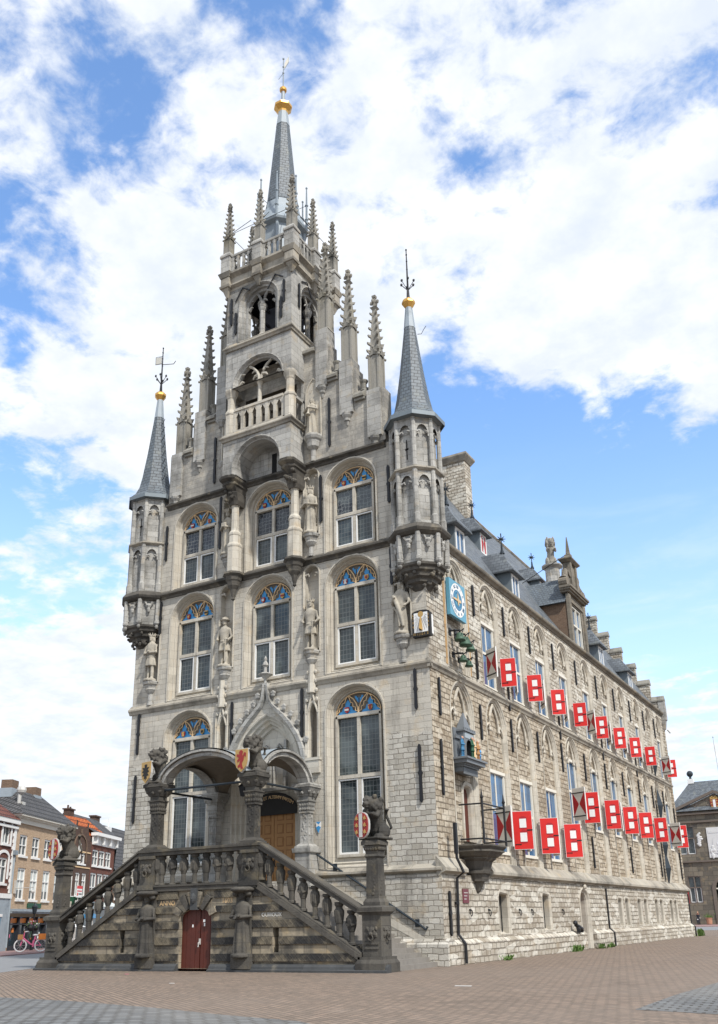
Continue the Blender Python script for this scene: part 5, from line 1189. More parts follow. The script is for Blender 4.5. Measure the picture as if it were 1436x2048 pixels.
# ------------------------------------------------------------------ entrance stair and porch
ST = thing('entrance_stair', 'dark stone double staircase with vaulted porch, balusters and red cellar door', 'staircase', (M, -2.5, 0))
slope = .577
def xh(z): return 2.82+(3.08-z)/slope
b = MB(FRONT); F = 4.50
door = arch(M-.0, .78, .1, 1.9, 2.28, 10)
pts = [(M-xh(.1), .1), (M+xh(.1), .1), (M+2.82, 3.08), (M-2.82, 3.08)]
slots = [[(M+sx*3.74-.13, .66), (M+sx*3.74+.13, .66), (M+sx*3.74+.13, 1.5), (M+sx*3.74-.13, 1.5)] for sx in (-1, 1)]
b.fill(pts, [door]+slots, F)
for s_ in slots: b.loft([ring(s_, F), ring(s_, F-.5)], True)
arch_steps(b, M, .78, .1, 1.9, 2.28, [(0, F), (.02, F), (.02, F-.25)], n=10, sill=0)
for s_ in (0,): b.box(M-7.6, M+7.6, F-.6, F-.5, .1, .9)
build('stair_front_wall', b, MT['stair'], ST)
b = MB(FRONT)
for z0_, z1_ in ((2.62, 2.88), (2.09, 2.33), (1.52, 1.78), (.94, 1.19), (.36, .62)):
    for sx in (-1, 1):
        inner = .82 if z0_ < 2.0 else (1.0 if z0_ < 2.5 else .9); x1 = xh(z1_)-.03; x0 = xh(z0_)-.03
        segs = [(inner, 3.58), (3.9, None)] if .6 < z0_ < 1.7 and z0_ > .9 and z0_ < 1.3 else [(inner, None)]
        for a, e in segs:
            ea, eb = (x0, x1) if e is None else (e, e)
            if eb <= a: continue
            b.add([(M+sx*a, F+.0, z0_), (M+sx*a, F+.07, z0_), (M+sx*ea, F+.07, z0_), (M+sx*ea, F, z0_), (M+sx*a, F+.0, z1_), (M+sx*a, F+.07, z1_), (M+sx*eb, F+.07, z1_), (M+sx*eb, F, z1_)], [(0, 1, 2, 3), (4, 7, 6, 5), (1, 5, 6, 2), (0, 4, 5, 1), (2, 6, 7, 3)])
build('diamond_course', b, MT['lattice'], ST)
b = MB(FRONT); b.prism([(F-.1, 0), (F+.24, 0), (F+.24, .08), (F+.14, .2), (F+.05, .24), (F-.1, .24)], 0, 1, 'x') if False else None
for a, e in ((M-8.4, M-.80), (M+.80, M+8.4)): extrude_belt(b, [(F-.1, 0), (F+.26, 0), (F+.26, .07), (F+.16, .1), (F+.14, .18), (F+.06, .26), (F-.1, .26)], a, e)
build('stair_plinth', b, MT['plinth'], ST)
# voussoirs over the cellar door
for k, a in enumerate((-64, -34, -11, 11, 34, 64)):
    b = MB(FRONT); t = math.radians(90-a); 
    def q(r, da): return (M+r*math.cos(t+da)*1.0, 1.75+r*math.sin(t+da)*.95)
    r1 = 1.22 if abs(a) < 50 else 1.12
    b.add([(p[0], o, p[1]) for o in (F, F+.12) for p in (q(.60 if abs(a) < 50 else .78, -.14), q(r1, -.12), q(r1, .12), q(.60 if abs(a) < 50 else .78, .14))], [(0, 1, 2, 3), (7, 6, 5, 4), (0, 4, 5, 1), (1, 5, 6, 2), (2, 6, 7, 3), (3, 7, 4, 0)])
    build('voussoir', b, MT['stair'] if abs(a) in (11, 64) else MT['staird'], ST)
b = MB(FRONT); b.box(M-.15, M+.15, F, F+.2, 2.2, 3.0); b.ball((M, F+.2, 2.62), .14, .1, .2, 8, 6); b.ball((M, F+.26, 2.6), .05, .06, .06, 6, 4); build('keystone', b, MT['plinth'], ST)
cd = holder('cellar_door', ST, (M, -4.2, .1))
for sx, w in ((-1, 0), (1, 0)):
    b = MB(FRONT); xs = M+.14
    x0, x1 = (M-.76, xs-.02) if sx < 0 else (xs+.02, M+.76)
    def zt(x): return 1.9+.36*math.sqrt(max(0, 1-((x-M)/.78)**2))
    n = 4
    for k in range(n):
        xa, xb = x0+(x1-x0)*k/n+.004, x0+(x1-x0)*(k+1)/n-.004
        b.prism([(xa, .05), (xb, .05), (xb, zt(xb)), (xa, zt(xa))], F-.2, F-.14-.006*(k % 2))
    build('door_leaf', b, MT['mahog'], cd)
b = MB(FRONT); b.fill(door, [], F-.24); build('door_back', b, MT['dark'], cd)
b = MB(FRONT); b.box(M+.1, M+.17, F-.14, F-.1, .95, 1.16); b.tube([(M+.13, F-.1, 1.02), (M+.13, F-.04, 1.0), (M+.13, F-.04, .86)], .025, 5); build('door_handle', b, MT['silver'], cd)
b = MB(FRONT)
for x, z, w, h in ((-.24, 1.62, .035, .05), (.31, 1.8, .05, .05), (.33, 1.66, .03, .06)): b.box(M+x-w, M+x+w, F-.139, F-.132, z-h, z+h)
build('door_sticker', b, MT['white'], cd)
for body, x, z, mt, sz in (('ANNO', M-1.45, 2.47, 'ochre', .26), ('1603', M+1.5, 2.5, 'ochre', .26), ('OUIIIOUX', M+3.55, 1.95, 'greyw', .2)):
    text('inscription', body, sz, (x, -F-.006, z), RX, MT[mt], ST)
# landing, steps
b = MB(); b.box(M-2.8, M+2.8, -4.4, -.02, 2.8, 3.02); build('landing', b, MT['step'], ST)
for sx in (-1, 1):
    b = MB(); n = 17
    for k in range(n):
        z1_ = 3.02*(n-k)/(n+1); x0 = 2.8+k*.318; x1_ = x0+.35
        xa, xb = sorted((M+sx*(x0-.02), M+sx*x1_)); b.box(xa, xb, -4.3, -.17, max(0, z1_-.4), z1_)
    build('stair_flight', b, MT['step'], ST)
    b = MB(FRONT); xs0, xs1 = M+sx*2.8, M+sx*8.05
    b.add([(xs0, .0, 3.1), (xs1, .0, .55), (xs1, .17, .55), (xs0, .17, 3.1), (xs0, .0, 3.45), (xs1, .0, .80), (xs1, .17, .80), (xs0, .17, 3.45), (M+sx*8.4, 0, .80), (M+sx*8.4, .17, .8), (M+sx*8.4, 0, .55), (M+sx*8.4, .17, .55)], [(0, 3, 7, 4), (3, 2, 6, 7), (4, 7, 6, 5), (0, 1, 5, 4), (2, 11, 9, 6), (5, 6, 9, 8), (8, 9, 11, 10)]); build('wall_string', b, MT['trim'], ST)
# strings and rails
b = MB(FRONT)
def slanted(mb, z_at, h, o0, o1, xa, xb):   # beam following the slope on both sides
    for sx in (-1, 1):
        za, zb_ = z_at(xa), z_at(xb)
        mb.add([(M+sx*x, o, z+dz) for x, z in ((xa, za), (xb, zb_)) for o in (o0, o1) for dz in (0, h)], [(0, 1, 3, 2), (4, 6, 7, 5), (0, 4, 5, 1), (2, 3, 7, 6), (1, 5, 7, 3), (0, 2, 6, 4)])
zs_ = lambda x: 3.08-(x-2.82)*slope-.13
slanted(b, zs_, .2, F-.45, F+.12, 2.9, 7.3); slanted(b, lambda x: zs_(x)+.2, .06, F-.4, F+.06, 2.9, 7.3)
b.box(M-2.95, M+2.95, F-.5, F+.12, 2.93, 3.1); b.box(M-2.95, M+2.95, F-.45, F+.16, 3.1, 3.17)
build('stair_string', b, MT['staird'], ST)
b = MB(FRONT); zr_ = lambda x: 4.36-(x-2.9)*.567
slanted(b, zr_, .17, F-.42, F+.08, 2.9, 7.3); slanted(b, lambda x: zr_(x)+.17, .07, F-.47, F+.13, 2.85, 7.32)
b.box(M-2.9, M+2.9, F-.42, F+.08, 4.32, 4.46); b.box(M-3.05, M+3.05, F-.48, F+.14, 4.46, 4.56)
build('stair_handrail', b, MT['staird'], ST)
def baluster_mesh(kind, skew=0.0):
    b = MB(); prof = [(.15, 0), (.15, .07), (.10, .1), (.095, .42), (.12, .46), (.17, .62), (.185, .82), (.16, .95), (.11, 1.0), (.11, 1.04), (.165, 1.07), (.165, 1.16)]
    if kind == 0: prof = [(.15, 0), (.15, .07), (.11, .1), (.12, .40), (.15, .46), (.19, .75), (.19, .86), (.13, .94), (.13, 1.0), (.17, 1.05), (.17, 1.16)]
    b.lathe((0, 0, 0), prof, 10 if kind else 8, PI/8, 1, .9)
    if kind == 2:
        for sx in (-1, 1): b.tube([(sx*.16, -.02, .9), (sx*.19, -.06, .7), (sx*.06, -.17, .66)], .05, 5)
        b.ball((0, -.03, 1.0), .1, .1, .1, 8, 5)
    if kind == 1:
        for k in range(6): a = k*PI/3; b.tube([(.17*math.cos(a), .16*math.sin(a), .55), (.19*math.cos(a), .17*math.sin(a), .85)], .03, 4)
    return b
bal = []
for kind in range(3):
    o = build('baluster', baluster_mesh(kind), MT['staird'], ST, True, smooth=False); bal.append(o)
spots_b = [(M+(-2.05+.586*k)*1.0, 3.17) for k in range(8)]
spots_b = [(M-1.98+.565*k, 3.17) for k in range(8)]
for sx in (-1, 1):
    for k in range(8):
        x = 3.3+k*.505; spots_b.append((M+sx*x, zs_(x)+.27))
used = set()
for k, (x, z) in enumerate(spots_b):
    kind = (k*2+k//3) % 3; o = bal[kind]
    if kind in used: o = dup(o)
    used.add(kind); o.location = Vector((x, -4.32, z-.02)) - WL[ST]
    if k >= 8: o.scale.z = .99
def lion_mask(mb, x, o, z, s=1):
    mb.ball((x, o, z), .17*s, .10*s, .19*s, 9, 6); mb.ball((x, o+.09*s, z-.06*s), .08*s, .08*s, .07*s, 7, 5)
    for sx in (-1, 1): mb.ball((x+sx*.1*s, o+.07*s, z+.06*s), .05*s, .04*s, .03*s, 6, 4); mb.ball((x+sx*.18*s, o, z+.12*s), .07*s, .06*s, .08*s, 6, 4); mb.ball((x+sx*.16*s, o, z-.1*s), .08*s, .06*s, .1*s, 6, 4)
    mb.tube([(x+.1*s*math.cos(a*PI/4), o+.1*s, z-.19*s+.1*s*math.sin(a*PI/4)) for a in range(9)], .028*s, 5)
for sx in (-1, 1):
    P_ = holder('landing_post', ST, (M+sx*2.55, -4.3, 3.1)); x = M+sx*2.55; b = MB(FRONT)
    b.box(x-.36, x+.36, F-.5, F+.08, 3.17, 4.33); b.box(x-.42, x+.42, F-.5, F+.17, 3.0, 3.19); b.box(x-.4, x+.4, F-.5, F+.16, 4.2, 4.32)
    lion_mask(b, x, F+.1, 3.82); x2 = x+sx*.40; b.lathe((x2, F-.15, 3.2), [(.18, 0), (.14, .1), (.12, .45), (.2, .6), (.21, .95), (.14, 1.05), (.16, 1.13)], 8); x2 = x-sx*.42; b.lathe((x2, F-.15, 3.2), [(.18, 0), (.14, .1), (.12, .45), (.2, .6), (.21, .95), (.14, 1.05), (.16, 1.13)], 8)
    build('post_body', b, MT['staird'], P_)
    # caryatid below
    b = figure(2.32, 'long', 'cushion', 'folded', False, 40+sx, -.25*sx); o = build('caryatid', b, MT['staird'], ST, True, remesh=.022); o.location = Vector((M+sx*2.34, -4.66, .5)) - WL[ST]; o.scale = (1.22, 1.15, 1)
    b = MB(FRONT); b.box(M+sx*2.34-.42, M+sx*2.34+.42, F-.1, F+.28, .1, .62); b.box(M+sx*2.34-.36, M+sx*2.34+.36, F-.1, F+.08, .62, 2.95); build('caryatid_pier', b, MT['staird'], ST)
    # newel with its pillar
    nw = holder('newel', ST, (M+sx*7.72, -4.1, 0)); x = M+sx*7.72; yc = -4.12
    b = MB()
    for a0, z0_, a1, z1_ in ((.57, 0, .57, .3), (.57, .3, .50, .42), (.50, .42, .50, .5), (.37, .5, .37, 1.85), (.37, 1.85, .46, 1.96), (.50, 1.96, .50, 2.1), (.50, 2.1, .38, 2.16)): b.frus((x, yc), a0, a0, z0_, a1, a1, z1_)
    b.m = Matrix.Translation((x, yc, 0)); b.box(-.60, .60, -.60, .60, .001, .02); b.m = Matrix()
    lion_mask(b, x, 0, 0) if False else None
    b.at(FRONT); lion_mask(b, x, -yc+.37, 1.3, .95)
    for z in (.75, .9): b.box(x-.26, x+.26, -yc+.34, -yc+.41, z, z+.08)
    b.at(Matrix.Translation((x, yc, 0)) @ SIDE); lion_mask(b, 0, .37, 1.3, .95)
    build('newel_pedestal', b, MT['staird'], nw)
    b = MB()
    for a0, z0_, a1, z1_ in ((.33, 2.16, .33, 2.28), (.33, 2.28, .26, 2.4), (.25, 2.4, .225, 3.75), (.225, 3.75, .28, 3.82), (.28, 3.82, .25, 3.9), (.24, 3.9, .26, 4.05), (.28, 4.05, .32, 4.18), (.36, 4.2, .36, 4.32), (.36, 4.32, .30, 4.4)): b.frus((x, yc), a0, a0, z0_, a1, a1, z1_)
    r = random.Random(5)
    for q in range(4):
        b.m = Matrix.Translation((x, yc, 0)) @ Matrix.Rotation(q*PI/2, 4, 'Z')
        for k in range(11): z = 2.55+k*.11; b.ball((r.uniform(-.11, .11), -.25+.022*k*.3, z), .06, .03, .07, 6, 4)
        for k in range(5): b.ball((-.2+.1*k, -.28, 4.08), .06, .05, .07, 6, 4)
    build('newel_pillar', b, MT['staird'], nw)
# porch columns
def porch_col(x, yc, zb):
    P_ = holder('porch_column', ST, (x, yc, zb)); b = MB(); a = .20
    for a0, z0_, a1, z1_ in ((.38, zb, .38, zb+.1), (.34, zb+.1, .24, zb+.22), (a, zb+.22, a*.96, 6.02), (.24, 6.02, .24, 6.1), (.21, 6.1, .27, 6.5), (.30, 6.5, .30, 6.56), (.24, 6.56, .24, 6.72), (.28, 6.72, .42, 7.02), (.42, 7.02, .42, 7.08), (.47, 7.08, .47, 7.2), (.47, 7.2, .42, 7.24)): b.frus((x, yc), a0, a0, z0_, a1, a1, z1_)
    r = random.Random(int(x*10))
    for q in range(4):
        b.m = Matrix.Translation((x, yc, 0)) @ Matrix.Rotation(q*PI/2, 4, 'Z')
        for k in range(14): b.ball((r.uniform(-.11, .11), -a, zb+.4+k*.09), .05, .022, .06, 6, 4)
        for k in range(4):
            for z in (6.18, 6.36): b.ball((-.18+.12*k, -.24, z), .06, .045, .07, 6, 4)
        b.ball((0, -.36, 6.85), .08, .08, .08, 6, 4); b.ball((-.33, -.33, 6.9), .08, .08, .08, 6, 4)
    build('column_shaft', b, MT['staird'] if yc < -2 else MT['weathered'], P_)
for sx in (-1, 1):
    porch_col(M+sx*2.44, -4.22, 4.56); porch_col(M+sx*2.44, -.42, 4.56)
    b = MB(); b.frus((M+sx*2.44, -.42), .36, .36, 3.02, .36, .36, 4.4); b.frus((M+sx*2.44, -.42), .44, .44, 4.4, .46, .46, 4.58); b.frus((M+sx*2.44, -.42), .44, .44, 3.02, .42, .42, 3.25); build('column_pedestal', b, MT['weathered'], ST)
# arches between the columns and the groined lead roof
def arch_band(mb, c, hw, zs, zc, t, o0, o1, n=16):
    a = arch(c, hw, zs-.02, zs, zc, n)[1:-1]; e = arch(c, hw+t, zs-.02, zs, zc+t, n)[1:-1]
    mb.loft([ring(a, o0), ring(a, o1), ring(e, o1), ring(e, o0)], False)
    a2 = arch(c, hw+t*.9, zs, zs, zc+t*.9, n)[1:-1]; e2 = arch(c, hw+t*1.35, zs, zs, zc+t*1.35, n)[1:-1]
    mb.loft([ring(a2, o0), ring(a2, o1+.1), ring(e2, o1+.1), ring(e2, o0)], False)
b = MB(FRONT); arch_band(b, M, 2.02, 7.02, 8.14, .2, 3.95, 4.5); build('porch_arch', b, MT['weathered'], ST)
for sx in (-1, 1):
    mm = Matrix.Translation((M, 0, 0)) @ (SIDE if sx > 0 else Matrix(((0, -1, 0, 0), (1, 0, 0, 0), (0, 0, 1, 0), (0, 0, 0, 1))))
    b = MB(mm); arch_band(b, -2.32, 1.62, 7.02, 8.14, .2, 2.2, 2.72); build('porch_arch', b, MT['weathered'], ST)
def groin(e):
    n = 30; vs = []; fs = []
    x0, x1, y0_, y1_ = -2.74, 2.74, -4.56, -.02
    for i in range(n+1):
        for j in range(n+1):
            x = x0+(x1-x0)*i/n; y = y0_+(y1_-y0_)*j/n
            za = 7.08+(1.32+e)*math.sqrt(max(0, 1-(x/(2.30+e))**2)); zb_ = 7.08+(1.32+e)*math.sqrt(max(0, 1-((y+2.32)/(1.92+e))**2))
            vs.append((M+x, y, max(za, zb_)))
    for i in range(n):
        for j in range(n): k = i*(n+1)+j; fs.append((k, k+1, k+n+2, k+n+1))
    return vs, fs
b = MB(); b.add(*groin(.06)); build('porch_roof', b, MT['lead'], ST, smooth=True)
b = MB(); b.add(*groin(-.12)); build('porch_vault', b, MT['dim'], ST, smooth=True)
for (x0, y0_, x1, y1_) in ((-2.2, -4.3, 2.2, -4.3), (-2.4, -4.0, -2.4, -.6), (2.4, -4.0, 2.4, -.6)):
    b = MB(); b.tube([(M+x0, y0_, 6.95), (M+x1, y1_, 6.95)], .05, 6); build('tie_rod', b, MT['ironb'], ST)
b = MB(); b.tube([(M+.5, -2.3, 8.2), (M+.5, -2.3, 7.2)], .02, 5); b.frus((M+.5, -2.3), .09, .09, 6.7, .15, .15, 7.1); b.frus((M+.5, -2.3), .17, .17, 7.1, .04, .04, 7.28); build('porch_lantern', b, MT['iron'], ST)

# ------------------------------------------------------------------ shield-bearing lions
def lion_mesh(s, seed):
    b = MB(); r = random.Random(seed)
    b.box(-.36*s, .36*s, -.3*s, .42*s, 0, .07*s)
    b.ball((0, .22*s, .34*s), .27*s, .3*s, .32*s, 10, 7)
    b.tube([(0, .2*s, .35*s), (0, .08*s, .62*s), (0, -.02*s, .92*s)], [.26*s, .23*s, .24*s], 10)
    for sx in (-1, 1):
        b.ball((sx*.24*s, .16*s, .26*s), .14*s, .26*s, .24*s, 8, 6); b.tube([(sx*.24*s, .05*s, .1*s), (sx*.25*s, -.24*s, .09*s)], [.10*s, .075*s], 7)
        b.tube([(sx*.2*s, -.05*s, .88*s), (sx*.27*s, -.22*s, .72*s), (sx*.20*s, -.34*s, .80*s)], [.11*s, .08*s, .075*s], 7)
        for k in range(3): b.ball((sx*.2*s+(k-1)*.045*s, -.39*s, .79*s), .03*s, .05*s, .035*s, 5, 4)
    b.ball((0, -.06*s, 1.12*s), .27*s, .26*s, .27*s, 10, 7)
    for k in range(60):
        a = r.uniform(0, 2*PI); z = r.uniform(.72, 1.36)*s; q = .27*s*math.sqrt(max(.15, 1-((z-1.08*s)/(.42*s))**2))
        y = -.02*s+q*math.sin(a)*1.05
        if math.sin(a) < -.75 and z > .98*s: continue
        b.ball((q*1.05*math.cos(a), y, z), .07*s, .07*s, .085*s, 5, 4)
    b.ball((0, -.25*s, 1.18*s), .16*s, .14*s, .17*s, 9, 6); b.ball((0, -.37*s, 1.11*s), .10*s, .10*s, .08*s, 8, 5); b.ball((0, -.35*s, 1.02*s), .08*s, .07*s, .04*s, 7, 4); b.ball((0, -.46*s, 1.15*s), .05*s, .03*s, .03*s, 6, 4)
    for sx in (-1, 1): b.ball((sx*.075*s, -.36*s, 1.25*s), .04*s, .03*s, .03*s, 5, 4); b.ball((sx*.19*s, -.14*s, 1.36*s), .06*s, .04*s, .08*s, 6, 4)
    b.tube([(0, .45*s, .1*s), (.25*s, .5*s, .4*s), (.1*s, .46*s, .8*s), (.18*s, .4*s, 1.0*s)], [.05*s, .045*s, .05*s, .08*s], 6)
    return b
def lion(loc, rz, s, label, kind, grp='heraldic lions of the entrance stair'):
    T = thing('lion_statue', label, 'lion statue', loc, rz, grp)
    build('lion_body', lion_mesh(s, int(loc[0]*7)), MT['carved'] if kind == 'plain' else MT['staird'], T, True, remesh=.02)
    T.children[0].scale = (1.12, 1.12, 1.0) if kind != 'plain' else (.8, .8, 1.15)
    if kind == 'plain': return
    b = MB(); w, zc, h = .29*s, .44*s, .80*s; dx = -.14*s; n = 14
    if kind == 'town':
        o = [(dx+w*math.cos(a), zc+h*.5*(abs(math.sin(a))**.8)*(1 if math.sin(a) > 0 else -1)) for a in [2*PI*i/24 for i in range(24)]]
    else: o = [(dx+x, z) for x, z in shield_pts(0, zc, w, h)]
    b.prism(o, -.52*s, -.42*s); b.cur = 1
    y0_, y1_ = -.52*s-.012, -.52*s+.01
    if kind == 'town':
        b.prism([(dx-w*.24, zc-h*.47), (dx+w*.24, zc-h*.47), (dx+w*.24, zc+h*.47), (dx-w*.24, zc+h*.47)], y0_, y1_); b.cur = 2
        for sx in (-1, 1):
            for k in (-1, 0, 1): b.prism(star_pts(dx+sx*w*.58, zc+k*h*.27, w*.27), y0_-.012, y1_)
        mats = [MT['shredd'], MT['silver'], MT['shgold']]
    elif kind == 'holland':
        mats = [MT['shgold'], MT['shredd']]
        b.prism([(dx+w*x, zc+h*z) for x, z in ((-.45, -.36), (-.1, -.3), (0, -.42), (.35, -.40), (.2, -.28), (.15, -.15), (.4, -.02), (.5, .2), (.75, .1), (.8, .3), (.62, .34), (.45, .32), (.3, .18), (.2, .22), (.28, .40), (-.05, .47), (-.35, .38), (-.3, .26), (-.7, .3), (-.75, .2), (-.35, .1), (-.65, .0), (-.55, -.1), (-.15, .0), (-.25, -.18), (-.55, -.25))], y0_, y1_)
    else:
        mats = [MT['shgold'], MT['black']]
        b.prism([(dx+w*x, zc+h*z) for x, z in ((0, -.42), (.12, -.3), (.35, -.34), (.25, -.2), (.75, -.18), (.4, -.06), (.8, .02), (.45, .1), (.78, .22), (.35, .22), (.2, .16), (.28, .36), (.05, .38), (0, .25), (-.05, .38), (-.28, .36), (-.2, .16), (-.35, .22), (-.78, .22), (-.45, .1), (-.8, .02), (-.4, -.06), (-.75, -.18), (-.25, -.2), (-.35, -.34), (-.12, -.3))], y0_, y1_)
    build('painted_shield', b, mats, T, True)
    e = MB(); q = [(p[0]*1.0+(p[0]-dx)*.09, zc+(p[1]-zc)*1.06) for p in o]; e.prism(q, -.49*s, -.415*s); build('shield_rim', e, MT['silver'], T, True)
lion((M+7.72, -4.12, 4.4), math.radians(-10), 1.1, 'lion with red starred town shield on the right newel pillar', 'town')
lion((M-7.72, -4.12, 4.4), math.radians(-6), 1.1, 'lion with red starred town shield on the left newel pillar, before the tan house', 'town')
lion((M+2.44, -4.3, 7.24), math.radians(-4), 1.06, 'lion holding a gold shield with red rampant lion over the middle porch column', 'holland')
lion((M-2.44, -4.3, 7.24), math.radians(-12), 1.06, 'lion holding a gold shield with black eagle over the left porch column', 'eagle')
lion((M, L-.2, 33.4), math.radians(30), 1.85, 'weathered stone lion seated on the round pedestal of the rear gable', 'plain', 'rear gable lion')

# ------------------------------------------------------------------ sundial, signs, puppets
sd = thing('sundial', 'painted corner sundial with gold sun and numbered black border beside the right niche', 'sundial', (-.15, -.12, 13.3))
b = MB(FRONT); b.box(-.60, .24, .02, .26, 12.95, 14.0); b.fill(arch(-.18, .42, 13.9, 14.0, 14.12, 8), [], .262); build('dial_board', b, MT['black'], sd)
b = MB(FRONT); b.box(-.50, .14, .255, .268, 13.13, 14.0)
b.m = SIDE; b.box(-.1, .02, .238, .26, 13.05, 13.9); build('dial_face', b, MT['white'], sd)
b = MB(FRONT); b.m = FRONT; disc(b, -.18, 13.93, 0, .13, .275, 20)
b.prism([(-.20, 13.85), (-.16, 13.85), (-.10, 13.25), (-.26, 13.25)], .27, .28) if False else None
b.add([(-.21, .274, 13.8), (-.15, .274, 13.8), (-.10, .274, 13.2), (-.26, .274, 13.2), (-.18, .5, 13.25)], [(0, 1, 2, 3), (0, 1, 4), (1, 2, 4), (0, 3, 4)]); build('dial_gnomon', b, MT['shgold'], sd)
b = MB(FRONT)
for k in range(13):
    a = math.radians(-90+(k-6)*14); r0, r1 = .2, .75
    x1 = -.18+r1*math.cos(a); z1_ = 13.93+r1*math.sin(a); x1 = max(-.46, min(.10, x1)); z1_ = max(13.13, z1_)
    b.tube([(-.18+r0*math.cos(a), .272, 13.93+r0*math.sin(a)), (x1, .272, z1_)], .006, 3)
build('hour_lines', b, MT['black'], sd)
for nn, x, z in (('6', -.54, 13.9), ('7', -.54, 13.75), ('8', -.54, 13.58), ('9', -.54, 13.38), ('10', -.5, 13.06), ('11', -.32, 13.04), ('12', -.16, 13.04), ('1', -.02, 13.04), ('2', .12, 13.06), ('3', .17, 13.38), ('4', .17, 13.55), ('5', .17, 13.72), ('6', .17, 13.88)):
    text('numeral', nn, .15, (x, -.268, z), RX, MT['shgold'], sd, .003)
o = thing('monument_shield', 'small blue and white monument shield beside the porch on the front wall', 'sign', (-5.5, -.02, 5.45)); b = MB(FRONT)
b.prism([(-5.62, 5.68), (-5.38, 5.68), (-5.38, 5.45), (-5.5, 5.2), (-5.62, 5.45)], .02, .05); b.cur = 1
b.add([(-5.62, .054, 5.68), (-5.5, .054, 5.56), (-5.38, .054, 5.68)], [(0, 1, 2)]); b.add([(-5.62, .054, 5.45), (-5.5, .054, 5.52), (-5.38, .054, 5.45), (-5.5, .054, 5.2)], [(0, 1, 2, 3)]); build('enamel_plate', b, [MT['white'], MT['blue']], o)
o = thing('wall_plaque', 'maroon enamel plaque on the cellar wall left of the balcony corbel', 'plaque', (.2, 2.0, 2.5)); b = MB(SIDE); b.box(1.72, 2.3, .165, .2, 2.26, 2.8); build('plaque_plate', b, MT['maroon'], o)
b = MB(SIDE)
for k in range(3): b.box(1.82, 2.2-.08*k, .2, .204, 2.64-.12*k, 2.67-.12*k)
build('plaque_lines', b, MT['silver'], o)
pl_lab = [('bending puppet in teal tunic, left end of the puppet stage', 'clockd', -.78, .15), ('puppet with green top before the stage arch', 'green', -.25, .38), ('puppet in tan robe and white hose inside the stage arch', 'ochre', .1, .3), ('ochre coated puppet right of the castle on the stage', 'oak', .68, .25), ('small dark blue puppet at the right end of the stage', 'blue', .95, .2)]
for i, (lab, mt, dy, dx) in enumerate(pl_lab):
    o = thing('stage_puppet', lab, 'puppet', (.2+dx, 2.95+dy, 8.12), PI/2, 'painted puppets on the clock stage')
    h = .9 if i < 4 else .75
    build('puppet_body', figure(h, 'short' if i != 2 else 'long', 'none', 'folded', False, 60+i), MT[mt], o, True, remesh=.02)
    b = MB(); b.ball((0, -.01*h, .93*h), .058*h, .07*h, .078*h, 9, 6); b.ball((0, -.085*h, .925*h), .012*h, .02*h, .02*h, 5, 4); build('puppet_face', b, MT['skin'], o, True)
dg = thing('wall_creature', 'small black iron creature perched on the cellar wall left of the pointed doorway', 'ornament', (.45, 15.9, 1.0)); b = MB()
b.tube([(.4, 15.5, 1.28), (.5, 15.75, 1.12), (.5, 16.15, 1.05)], [.1, .13, .12], 8); b.ball((.42, 15.42, 1.36), .13, .14, .12, 8, 6); b.ball((.45, 15.28, 1.33), .06, .08, .05, 6, 4)
for y in (15.6, 16.15): b.tube([(.45, y, 1.1), (.45, y-.02, .86)], [.06, .04], 6); b.tube([(.56, y, 1.1), (.56, y-.02, .86)], [.06, .04], 6)
b.tube([(.5, 16.2, 1.08), (.5, 16.4, 1.0), (.5, 16.5, .9)], [.05, .03, .02], 5); o = build('creature_body', b, MT['iron'], dg, remesh=.025)
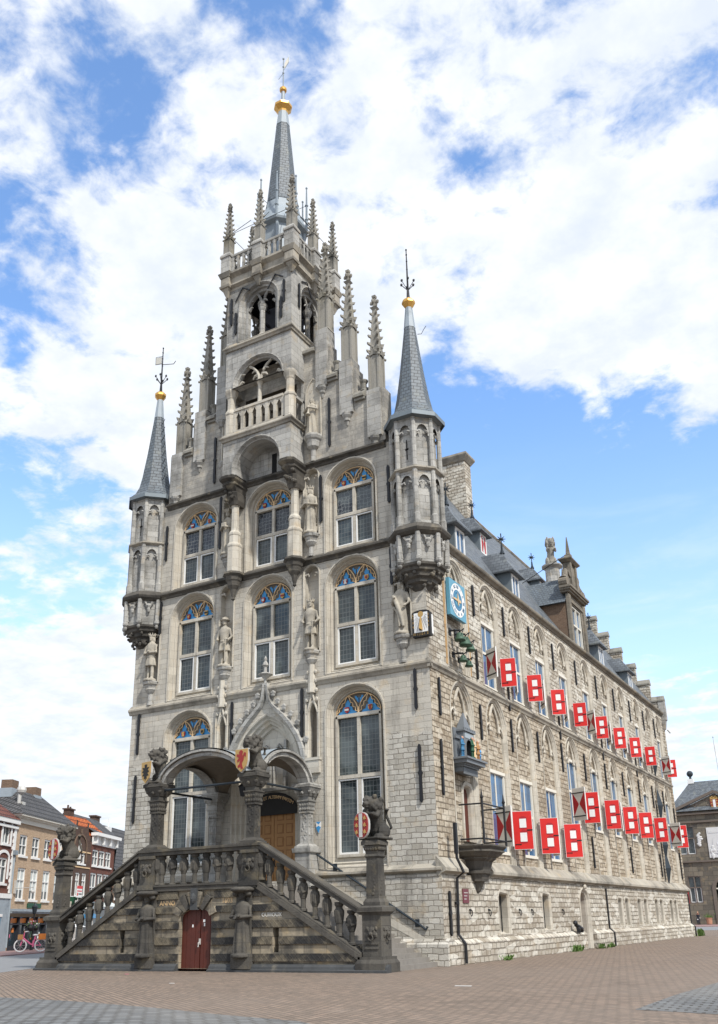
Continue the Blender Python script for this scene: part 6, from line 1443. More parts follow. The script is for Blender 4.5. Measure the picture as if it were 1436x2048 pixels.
# ------------------------------------------------------------------ houses across the square
dv = Vector((-.42, .907, 0)).normalized(); nv = Vector((dv.y, -dv.x, 0)); A0 = Vector((-45.9, 18.8, 0))
HM = Matrix(((dv.x, nv.x, 0, A0.x), (dv.y, nv.y, 0, A0.y), (0, 0, 1, 0), (0, 0, 0, 1)))
def hpt(s, o, z): return HM @ Vector((s, o, z))
def house(name, label, s0, s1, zt, wallm, wins, extra_holes=(), top=None, depth=9, fr='white', group=None, cat='house'):
    T = thing(name, label, cat, hpt((s0+s1)/2, 0, 0), 0, group); b = MB(HM)
    outl = [(s0, 0), (s1, 0), (s1, zt), (s0, zt)] if top is None else [(s0, 0), (s1, 0)] + top
    b.fill(outl, [[(a, z0_), (c, z0_), (c, z1_), (a, z1_)] for a, c, z0_, z1_, *_ in wins] + list(extra_holes))
    for a, c, z0_, z1_, *_ in wins: b.loft([ring([(a, z0_), (c, z0_), (c, z1_), (a, z1_)], o) for o in (0, -.25)], True)
    b.add([(s0, 0, 0), (s0, -depth, 0), (s0, -depth, zt), (s0, 0, zt)], [(0, 1, 2, 3)]); b.add([(s1, 0, 0), (s1, -depth, 0), (s1, -depth, zt), (s1, 0, zt)], [(0, 1, 2, 3)])
    build('wall', b, wallm, T)
    for w in wins:
        a, c, z0_, z1_, cols, rows = w[:6]; cur = w[6] if len(w) > 6 else None
        W_ = holder('window', T, hpt((a+c)/2, 0, z0_)); f = MB(HM); e = .10
        f.box(a, a+e, -.2, -.06, z0_, z1_); f.box(c-e, c, -.2, -.06, z0_, z1_); f.box(a+e, c-e, -.2, -.062, z0_, z0_+e); f.box(a+e, c-e, -.2, -.062, z1_-e*1.3, z1_)
        for k in range(1, cols): x = a+(c-a)*k/cols; f.box(x-.024, x+.024, -.19, -.08, z0_+e, z1_-e)
        for q in rows: z = z0_+(z1_-z0_)*q; f.box(a+e, c-e, -.19, -.07, z-.04, z+.04)
        f.box(a-.08, c+.08, -.02, .12, z0_-.16, z0_-.01)
        build('window_frame', f, MT[fr], W_)
        g = MB(HM); g.box(a+.05, c-.05, -.24, -.17, z0_+.05, z1_-.05)
        build('pane', g, MT['glassh'], W_)
        if cur:
            k_ = MB(HM); k_.box(a+e, c-e, -.165, -.155, z0_+(z1_-z0_)*cur, z1_-e*1.4); build('net_curtain', k_, MT['curtain'], W_)
    return T
def shopfront(T, s0, s1, zt, fm, items=True):
    b = MB(HM); b.box(s0+.2, s1-.2, -.3, -.25, .4, zt-.3); build('shop_glass', b, MT['glassh'], T)
    b = MB(HM); n = max(2, int((s1-s0)/1.6))
    for k in range(n+1): x = s0+.2+(s1-s0-.4)*k/n; b.box(x-.06, x+.06, -.25, .03, 0, zt-.3)
    b.box(s0+.1, s1-.1, -.25, .02, 0, .4); b.box(s0+.26, s1-.26, -.24, .01, zt-.9, zt-.8)
    build('shop_frame', b, fm, T)
    if items:
        r = random.Random(int(s0*3)); b = MB(HM)
        mats = [MT['white'], MT['orange'], MT['pinkp'], MT['curtain'], MT['verdi']]
        for k in range(26): b.cur = k % 5; x = r.uniform(s0+.5, s1-.5); z = r.uniform(.6, zt-1.1); q = r.uniform(.08, .2); b.box(x-q, x+q, -.24, -.2, z-q, z+q)
        b.cur = 1; b.box(s0+.3, s1-.3, -.24, -.2, zt-.75, zt-.4)
        build('shop_display', b, mats, T)
G_ = 'houses on the far side of the square'
shop2 = [[(-.6, .02), (9.9, .02), (9.9, 2.85), (-.6, 2.85)]]
h1 = house('gabled_house', 'red brown brick house with white quoins at the left edge, grey shopfront below', -8.2, -.95, 9.75, MT['brickr'], [(-3.25, -1.95, 7.95, 9.35, 2, ()), (-6.2, -4.9, 7.95, 9.35, 2, ()), (-3.5, -1.95, 5.0, 6.9, 2, (.65,)), (-6.6, -5.0, 5.0, 6.9, 2, (.65,))], group=G_)
b = MB(HM); b.box(-8.3, -.9, .0, .3, 9.55, 9.9); b.box(-8.3, -.9, .0, .18, 9.2, 9.4); b.box(-1.35, -.96, -.05, .08, 4.3, 9.3)
for k in range(9): b.box(-1.5+.04*(k % 2), -1.3, -.04, .06, 4.6+k*.5, 4.85+k*.5)
for a, c, z in ((-3.25, -1.95, 9.38), (-3.5, -1.95, 6.93), (-6.2, -4.9, 9.38), (-6.6, -5, 6.93)): hood(b, (a+c)/2, (c-a)/2+.02, z-1.6, z-.05, z+.35, .22, .0, .07, 10)
b.box(-8.2, -.96, .0, .2, 3.9, 4.25); build('white_trim', b, MT['white'], h1)
b = MB(HM); b.box(-8.15, -1.0, .01, .12, .05, 3.9); b.cur = 1; b.box(-4.2, -2.4, .12, .14, .1, 2.5); b.cur = 2; b.box(-4.4, -2.2, .12, .17, 2.55, 2.75); build('shopfront_panel', b, [MT['lead'], MT['clockd'], MT['white']], h1)
b = MB(HM); b.add([(-8.3, .35, 9.9), (-.9, .35, 9.9), (-2.6, -4, 13.2), (-8.3, -4, 13.2)], [(0, 1, 2, 3)]); b.add([(-.9, .35, 9.9), (-.9, -8, 9.9), (-2.6, -4, 13.2)], [(0, 1, 2)]); build('roof', b, MT['tiler'], h1)
b = MB(HM); b.tube([(-1.1, .14, 7.3), (-1.1, .14, 4.4), (-1.0, .14, .3)], .07, 6); b.box(-1.35, -.85, .08, .3, 7.2, 7.55); build('drainpipe', b, MT['lead'], h1)
w2 = [(-.15+2.42*k, 1.3+2.42*k, 7.25, 8.88, 2, (.5,)) for k in range(4)] + [(.05+2.45*k, 1.5+2.45*k, 3.88, 6.3, 2, (.62,), .3) for k in range(4)]
h2 = house('brick_house', 'tan brick house with dark hipped roof, two chimneys and shop, behind the left newel', -.85, 10.2, 10.1, MT['brickt'], w2, shop2, group=G_)
b = MB(HM); b.box(-.95, 10.3, -.02, .12, 9.75, 10.15); b.box(-1.2, 10.6, -.3, .5, 10.28, 10.42); b.box(-1.05, 10.45, -.1, .3, 10.15, 10.28); build('cornice', b, MT['cream'], h2)
b = MB(HM); b.loft([[(-1.3, .55, 10.42), (10.7, .55, 10.42), (10.7, -8.6, 10.42), (-1.3, -8.6, 10.42)], [(2.3, -2.0, 12.9), (7.7, -2.0, 12.9), (7.7, -3.4, 12.9), (2.3, -3.4, 12.9)]], True, True); build('roof', b, MT['tiled'], h2)
for s_, w in ((1.75, .62), (6.4, .6)):
    b = MB(HM); b.box(s_-w, s_+w, -2.7, -1.75, 12.2, 13.55); build('chimney', b, MT['brickd'], h2)
    b = MB(HM); b.box(s_-w-.06, s_+w+.06, -2.76, -1.69, 12.1, 12.85); build('chimney_flashing', b, MT['lead'], h2)
b = MB(HM); b.tube([(.3, -.6, 10.6), (.3, -.6, 12.2)], .16, 8); b.ball((.35, -.5, 12.5), .4, .4, .4, 9, 6); b.box(.6, 1.1, -.8, -.4, 10.6, 11.6); build('roof_vent', b, MT['silver'], h2)
shopfront(h2, -.7, 10.0, 2.85, MT['cloth_d'])
b = MB(HM); b.box(-.8, 10.2, .0, .35, 2.95, 3.15); b.box(-.8, 10.2, .0, .25, 2.82, 2.93); build('shop_fascia', b, MT['lead'], h2)
b = MB(HM); b.box(2.3, 4.9, .02, .1, 3.25, 3.62); build('shop_sign', b, MT['green'], h2)
b = MB(HM); b.tube([(10.0, .1, 10.1), (10.0, .1, .2)], .13, 6); build('drainpipe', b, MT['white'], h2)
for k, dz in enumerate((0,)): 
    b = MB(HM); b.tube([(-.3, .05, 4.7), (-.3, 1.6, 4.72)], .03, 4); b.ball((-.3, 1.55, 4.4), .16, .16, .14, 8, 5); b.box(-.4, -.2, .0, .15, 4.3, 5.3); build('wall_lamp', b, MT['silver'], h2)
w3 = [(11.45, 12.25, 7.35, 8.55, 1, (.65,)), (12.3, 13.25, 7.35, 9.2, 2, (.6,)), (13.3, 14.15, 7.35, 8.55, 1, (.65,))] + [(10.5+1.62*k, 11.6+1.62*k, 4.4, 6.5, 2, (.68,)) for k in range(3)]
top3 = [(15.6, 9.2), (15.3, 9.6), (15.3, 10.0), (14.9, 10.0), (14.6, 10.5), (14.6, 11.2), (14.2, 11.2), (14.2, 10.7), (11.8, 10.7), (11.8, 11.2), (11.4, 11.2), (11.4, 10.4), (10.9, 9.9), (10.5, 9.9), (10.25, 9.4)]
h3 = house('brick_house', 'narrow dark brick house with crenellated gable and orange tiled roof', 10.25, 15.6, 9.2, MT['brickb'], w3, (), top3, group=G_)
b = MB(HM); hood(b, 12.78, 1.5, 7.5, 8.6, 9.9, .16, .01, .08, 12); b.box(12.6, 12.95, .02, .08, 10.1, 10.45); build('gable_arch', b, MT['brickd'], h3)
b = MB(HM); b.box(10.3, 15.55, .005, .05, 8.35, 8.48); b.box(10.3, 15.55, .005, .05, 6.95, 7.07); build('stone_band', b, MT['ochre'], h3)
b = MB(HM); b.add([(10.3, -.15, 9.4), (15.9, -.15, 9.9), (16.4, -1.1, 11.85), (11.0, -1.1, 11.6)], [(0, 1, 2, 3)]); b.add([(15.7, -.15, 9.9), (19.2, .05, 10.45), (16.4, -1.1, 11.85)], [(0, 1, 2)]); b.add([(16.4, -1.1, 11.85), (11.0, -1.1, 11.6), (11, -4, 9.4), (16.4, -4, 9.4)], [(0, 1, 2, 3)]); build('roof', b, MT['tileo'], h3)
b = MB(HM); b.box(13.9, 15.1, -2.4, -1.8, 10.4, 12.5); b.box(13.8, 15.2, -2.5, -1.7, 12.5, 12.62); b.tube([(14.2, -2.1, 12.6), (14.2, -2.1, 12.95)], .1, 6); b.tube([(14.8, -2.1, 12.6), (14.8, -2.1, 12.85)], .1, 6); build('chimney', b, MT['brickb'], h3)
b = MB(HM); b.box(10.4, 15.4, -.1, .1, .1, 3.9); build('shop_glass', b, MT['glassh'], h3)
b = MB(HM); b.box(10.3, 15.5, .0, .4, 3.3, 3.9); build('shop_fascia', b, MT['cream'], h3)
b = MB(HM); b.box(10.9, 11.0, .1, 1.5, 3.6, 4.25) if False else b.box(10.75, 10.9, .15, 1.35, 3.55, 4.3); build('shop_sign', b, MT['green'], h3)
w4 = [(16.05+1.78*k, 17.7+1.78*k, 7.35, 8.85, 2, (.55,)) for k in range(3)] + [(15.9+1.78*k, 17.55+1.78*k, 4.6, 6.65, 2, (.35,)) for k in range(3)]
h4 = house('brick_house', 'brown brick house with deep white bracketed cornice, seen over the left stair rail', 15.65, 22.2, 9.5, MT['brickr'], w4, group=G_)
b = MB(HM); b.box(15.7, 22.3, -.02, .12, 9.3, 10.1); b.box(15.6, 22.5, -.1, .6, 10.12, 10.42)
for k in range(4): b.box(16.0+k*1.95, 16.3+k*1.95, .1, .4, 9.4, 10.1)
build('cornice', b, MT['white'], h4)
b = MB(HM); b.add([(15.7, .2, 10.42), (22.5, .2, 10.42), (24.6, -3, 12.55), (15.7, -3, 12.55)], [(0, 1, 2, 3)]); b.add([(22.5, .2, 10.42), (24.6, -3, 12.55), (24.6, -3, 7), (22.3, 0, 7)], [(0, 1, 2, 3)]); b.add([(24.6, -3, 12.55), (15.7, -3, 12.55), (15.7, -6, 9.5), (24.6, -6, 9.5)], [(0, 1, 2, 3)]); build('roof', b, MT['tiled'], h4)
b = MB(HM); b.box(24.0, 25.4, -3.6, -3.0, 11.0, 12.9); b.box(23.9, 25.5, -3.7, -2.9, 12.9, 13.05); build('chimney', b, MT['brickb'], h4)
b = MB(HM); b.box(15.8, 22.0, -.1, .1, .1, 4.0); build('shop_glass', b, MT['glassh'], h4)
b = MB(HM); b.box(15.7, 22.1, .0, 1.5, 3.3, 3.6); build('shop_awning', b, MT['lead'], h4)
h5 = house('low_house', 'low house with steep dark tiled roof squeezed between the brown house and the hall', 22.3, 36, 7.0, MT['brickd'], [(23.0, 24.6, 4.4, 6.2, 2, ()), (26, 27.6, 4.4, 6.2, 2, ())], group=G_)
b = MB(HM); b.add([(22.3, .3, 7.0), (36, .3, 7.0), (36, -2.6, 11.5), (22.3, -2.6, 11.5)], [(0, 1, 2, 3)]); b.add([(36, -5.5, 7.0), (22.3, -5.5, 7.0), (22.3, -2.6, 11.5), (36, -2.6, 11.5)], [(0, 1, 2, 3)]); b.box(22.3, 36, .1, .4, 6.85, 7.1); build('roof', b, MT['tiled'], h5)
h6 = thing('far_house', 'far house whose flat topped dark roof with white vent shows beside the hall', 'house', hpt(33, -6, 0), 0, G_)
b = MB(HM); b.box(25.5, 42, -11, -3.6, 0, 11.2); build('wall', b, MT['brickb'], h6)
b = MB(HM); b.loft([[(25.2, -3.4, 11.2), (42.3, -3.4, 11.2), (42.3, -11.2, 11.2), (25.2, -11.2, 11.2)], [(25.6, -4.6, 12.7), (42, -4.6, 12.7), (42, -10, 12.7), (25.6, -10, 12.7)]], True, True); build('roof', b, MT['tiled'], h6)
b = MB(HM); b.box(30.6, 31.8, -4.4, -3.9, 12.0, 12.5); b.tube([(31.2, -4.1, 12.4), (31.2, -4.1, 13.4)], .07, 5); build('roof_vent', b, MT['white'], h6)

# ------------------------------------------------------------------ weigh house
WH = thing('weigh_house', 'dark stone weigh house with carved pediment and white relief at the right edge', 'weigh house', (-9.4, 129, 0))
WM = Matrix(((1, 0, 0, 0), (0, -1, 0, 129), (0, 0, 1, 0), (0, 0, 0, 1)))
b = MB(WM); x0, x1 = -16.6, -2.2
wv = [(-16.2, -13.3, 10.9, 15.5), (-15.4, -13.25, 3.3, 7.55), (-5.5, -2.6, 10.9, 15.5)]
wd = arch(-9.4, 1.75, .05, 5.4, 7.1, 12)
b.fill([(x0, 0), (x1, 0), (x1, 17.5), (x0, 17.5)], [[(a, z0_), (c, z0_), (c, z1_), (a, z1_)] for a, c, z0_, z1_ in wv]+[wd])
b.loft([ring(wd, 0), ring(wd, -.5)], True); b.add([(x0, 0, 0), (x0, -14, 0), (x0, -14, 17.5), (x0, 0, 17.5)], [(0, 1, 2, 3)])
b.fill([(x0, 17.5), (x1, 17.5), (-9.4, 20.5)], [], .1); build('wall', b, MT['waag'], WH)
b = MB(WM)
for z, h, o in ((9.7, .25, .3), (16.0, .3, .3), (17.3, .3, .5)): b.box(x0-.2, x1+.2, .0, o, z, z+h)
for sx in (-1, 1): b.add([(-9.4+sx*7.6, o, 17.6+dz) for o in (0, .6) for dz in (0, .45)] + [(-9.4, o, 20.6+dz) for o in (0, .6) for dz in (0, .45)], [(0, 1, 3, 2), (4, 6, 7, 5), (0, 4, 5, 1), (2, 3, 7, 6), (1, 5, 7, 3), (0, 2, 6, 4)])
hood(b, -9.4, 1.78, .05, 5.4, 7.1, .5, .0, .12, 12); build('cornice', b, MT['waagt'], WH)
b = MB(WM); r = random.Random(2)
for k in range(60): x = r.uniform(-14.5, -4.3); z = 17.7+r.random()*max(.1, 2.6*(1-abs(x+9.4)/6.2)); b.ball((x, .12, z), r.uniform(.15, .4), .12, r.uniform(.12, .3), 6, 4)
build('pediment_carving', b, MT['waagt'], WH)
b = MB(WM); b.prism(shield_pts(-9.4, 18.85, .65, 1.5), .2, .35); b.cur = 1; b.box(-9.6, -9.2, .35, .38, 18.1, 19.5); b.cur = 2
for sx in (-1, 1):
    for k in range(3): b.prism(star_pts(-9.4+sx*.42, 18.4+k*.45, .2), .35, .38)
for k in range(5): b.ball((-9.9+.25*k, .3, 19.8+.15*(k % 2)), .16, .12, .2, 6, 4)
b.box(-10.0, -8.8, .2, .4, 19.55, 19.75); build('painted_arms', b, [MT['shredd'], MT['white'], MT['shgold']], WH)
b = MB(WM); b.box(-11.35, -7.4, .0, .12, 10.3, 15.1); b.box(-11.1, -7.7, .12, .16, 14.2, 14.6)
for k in range(40): b.ball((r.uniform(-11.0, -7.8), .13, r.uniform(10.5, 12.4)), r.uniform(.1, .3), .12, r.uniform(.15, .45), 6, 4)
b.prism(arch(-9.4, 1.2, 11, 12.8, 14.0, 10), .12, .17, 'y'); build('white_relief', b, MT['relief'], WH)
b = MB(WM)
for k in range(14): b.ball((-12.6+r.uniform(-.22, .22), .1, 12.3+k*.15), r.uniform(.25, .42)*(1.2-abs(k-6)*.08), .15, .18, 6, 4)
build('cartouche', b, MT['relief'], WH)
for a, c, z0_, z1_ in wv:
    W_ = holder('window', WH, (a, 129, z0_)); b = MB(WM)
    for x in (a, (a+c)/2-.08, c-.16): b.box(x, x+.16, -.4, -.05, z0_, z1_)
    zm = z0_+(z1_-z0_)*.56
    for z in (z0_, zm, z1_-.16): b.box(a+.16, c-.16, -.4, -.06, z, z+.16)
    build('window_frame', b, MT['waagt'], W_)
    b = MB(WM); h_ = (c-a)/2
    for x in (a+.18, a+h_+.1): b.box(x, x+.1, -.36, -.2, z0_+.2, zm); b.box(x+h_-.38, x+h_-.28, -.36, -.2, z0_+.2, zm); b.box(x, x+h_-.28, -.36, -.21, z0_+.17, z0_+.27)
    build('casement', b, MT['white'], W_); b = MB(WM); b.box(a, c, -.5, -.42, z0_, z1_); build('pane', b, MT['glass1'], W_)
for a, z0_, z1_ in ((-16.35, 10.9, 13.2), (-16.2, 3.3, 5.8)):
    b = MB(WM); b.box(a-.35, a+.15 if z0_ > 9 else a+.75, .05, .12, z0_, z1_); build('shutter', b, MT['redd'], WH)
b = MB(WM); b.fill(wd, [], -.45); build('doorway', b, MT['dark'], WH)
b = MB(WM); b.box(-11.1, -7.6, -.3, -.1, 5.4, 5.6); build('door_transom', b, MT['cream'], WH)
b = MB(WM); b.loft([[(x0-.6, .7, 17.9), (x1+.6, .7, 17.9), (x1+.6, -13, 17.9), (x0-.6, -13, 17.9)], [(-13.6, -4, 23.2), (-5.2, -4, 23.2), (-5.2, -9, 23.2), (-13.6, -9, 23.2)]], True, True); build('roof', b, MT['slate'], WH)
b = MB(WM); b.box(-13.9, -12.9, -4.6, -3.6, 22.9, 23.7); build('ball_pedestal', b, MT['white'], WH)
b = MB(WM); b.tube([(-13.4, -4, 23.7), (-13.4, -4, 24.2)], .2, 8); b.ball((-13.4, -4, 24.6), .55, .55, .55, 12, 8); build('roof_ball', b, MT['ironb'], WH)
b = MB(WM); b.tube([(-8.7, -4.5, 23), (-8.8, -4.5, 30.5)], .07, 5); b.ball((-8.8, -4.5, 30.6), .14, .14, .14, 6, 4); build('flagpole', b, MT['silver'], WH)

# ------------------------------------------------------------------ street things
LP = thing('street_lamp', 'black street lamp carrying flower baskets in front of the shop window', 'street lamp', hpt(.27, 1.6, 0)); b = MB(HM)
s_, o_ = .27, 1.6
b.tube([(s_, o_, 0), (s_, o_, .9), (s_, o_, 2.7)], [.14, .09, .055], 8); b.tube([(s_-.55, o_, 1.75), (s_+.55, o_, 1.75)], .03, 4); build('lamp_post', b, MT['iron'], LP)
b = MB(); c_ = hpt(s_, o_, 0); b.lathe((c_.x, c_.y, 2.7), [(.05, 0), (.14, .08), (.23, .55), (.26, .58), (.1, .72), (.04, .85)], 6); build('lamp_head', b, MT['ironb'], LP)
r = random.Random(3)
for sx in (-1, 1): b = MB(HM); b.ball((s_+sx*.45, o_, 1.72), .28, .28, .26, 8, 6); build('basket', b, MT['iron'], LP)
b = MB(HM); b.cur = 0
for k in range(120):
    b.cur = (0, 0, 0, 1, 2)[k % 5]; sx = r.choice((-1, 1)); p = Vector((s_+sx*.4+r.gauss(0, .2), o_+r.gauss(0, .16), 1.98+r.gauss(0, .14))); q = .07
    b.add([tuple(p+Vector((r.uniform(-q, q), r.uniform(-q, q), r.uniform(-q, q)))) for _ in range(4)], [(0, 1, 2), (0, 2, 3)])
build('flowers', b, [MT['weed'], MT['white'], MT['pinkp']], LP)
# child's bicycle
BK = thing('childrens_bicycle', 'small pink bicycle with white tyres and an orange crate parked before the shop', 'bicycle', hpt(-5.6, 4.1, .06), math.atan2(-.75, -.55)); BK.scale = (1.4, 1.4, 1.4)
def torus(mb, c, R_, r_, n=20):
    mb.loft([[(c[0]+(R_+r_*math.cos(2*PI*k/6))*math.cos(2*PI*i/n), c[1]+r_*math.sin(2*PI*k/6), c[2]+(R_+r_*math.cos(2*PI*k/6))*math.sin(2*PI*i/n)) for i in range(n)] for k in (0, 1, 2, 3, 4, 5, 0)], True)
for x in (-.5, .5):
    w_ = holder('wheel', BK, BK.location); w_.location = (x, 0, .32); b = MB(); torus(b, (0, 0, 0), .29, .035); build('tyre', b, MT['white'], w_, True); b = MB()
    for k in range(8): b.tube([(0, 0, 0), (.27*math.cos(k*PI/4), 0, .27*math.sin(k*PI/4))], .006, 3)
    build('spokes', b, MT['silver'], w_, True)
b = MB(); b.tube([(.5, 0, .32), (.38, 0, .72), (.34, 0, .95)], .03, 6); b.tube([(.38, 0, .68), (.0, 0, .38), (-.12, 0, .35)], .04, 6); b.tube([(-.12, 0, .35), (-.2, 0, .78)], .035, 6); b.tube([(-.5, 0, .32), (-.12, 0, .33)], .025, 5); b.tube([(-.5, 0, .32), (-.2, 0, .68)], .022, 5); b.box(-.14, -.08, -.05, .05, .25, .55); build('bicycle_frame', b, MT['pinkp'], BK, True)
b = MB(); b.tube([(.2, -.24, 1.0), (.33, -.1, .98), (.33, .1, .98), (.2, .24, 1.0)], .022, 5); build('handlebar', b, MT['white'], BK, True)
b = MB(); b.ball((-.2, 0, .82), .14, .09, .05, 8, 5); build('saddle', b, MT['white'], BK, True)
b = MB(); b.box(-.78, -.36, -.16, .16, .6, .64); b.box(-.78, -.74, -.16, .16, .64, .88); b.box(-.40, -.36, -.16, .16, .64, .88); b.box(-.74, -.40, -.16, -.13, .64, .88); b.box(-.74, -.40, .13, .16, .64, .88); build('rear_crate', b, MT['orange'], BK, True)
b = MB(); b.box(.42, .66, -.14, .14, .62, .86); build('front_basket', b, MT['oak'], BK, True)
# sign board on a pole
SG = thing('notice_sign', 'white and red notice board on a pole in front of the dark brick house', 'sign', hpt(10.05, 1.2, 0)); b = MB(HM); b.tube([(10.05, 1.2, 0), (10.05, 1.2, 5.3)], .05, 6); build('sign_post', b, MT['silver'], SG)
b = MB(HM); b.box(9.45, 10.75, 1.25, 1.3, 4.2, 5.2); b.cur = 1; b.box(9.45, 10.75, 1.302, 1.306, 4.95, 5.2); b.box(9.55, 10.65, 1.302, 1.306, 4.7, 4.8); b.box(9.55, 9.80, 1.302, 1.306, 4.35, 4.6); b.cur = 2; b.box(9.90, 10.65, 1.302, 1.306, 4.45, 4.55); build('sign_panel', b, [MT['white'], MT['red'], MT['black']], SG)
b = MB(HM); b.box(9.35, 10.55, 1.25, 1.3, 3.2, 3.95); b.cur = 1
for k in range(4): b.box(9.45, 10.45, 1.302, 1.306, 3.3+k*.15, 3.37+k*.15)
build('lower_panel', b, [MT['silver'], MT['black']], SG)
# market things glimpsed between the balusters
mk = [(4.6, 3.0, 1.7, 'white', 'white market stall cloth seen between the lowest left balusters'), (8.6, 3, 2.4, 'clockd', 'dark blue market stall canopy behind the middle left balusters'), (13.0, 3, 3.4, 'curtain', 'pale awning stall seen through the upper left balusters')]
for s_, o_, h_, mt, lab in mk:
    T = thing('market_stall', lab, 'market stall', hpt(s_, o_, 0), 0, 'market stalls behind the stair'); b = MB(HM)
    for x in (-.9, .9):
        for y in (-.6, .6): b.tube([(s_+x, o_+y, 0), (s_+x, o_+y, h_)], .04, 5)
    build('stall_post', b, MT['silver'], T) if False else None
    for x in (-.9, .9):
        for y in (-.6, .6): q_ = MB(HM); q_.tube([(s_+x, o_+y, 0), (s_+x, o_+y, h_)], .04, 5); build('stall_post', q_, MT['silver'], T)
    b = MB(HM); b.loft([[(s_-1.1, o_-.8, h_), (s_+1.1, o_-.8, h_), (s_+1.1, o_+.8, h_), (s_-1.1, o_+.8, h_)], [(s_-.9, o_, h_+.4), (s_+.9, o_, h_+.4), (s_+.9, o_+.01, h_+.4), (s_-.9, o_+.01, h_+.4)]], True, True); build('stall_canopy', b, MT[mt], T)
    b = MB(HM); b.box(s_-.9, s_+.9, o_-.5, o_+.5, .7, .8); b.box(s_-.88, s_+.88, o_+.42, o_+.48, .1, .69); build('stall_table', b, MT[mt], T)
# planter and rider by the weigh house
PLT = thing('flower_planter', 'terracotta planter with yellow green plants against the weigh house', 'planter', (-12.6, 127.6, .05)); b = MB(); b.lathe((-12.6, 127.6, .05), [(.35, 0), (.42, .1), (.5, .9), (.56, 1.0), (.5, 1.02)], 12); build('planter_pot', b, MT['terra'], PLT)
b = MB(); r = random.Random(9)
for k in range(160):
    p = Vector((-12.6+r.gauss(0, .38), 127.6+r.gauss(0, .3), 1.15+abs(r.gauss(0, .22)))); b.add([tuple(p+Vector((r.uniform(-.1, .1), r.uniform(-.1, .1), r.uniform(-.1, .1)))) for _ in range(4)], [(0, 1, 2), (0, 2, 3)])
build('planter_leaves', b, MT['weed'], PLT)
PS = thing('person', 'seated person in dark clothes on a scooter beyond the far corner of the hall', 'person', (-14.1, 127.0, .05)); b = MB()
b.tube([(0, 0, .95), (0, .0, 1.2), (0, -.02, 1.5), (0, 0, 1.62)], [.2, .19, .22, .1], 10); b.tube([(0, 0, 1.6), (0, -.02, 1.75)], .065, 7)
for sx in (-1, 1):
    b.tube([(sx*.2, 0, 1.52), (sx*.28, -.2, 1.25), (sx*.24, -.45, 1.18)], [.08, .065, .05], 7); b.tube([(sx*.11, 0, .95), (sx*.17, -.42, .9), (sx*.15, -.38, .5), (sx*.15, -.42, .35)], [.13, .10, .08, .06], 8); b.ball((sx*.15, -.48, .32), .06, .13, .05, 7, 4)
build('body', b, MT['cloth_d'], PS, True, remesh=.03)
b = MB(); b.ball((0, -.03, 1.86), .09, .11, .13, 10, 8); b.ball((0, -.14, 1.85), .02, .03, .03, 5, 4); build('face', b, MT['skin'], PS, True)
b = MB(); b.ball((0, .01, 1.92), .105, .11, .1, 9, 6); build('hair', b, MT['oakd'], PS, True)
b = MB(); b.tube([(-.14, -.05, 1.6), (0, -.1, 1.58), (.14, -.05, 1.6), (.1, .08, 1.62), (-.1, .08, 1.62), (-.14, -.05, 1.6)], .05, 6); build('scarf', b, MT['cloth_o'], PS, True)
MC = thing('scooter', 'black motor scooter carrying a seated person by the weigh house', 'scooter', (-14.1, 127.0, .05)); b = MB(); b.box(-.16, .16, -.3, .55, .45, .85); b.box(-.2, .2, -.55, .1, .22, .32); b.loft([[(-.22, -.6, .25), (.22, -.6, .25), (.22, -.52, .25), (-.22, -.52, .25)], [(-.2, -.62, 1.05), (.2, -.62, 1.05), (.2, -.55, 1.05), (-.2, -.55, 1.05)]], True, True); build('scooter_body', b, MT['cloth_d'], MC, True, bevel=.03)
for y in (-.75, .5):
    b = MB(Matrix.Translation((0, y, .22)) @ Matrix.Rotation(PI/2, 4, 'Z')); torus(b, (0, 0, 0), .16, .06); build('wheel', b, MT['black'], MC, True)
b = MB(); b.tube([(-.32, -.48, 1.2), (0, -.6, 1.15), (.32, -.48, 1.2)], .03, 5); build('handlebar', b, MT['iron'], MC, True)
b = MB(); b.ball((0, -.66, .8), .09, .05, .08, 8, 5); build('headlight', b, MT['white'], MC, True)
b = MB(); b.frus((0, .45), .2, .18, .9, .22, .2, 1.2); build('top_box', b, MT['silver'], MC, True)
# weeds at the foot of the long wall
for i, (y, s_, lab) in enumerate(((5.0, .8, 'thin green weed at the wall foot below the first cellar window'), (14.6, 1.2, 'taller green weed at the wall foot, left of the pointed doorway'), (18.9, 1.0, 'weed tuft growing on the right of the pointed doorway'), (21.0, .9, 'low weed at the wall foot right of the cellar doorway, before the cable'), (47.4, 2.0, 'big weed clump at the far corner of the hall'))):
    r = random.Random(i); b = MB()
    for k in range(int(45*s_)):
        x, yy = .55+abs(r.gauss(0, .12)), y+r.gauss(0, .3*s_); h = r.uniform(.08, .3)*s_; a = r.uniform(0, 2*PI); w = .03
        b.add([(x-w*math.cos(a), yy-w*math.sin(a), 0), (x+w*math.cos(a), yy+w*math.sin(a), 0), (x+.1*math.sin(a), yy-.1*math.cos(a), h), (x+.14*math.sin(a)+w, yy-.14*math.cos(a), h*.8)], [(0, 1, 2), (1, 3, 2)])
    o = build('weed_tuft', b, MT['weed']); tag(o, lab, 'weed', 'weeds at the foot of the wall')
r = random.Random(4); b = MB()
b.box(4.9, 5.35, -9.9, -9.8, .004, .012); o = build('paper_scrap', b, MT['white']); tag(o, 'white scrap of paper lying on the brick paving before the corner', 'litter')
for (x, y), lab in (((-4.2, -10.6), 'tiny pale scrap on the paving in front of the stair'), ((-9.8, -6.6), 'tiny pink scrap on the paving left of the cellar door')):
    b = MB(); b.box(x, x+.16, y, y+.07, .004, .012); o = build('paper_scrap', b, MT['white'] if x > -5 else MT['pinkp']); tag(o, lab, 'litter')

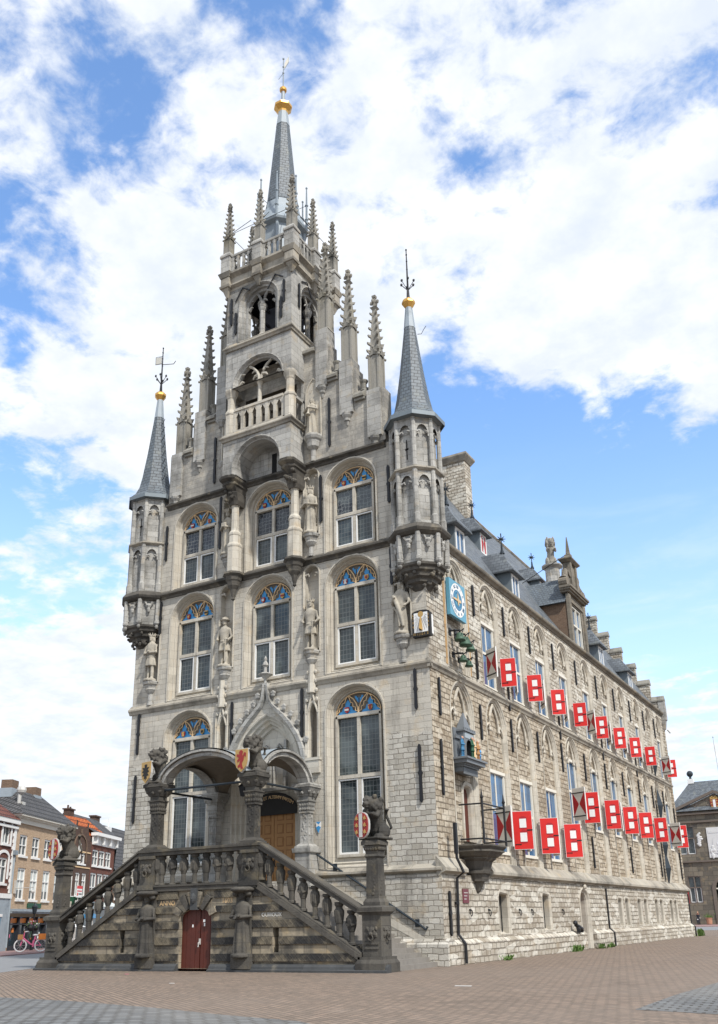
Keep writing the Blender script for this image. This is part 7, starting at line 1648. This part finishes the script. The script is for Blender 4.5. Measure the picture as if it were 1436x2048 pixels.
# ------------------------------------------------------------------ ground
b = MB(); b.add([(-2500, -400, 0), (2500, -400, 0), (2500, 4000, 0), (-2500, 4000, 0)], [(0, 1, 2, 3)]); structure('paved_square', b, MT['pave'])
b = MB(); P_ = [(-30, -9.5), (-5.0, -16.1), (-1.9, -16.55), (1.1, -17.3), (3.8, -18.2), (5.9, -18.75), (9, -21), (9, -60), (-60, -60), (-60, -4)]
b.add([(x, y, .005) for x, y in P_], [tuple(range(len(P_)))]); structure('setts_strip', b, MT['cobble'])
b = MB(); P_ = [(10.85, -15.0), (10.85, -11.4), (11.04, -7.3), (11.5, 5), (40, 5), (40, -40), (18, -25), (12.5, -15.5)]; b.add([(x, y, .005) for x, y in P_], [tuple(range(len(P_)))]); structure('setts_patch', b, MT['cobble'])
b = MB(HM); P_ = [(-40, 5.6), (70, 5.6), (70, 12), (12, 15), (-40, 16)]; b.add([(x, y, .004) for x, y in P_], [tuple(range(len(P_)))]); structure('side_road', b, MT['asphalt'])
b = MB(HM); b.box(-40, 70, -.3, 5.5, -.02, .06); structure('shop_pavement', b, MT['pink'])
b = MB(); b.box(-40, 60, 106, 129, -.02, .05); structure('far_pavement', b, MT['pink'])
b = MB(); b.add([(-60, 75, .005), (80, 75, .005), (80, 104, .005), (-60, 104, .005)], [(0, 1, 2, 3)]); structure('far_road', b, MT['asphalt'])

# ------------------------------------------------------------------ sky, sun, camera
SUN_EL, SUN_AZ = math.radians(47), math.radians(62)      # azimuth measured from -y (towards the viewer) round to +x
sd_ = Vector((math.cos(SUN_EL)*math.sin(SUN_AZ), -math.cos(SUN_EL)*math.cos(SUN_AZ), math.sin(SUN_EL)))
w = bpy.data.worlds.new('World'); S.world = w; w.use_nodes = True; nt = w.node_tree; nt.nodes.clear(); t = NT(nt)
sky = nt.nodes.new('ShaderNodeTexSky'); sky.sky_type = 'NISHITA'; sky.sun_disc = False; sky.sun_elevation = SUN_EL
sky.sun_rotation = math.atan2(sd_.x, sd_.y); sky.air_density = 1.0; sky.dust_density = .4; sky.ozone_density = 1.6
tc = t.n('ShaderNodeTexCoord'); D = tc.outputs['Generated']; sp = t.n('ShaderNodeSeparateXYZ', _0=D)
den = t.math('ADD', t.math('MAXIMUM', sp.outputs[2], 0.0), .16)
P3 = t.n('ShaderNodeCombineXYZ', _0=t.math('DIVIDE', sp.outputs[0], den), _1=t.math('DIVIDE', sp.outputs[1], den), _2=8.2).outputs[0]
nA = t.noise(P3, 3.4, 2, .5, .2).outputs[0]; nB = t.noise(P3, 9.5, 7, .58, .25).outputs[0]; nC = t.noise(P3, 24, 5, .6, .4).outputs[0]
cov = t.math('ADD', t.math('MULTIPLY', nA, .35), t.math('ADD', t.math('MULTIPLY', nB, 1.15), t.math('MULTIPLY', nC, .42)))
def blob(cov, d, wgt, c0, c1):
    dt = t.n('ShaderNodeVectorMath', {'operation': 'DOT_PRODUCT'}, _0=D, _1=d).outputs['Value']
    return t.math('ADD', cov, t.math('MULTIPLY', t.ramp(dt, c0, c1), wgt))
BL_ = [((-.182, .893, .411), -.50, .983, .996), ((-.315, .822, .475), -.42, .991, .9985), ((-.126, .936, .329), -.34, .985, .998),
       ((-.576, .419, .702), -.12, .991, .9996), ((-.51, .455, .73), -.16, .994, .9998), ((-.646, .476, .597), -.20, .994, .9998), ((-.718, .585, .378), -.34, .991, .9988), ((-.367, .506, .781), -.20, .996, .9999),
       ((-.25, .66, .70), .06, .94, .99), ((-.577, .594, .561), .14, .97, .995), ((-.15, .835, .53), .34, .985, .997), ((-.746, .619, .246), .22, .98, .998)]
for q in BL_: cov = blob(cov, *q)
low = t.ramp(sp.outputs[2], .36, .14); 
mask = t.ramp(cov, .70, 1.02)
hz = t.math('MULTIPLY', t.math('SUBTRACT', 1.0, t.ramp(sp.outputs[2], .02, .55)), .62)
mp = t.n('ShaderNodeMapping', Vector=D, Scale=(2.2, 2.2, 9)); wsp = t.noise(mp.outputs[0], 2.4, 5, .6, .4).outputs[0]
hz = t.math('ADD', hz, t.math('MULTIPLY', t.math('MULTIPLY', t.ramp(wsp, .45, .72), .5), t.math('SUBTRACT', 1.0, t.ramp(sp.outputs[2], .18, .5))), clamp=True)
shade = t.ramp(t.noise(P3, 9, 5, .6).outputs[0], .25, .8)
ccol = t.mix(shade, (6.0, 6.5, 7.2), (8.3, 8.4, 8.6))
tint = t.mix(1.0, sky.outputs[0], (1.85, 2.15, 2.4), 'MULTIPLY')
c1 = t.mix(hz, tint, (6.3, 7.3, 8.4)); c2 = t.mix(t.math('MULTIPLY', mask, .97), c1, ccol)
bg = t.n('ShaderNodeBackground', Color=c2, Strength=.085); o = t.n('ShaderNodeOutputWorld'); nt.links.new(bg.outputs[0], o.inputs[0])
sl_ = bpy.data.lights.new('sun', 'SUN'); sl_.energy = 2.7; sl_.angle = math.radians(3); sl_.color = (1.0, .95, .87)
so = bpy.data.objects.new('sun', sl_); COL.objects.link(so); so.rotation_euler = sd_.to_track_quat('Z', 'Y').to_euler()

# everything above was laid out in survey units: bring it to metres
for o in list(COL.objects):
    if o.parent is None and o.type in ('MESH', 'EMPTY', 'FONT'):
        o.location = o.location*K; o.scale = o.scale*K
cam = bpy.data.cameras.new('camera'); co = bpy.data.objects.new('camera', cam); COL.objects.link(co); S.camera = co
yaw, pitch, roll = CAMYPR = (0.5144, 0.3365, -0.0217)
f = Vector((-math.sin(yaw)*math.cos(pitch), math.cos(yaw)*math.cos(pitch), math.sin(pitch))); rt = Vector((math.cos(yaw), math.sin(yaw), 0)); up = rt.cross(f)
c_, s_ = math.cos(roll), math.sin(roll); r2 = c_*rt+s_*up; u2 = -s_*rt+c_*up
mt = Matrix((r2, u2, -f)).transposed().to_4x4(); mt.translation = Vector((15.6306, -33.5287, 1.65))*K; co.matrix_world = mt
cam.sensor_fit = 'VERTICAL'; cam.sensor_height = 36; cam.lens = 36*1822.23/2048
cam.shift_y = (1205.44-1024)/2048; cam.clip_start = .1; cam.clip_end = 6000
S.render.resolution_x, S.render.resolution_y = 718, 1024
S.render.engine = 'CYCLES'
S.view_settings.view_transform = 'Standard'; S.view_settings.look = 'None'; S.view_settings.exposure = 0.72; S.view_settings.gamma = 1
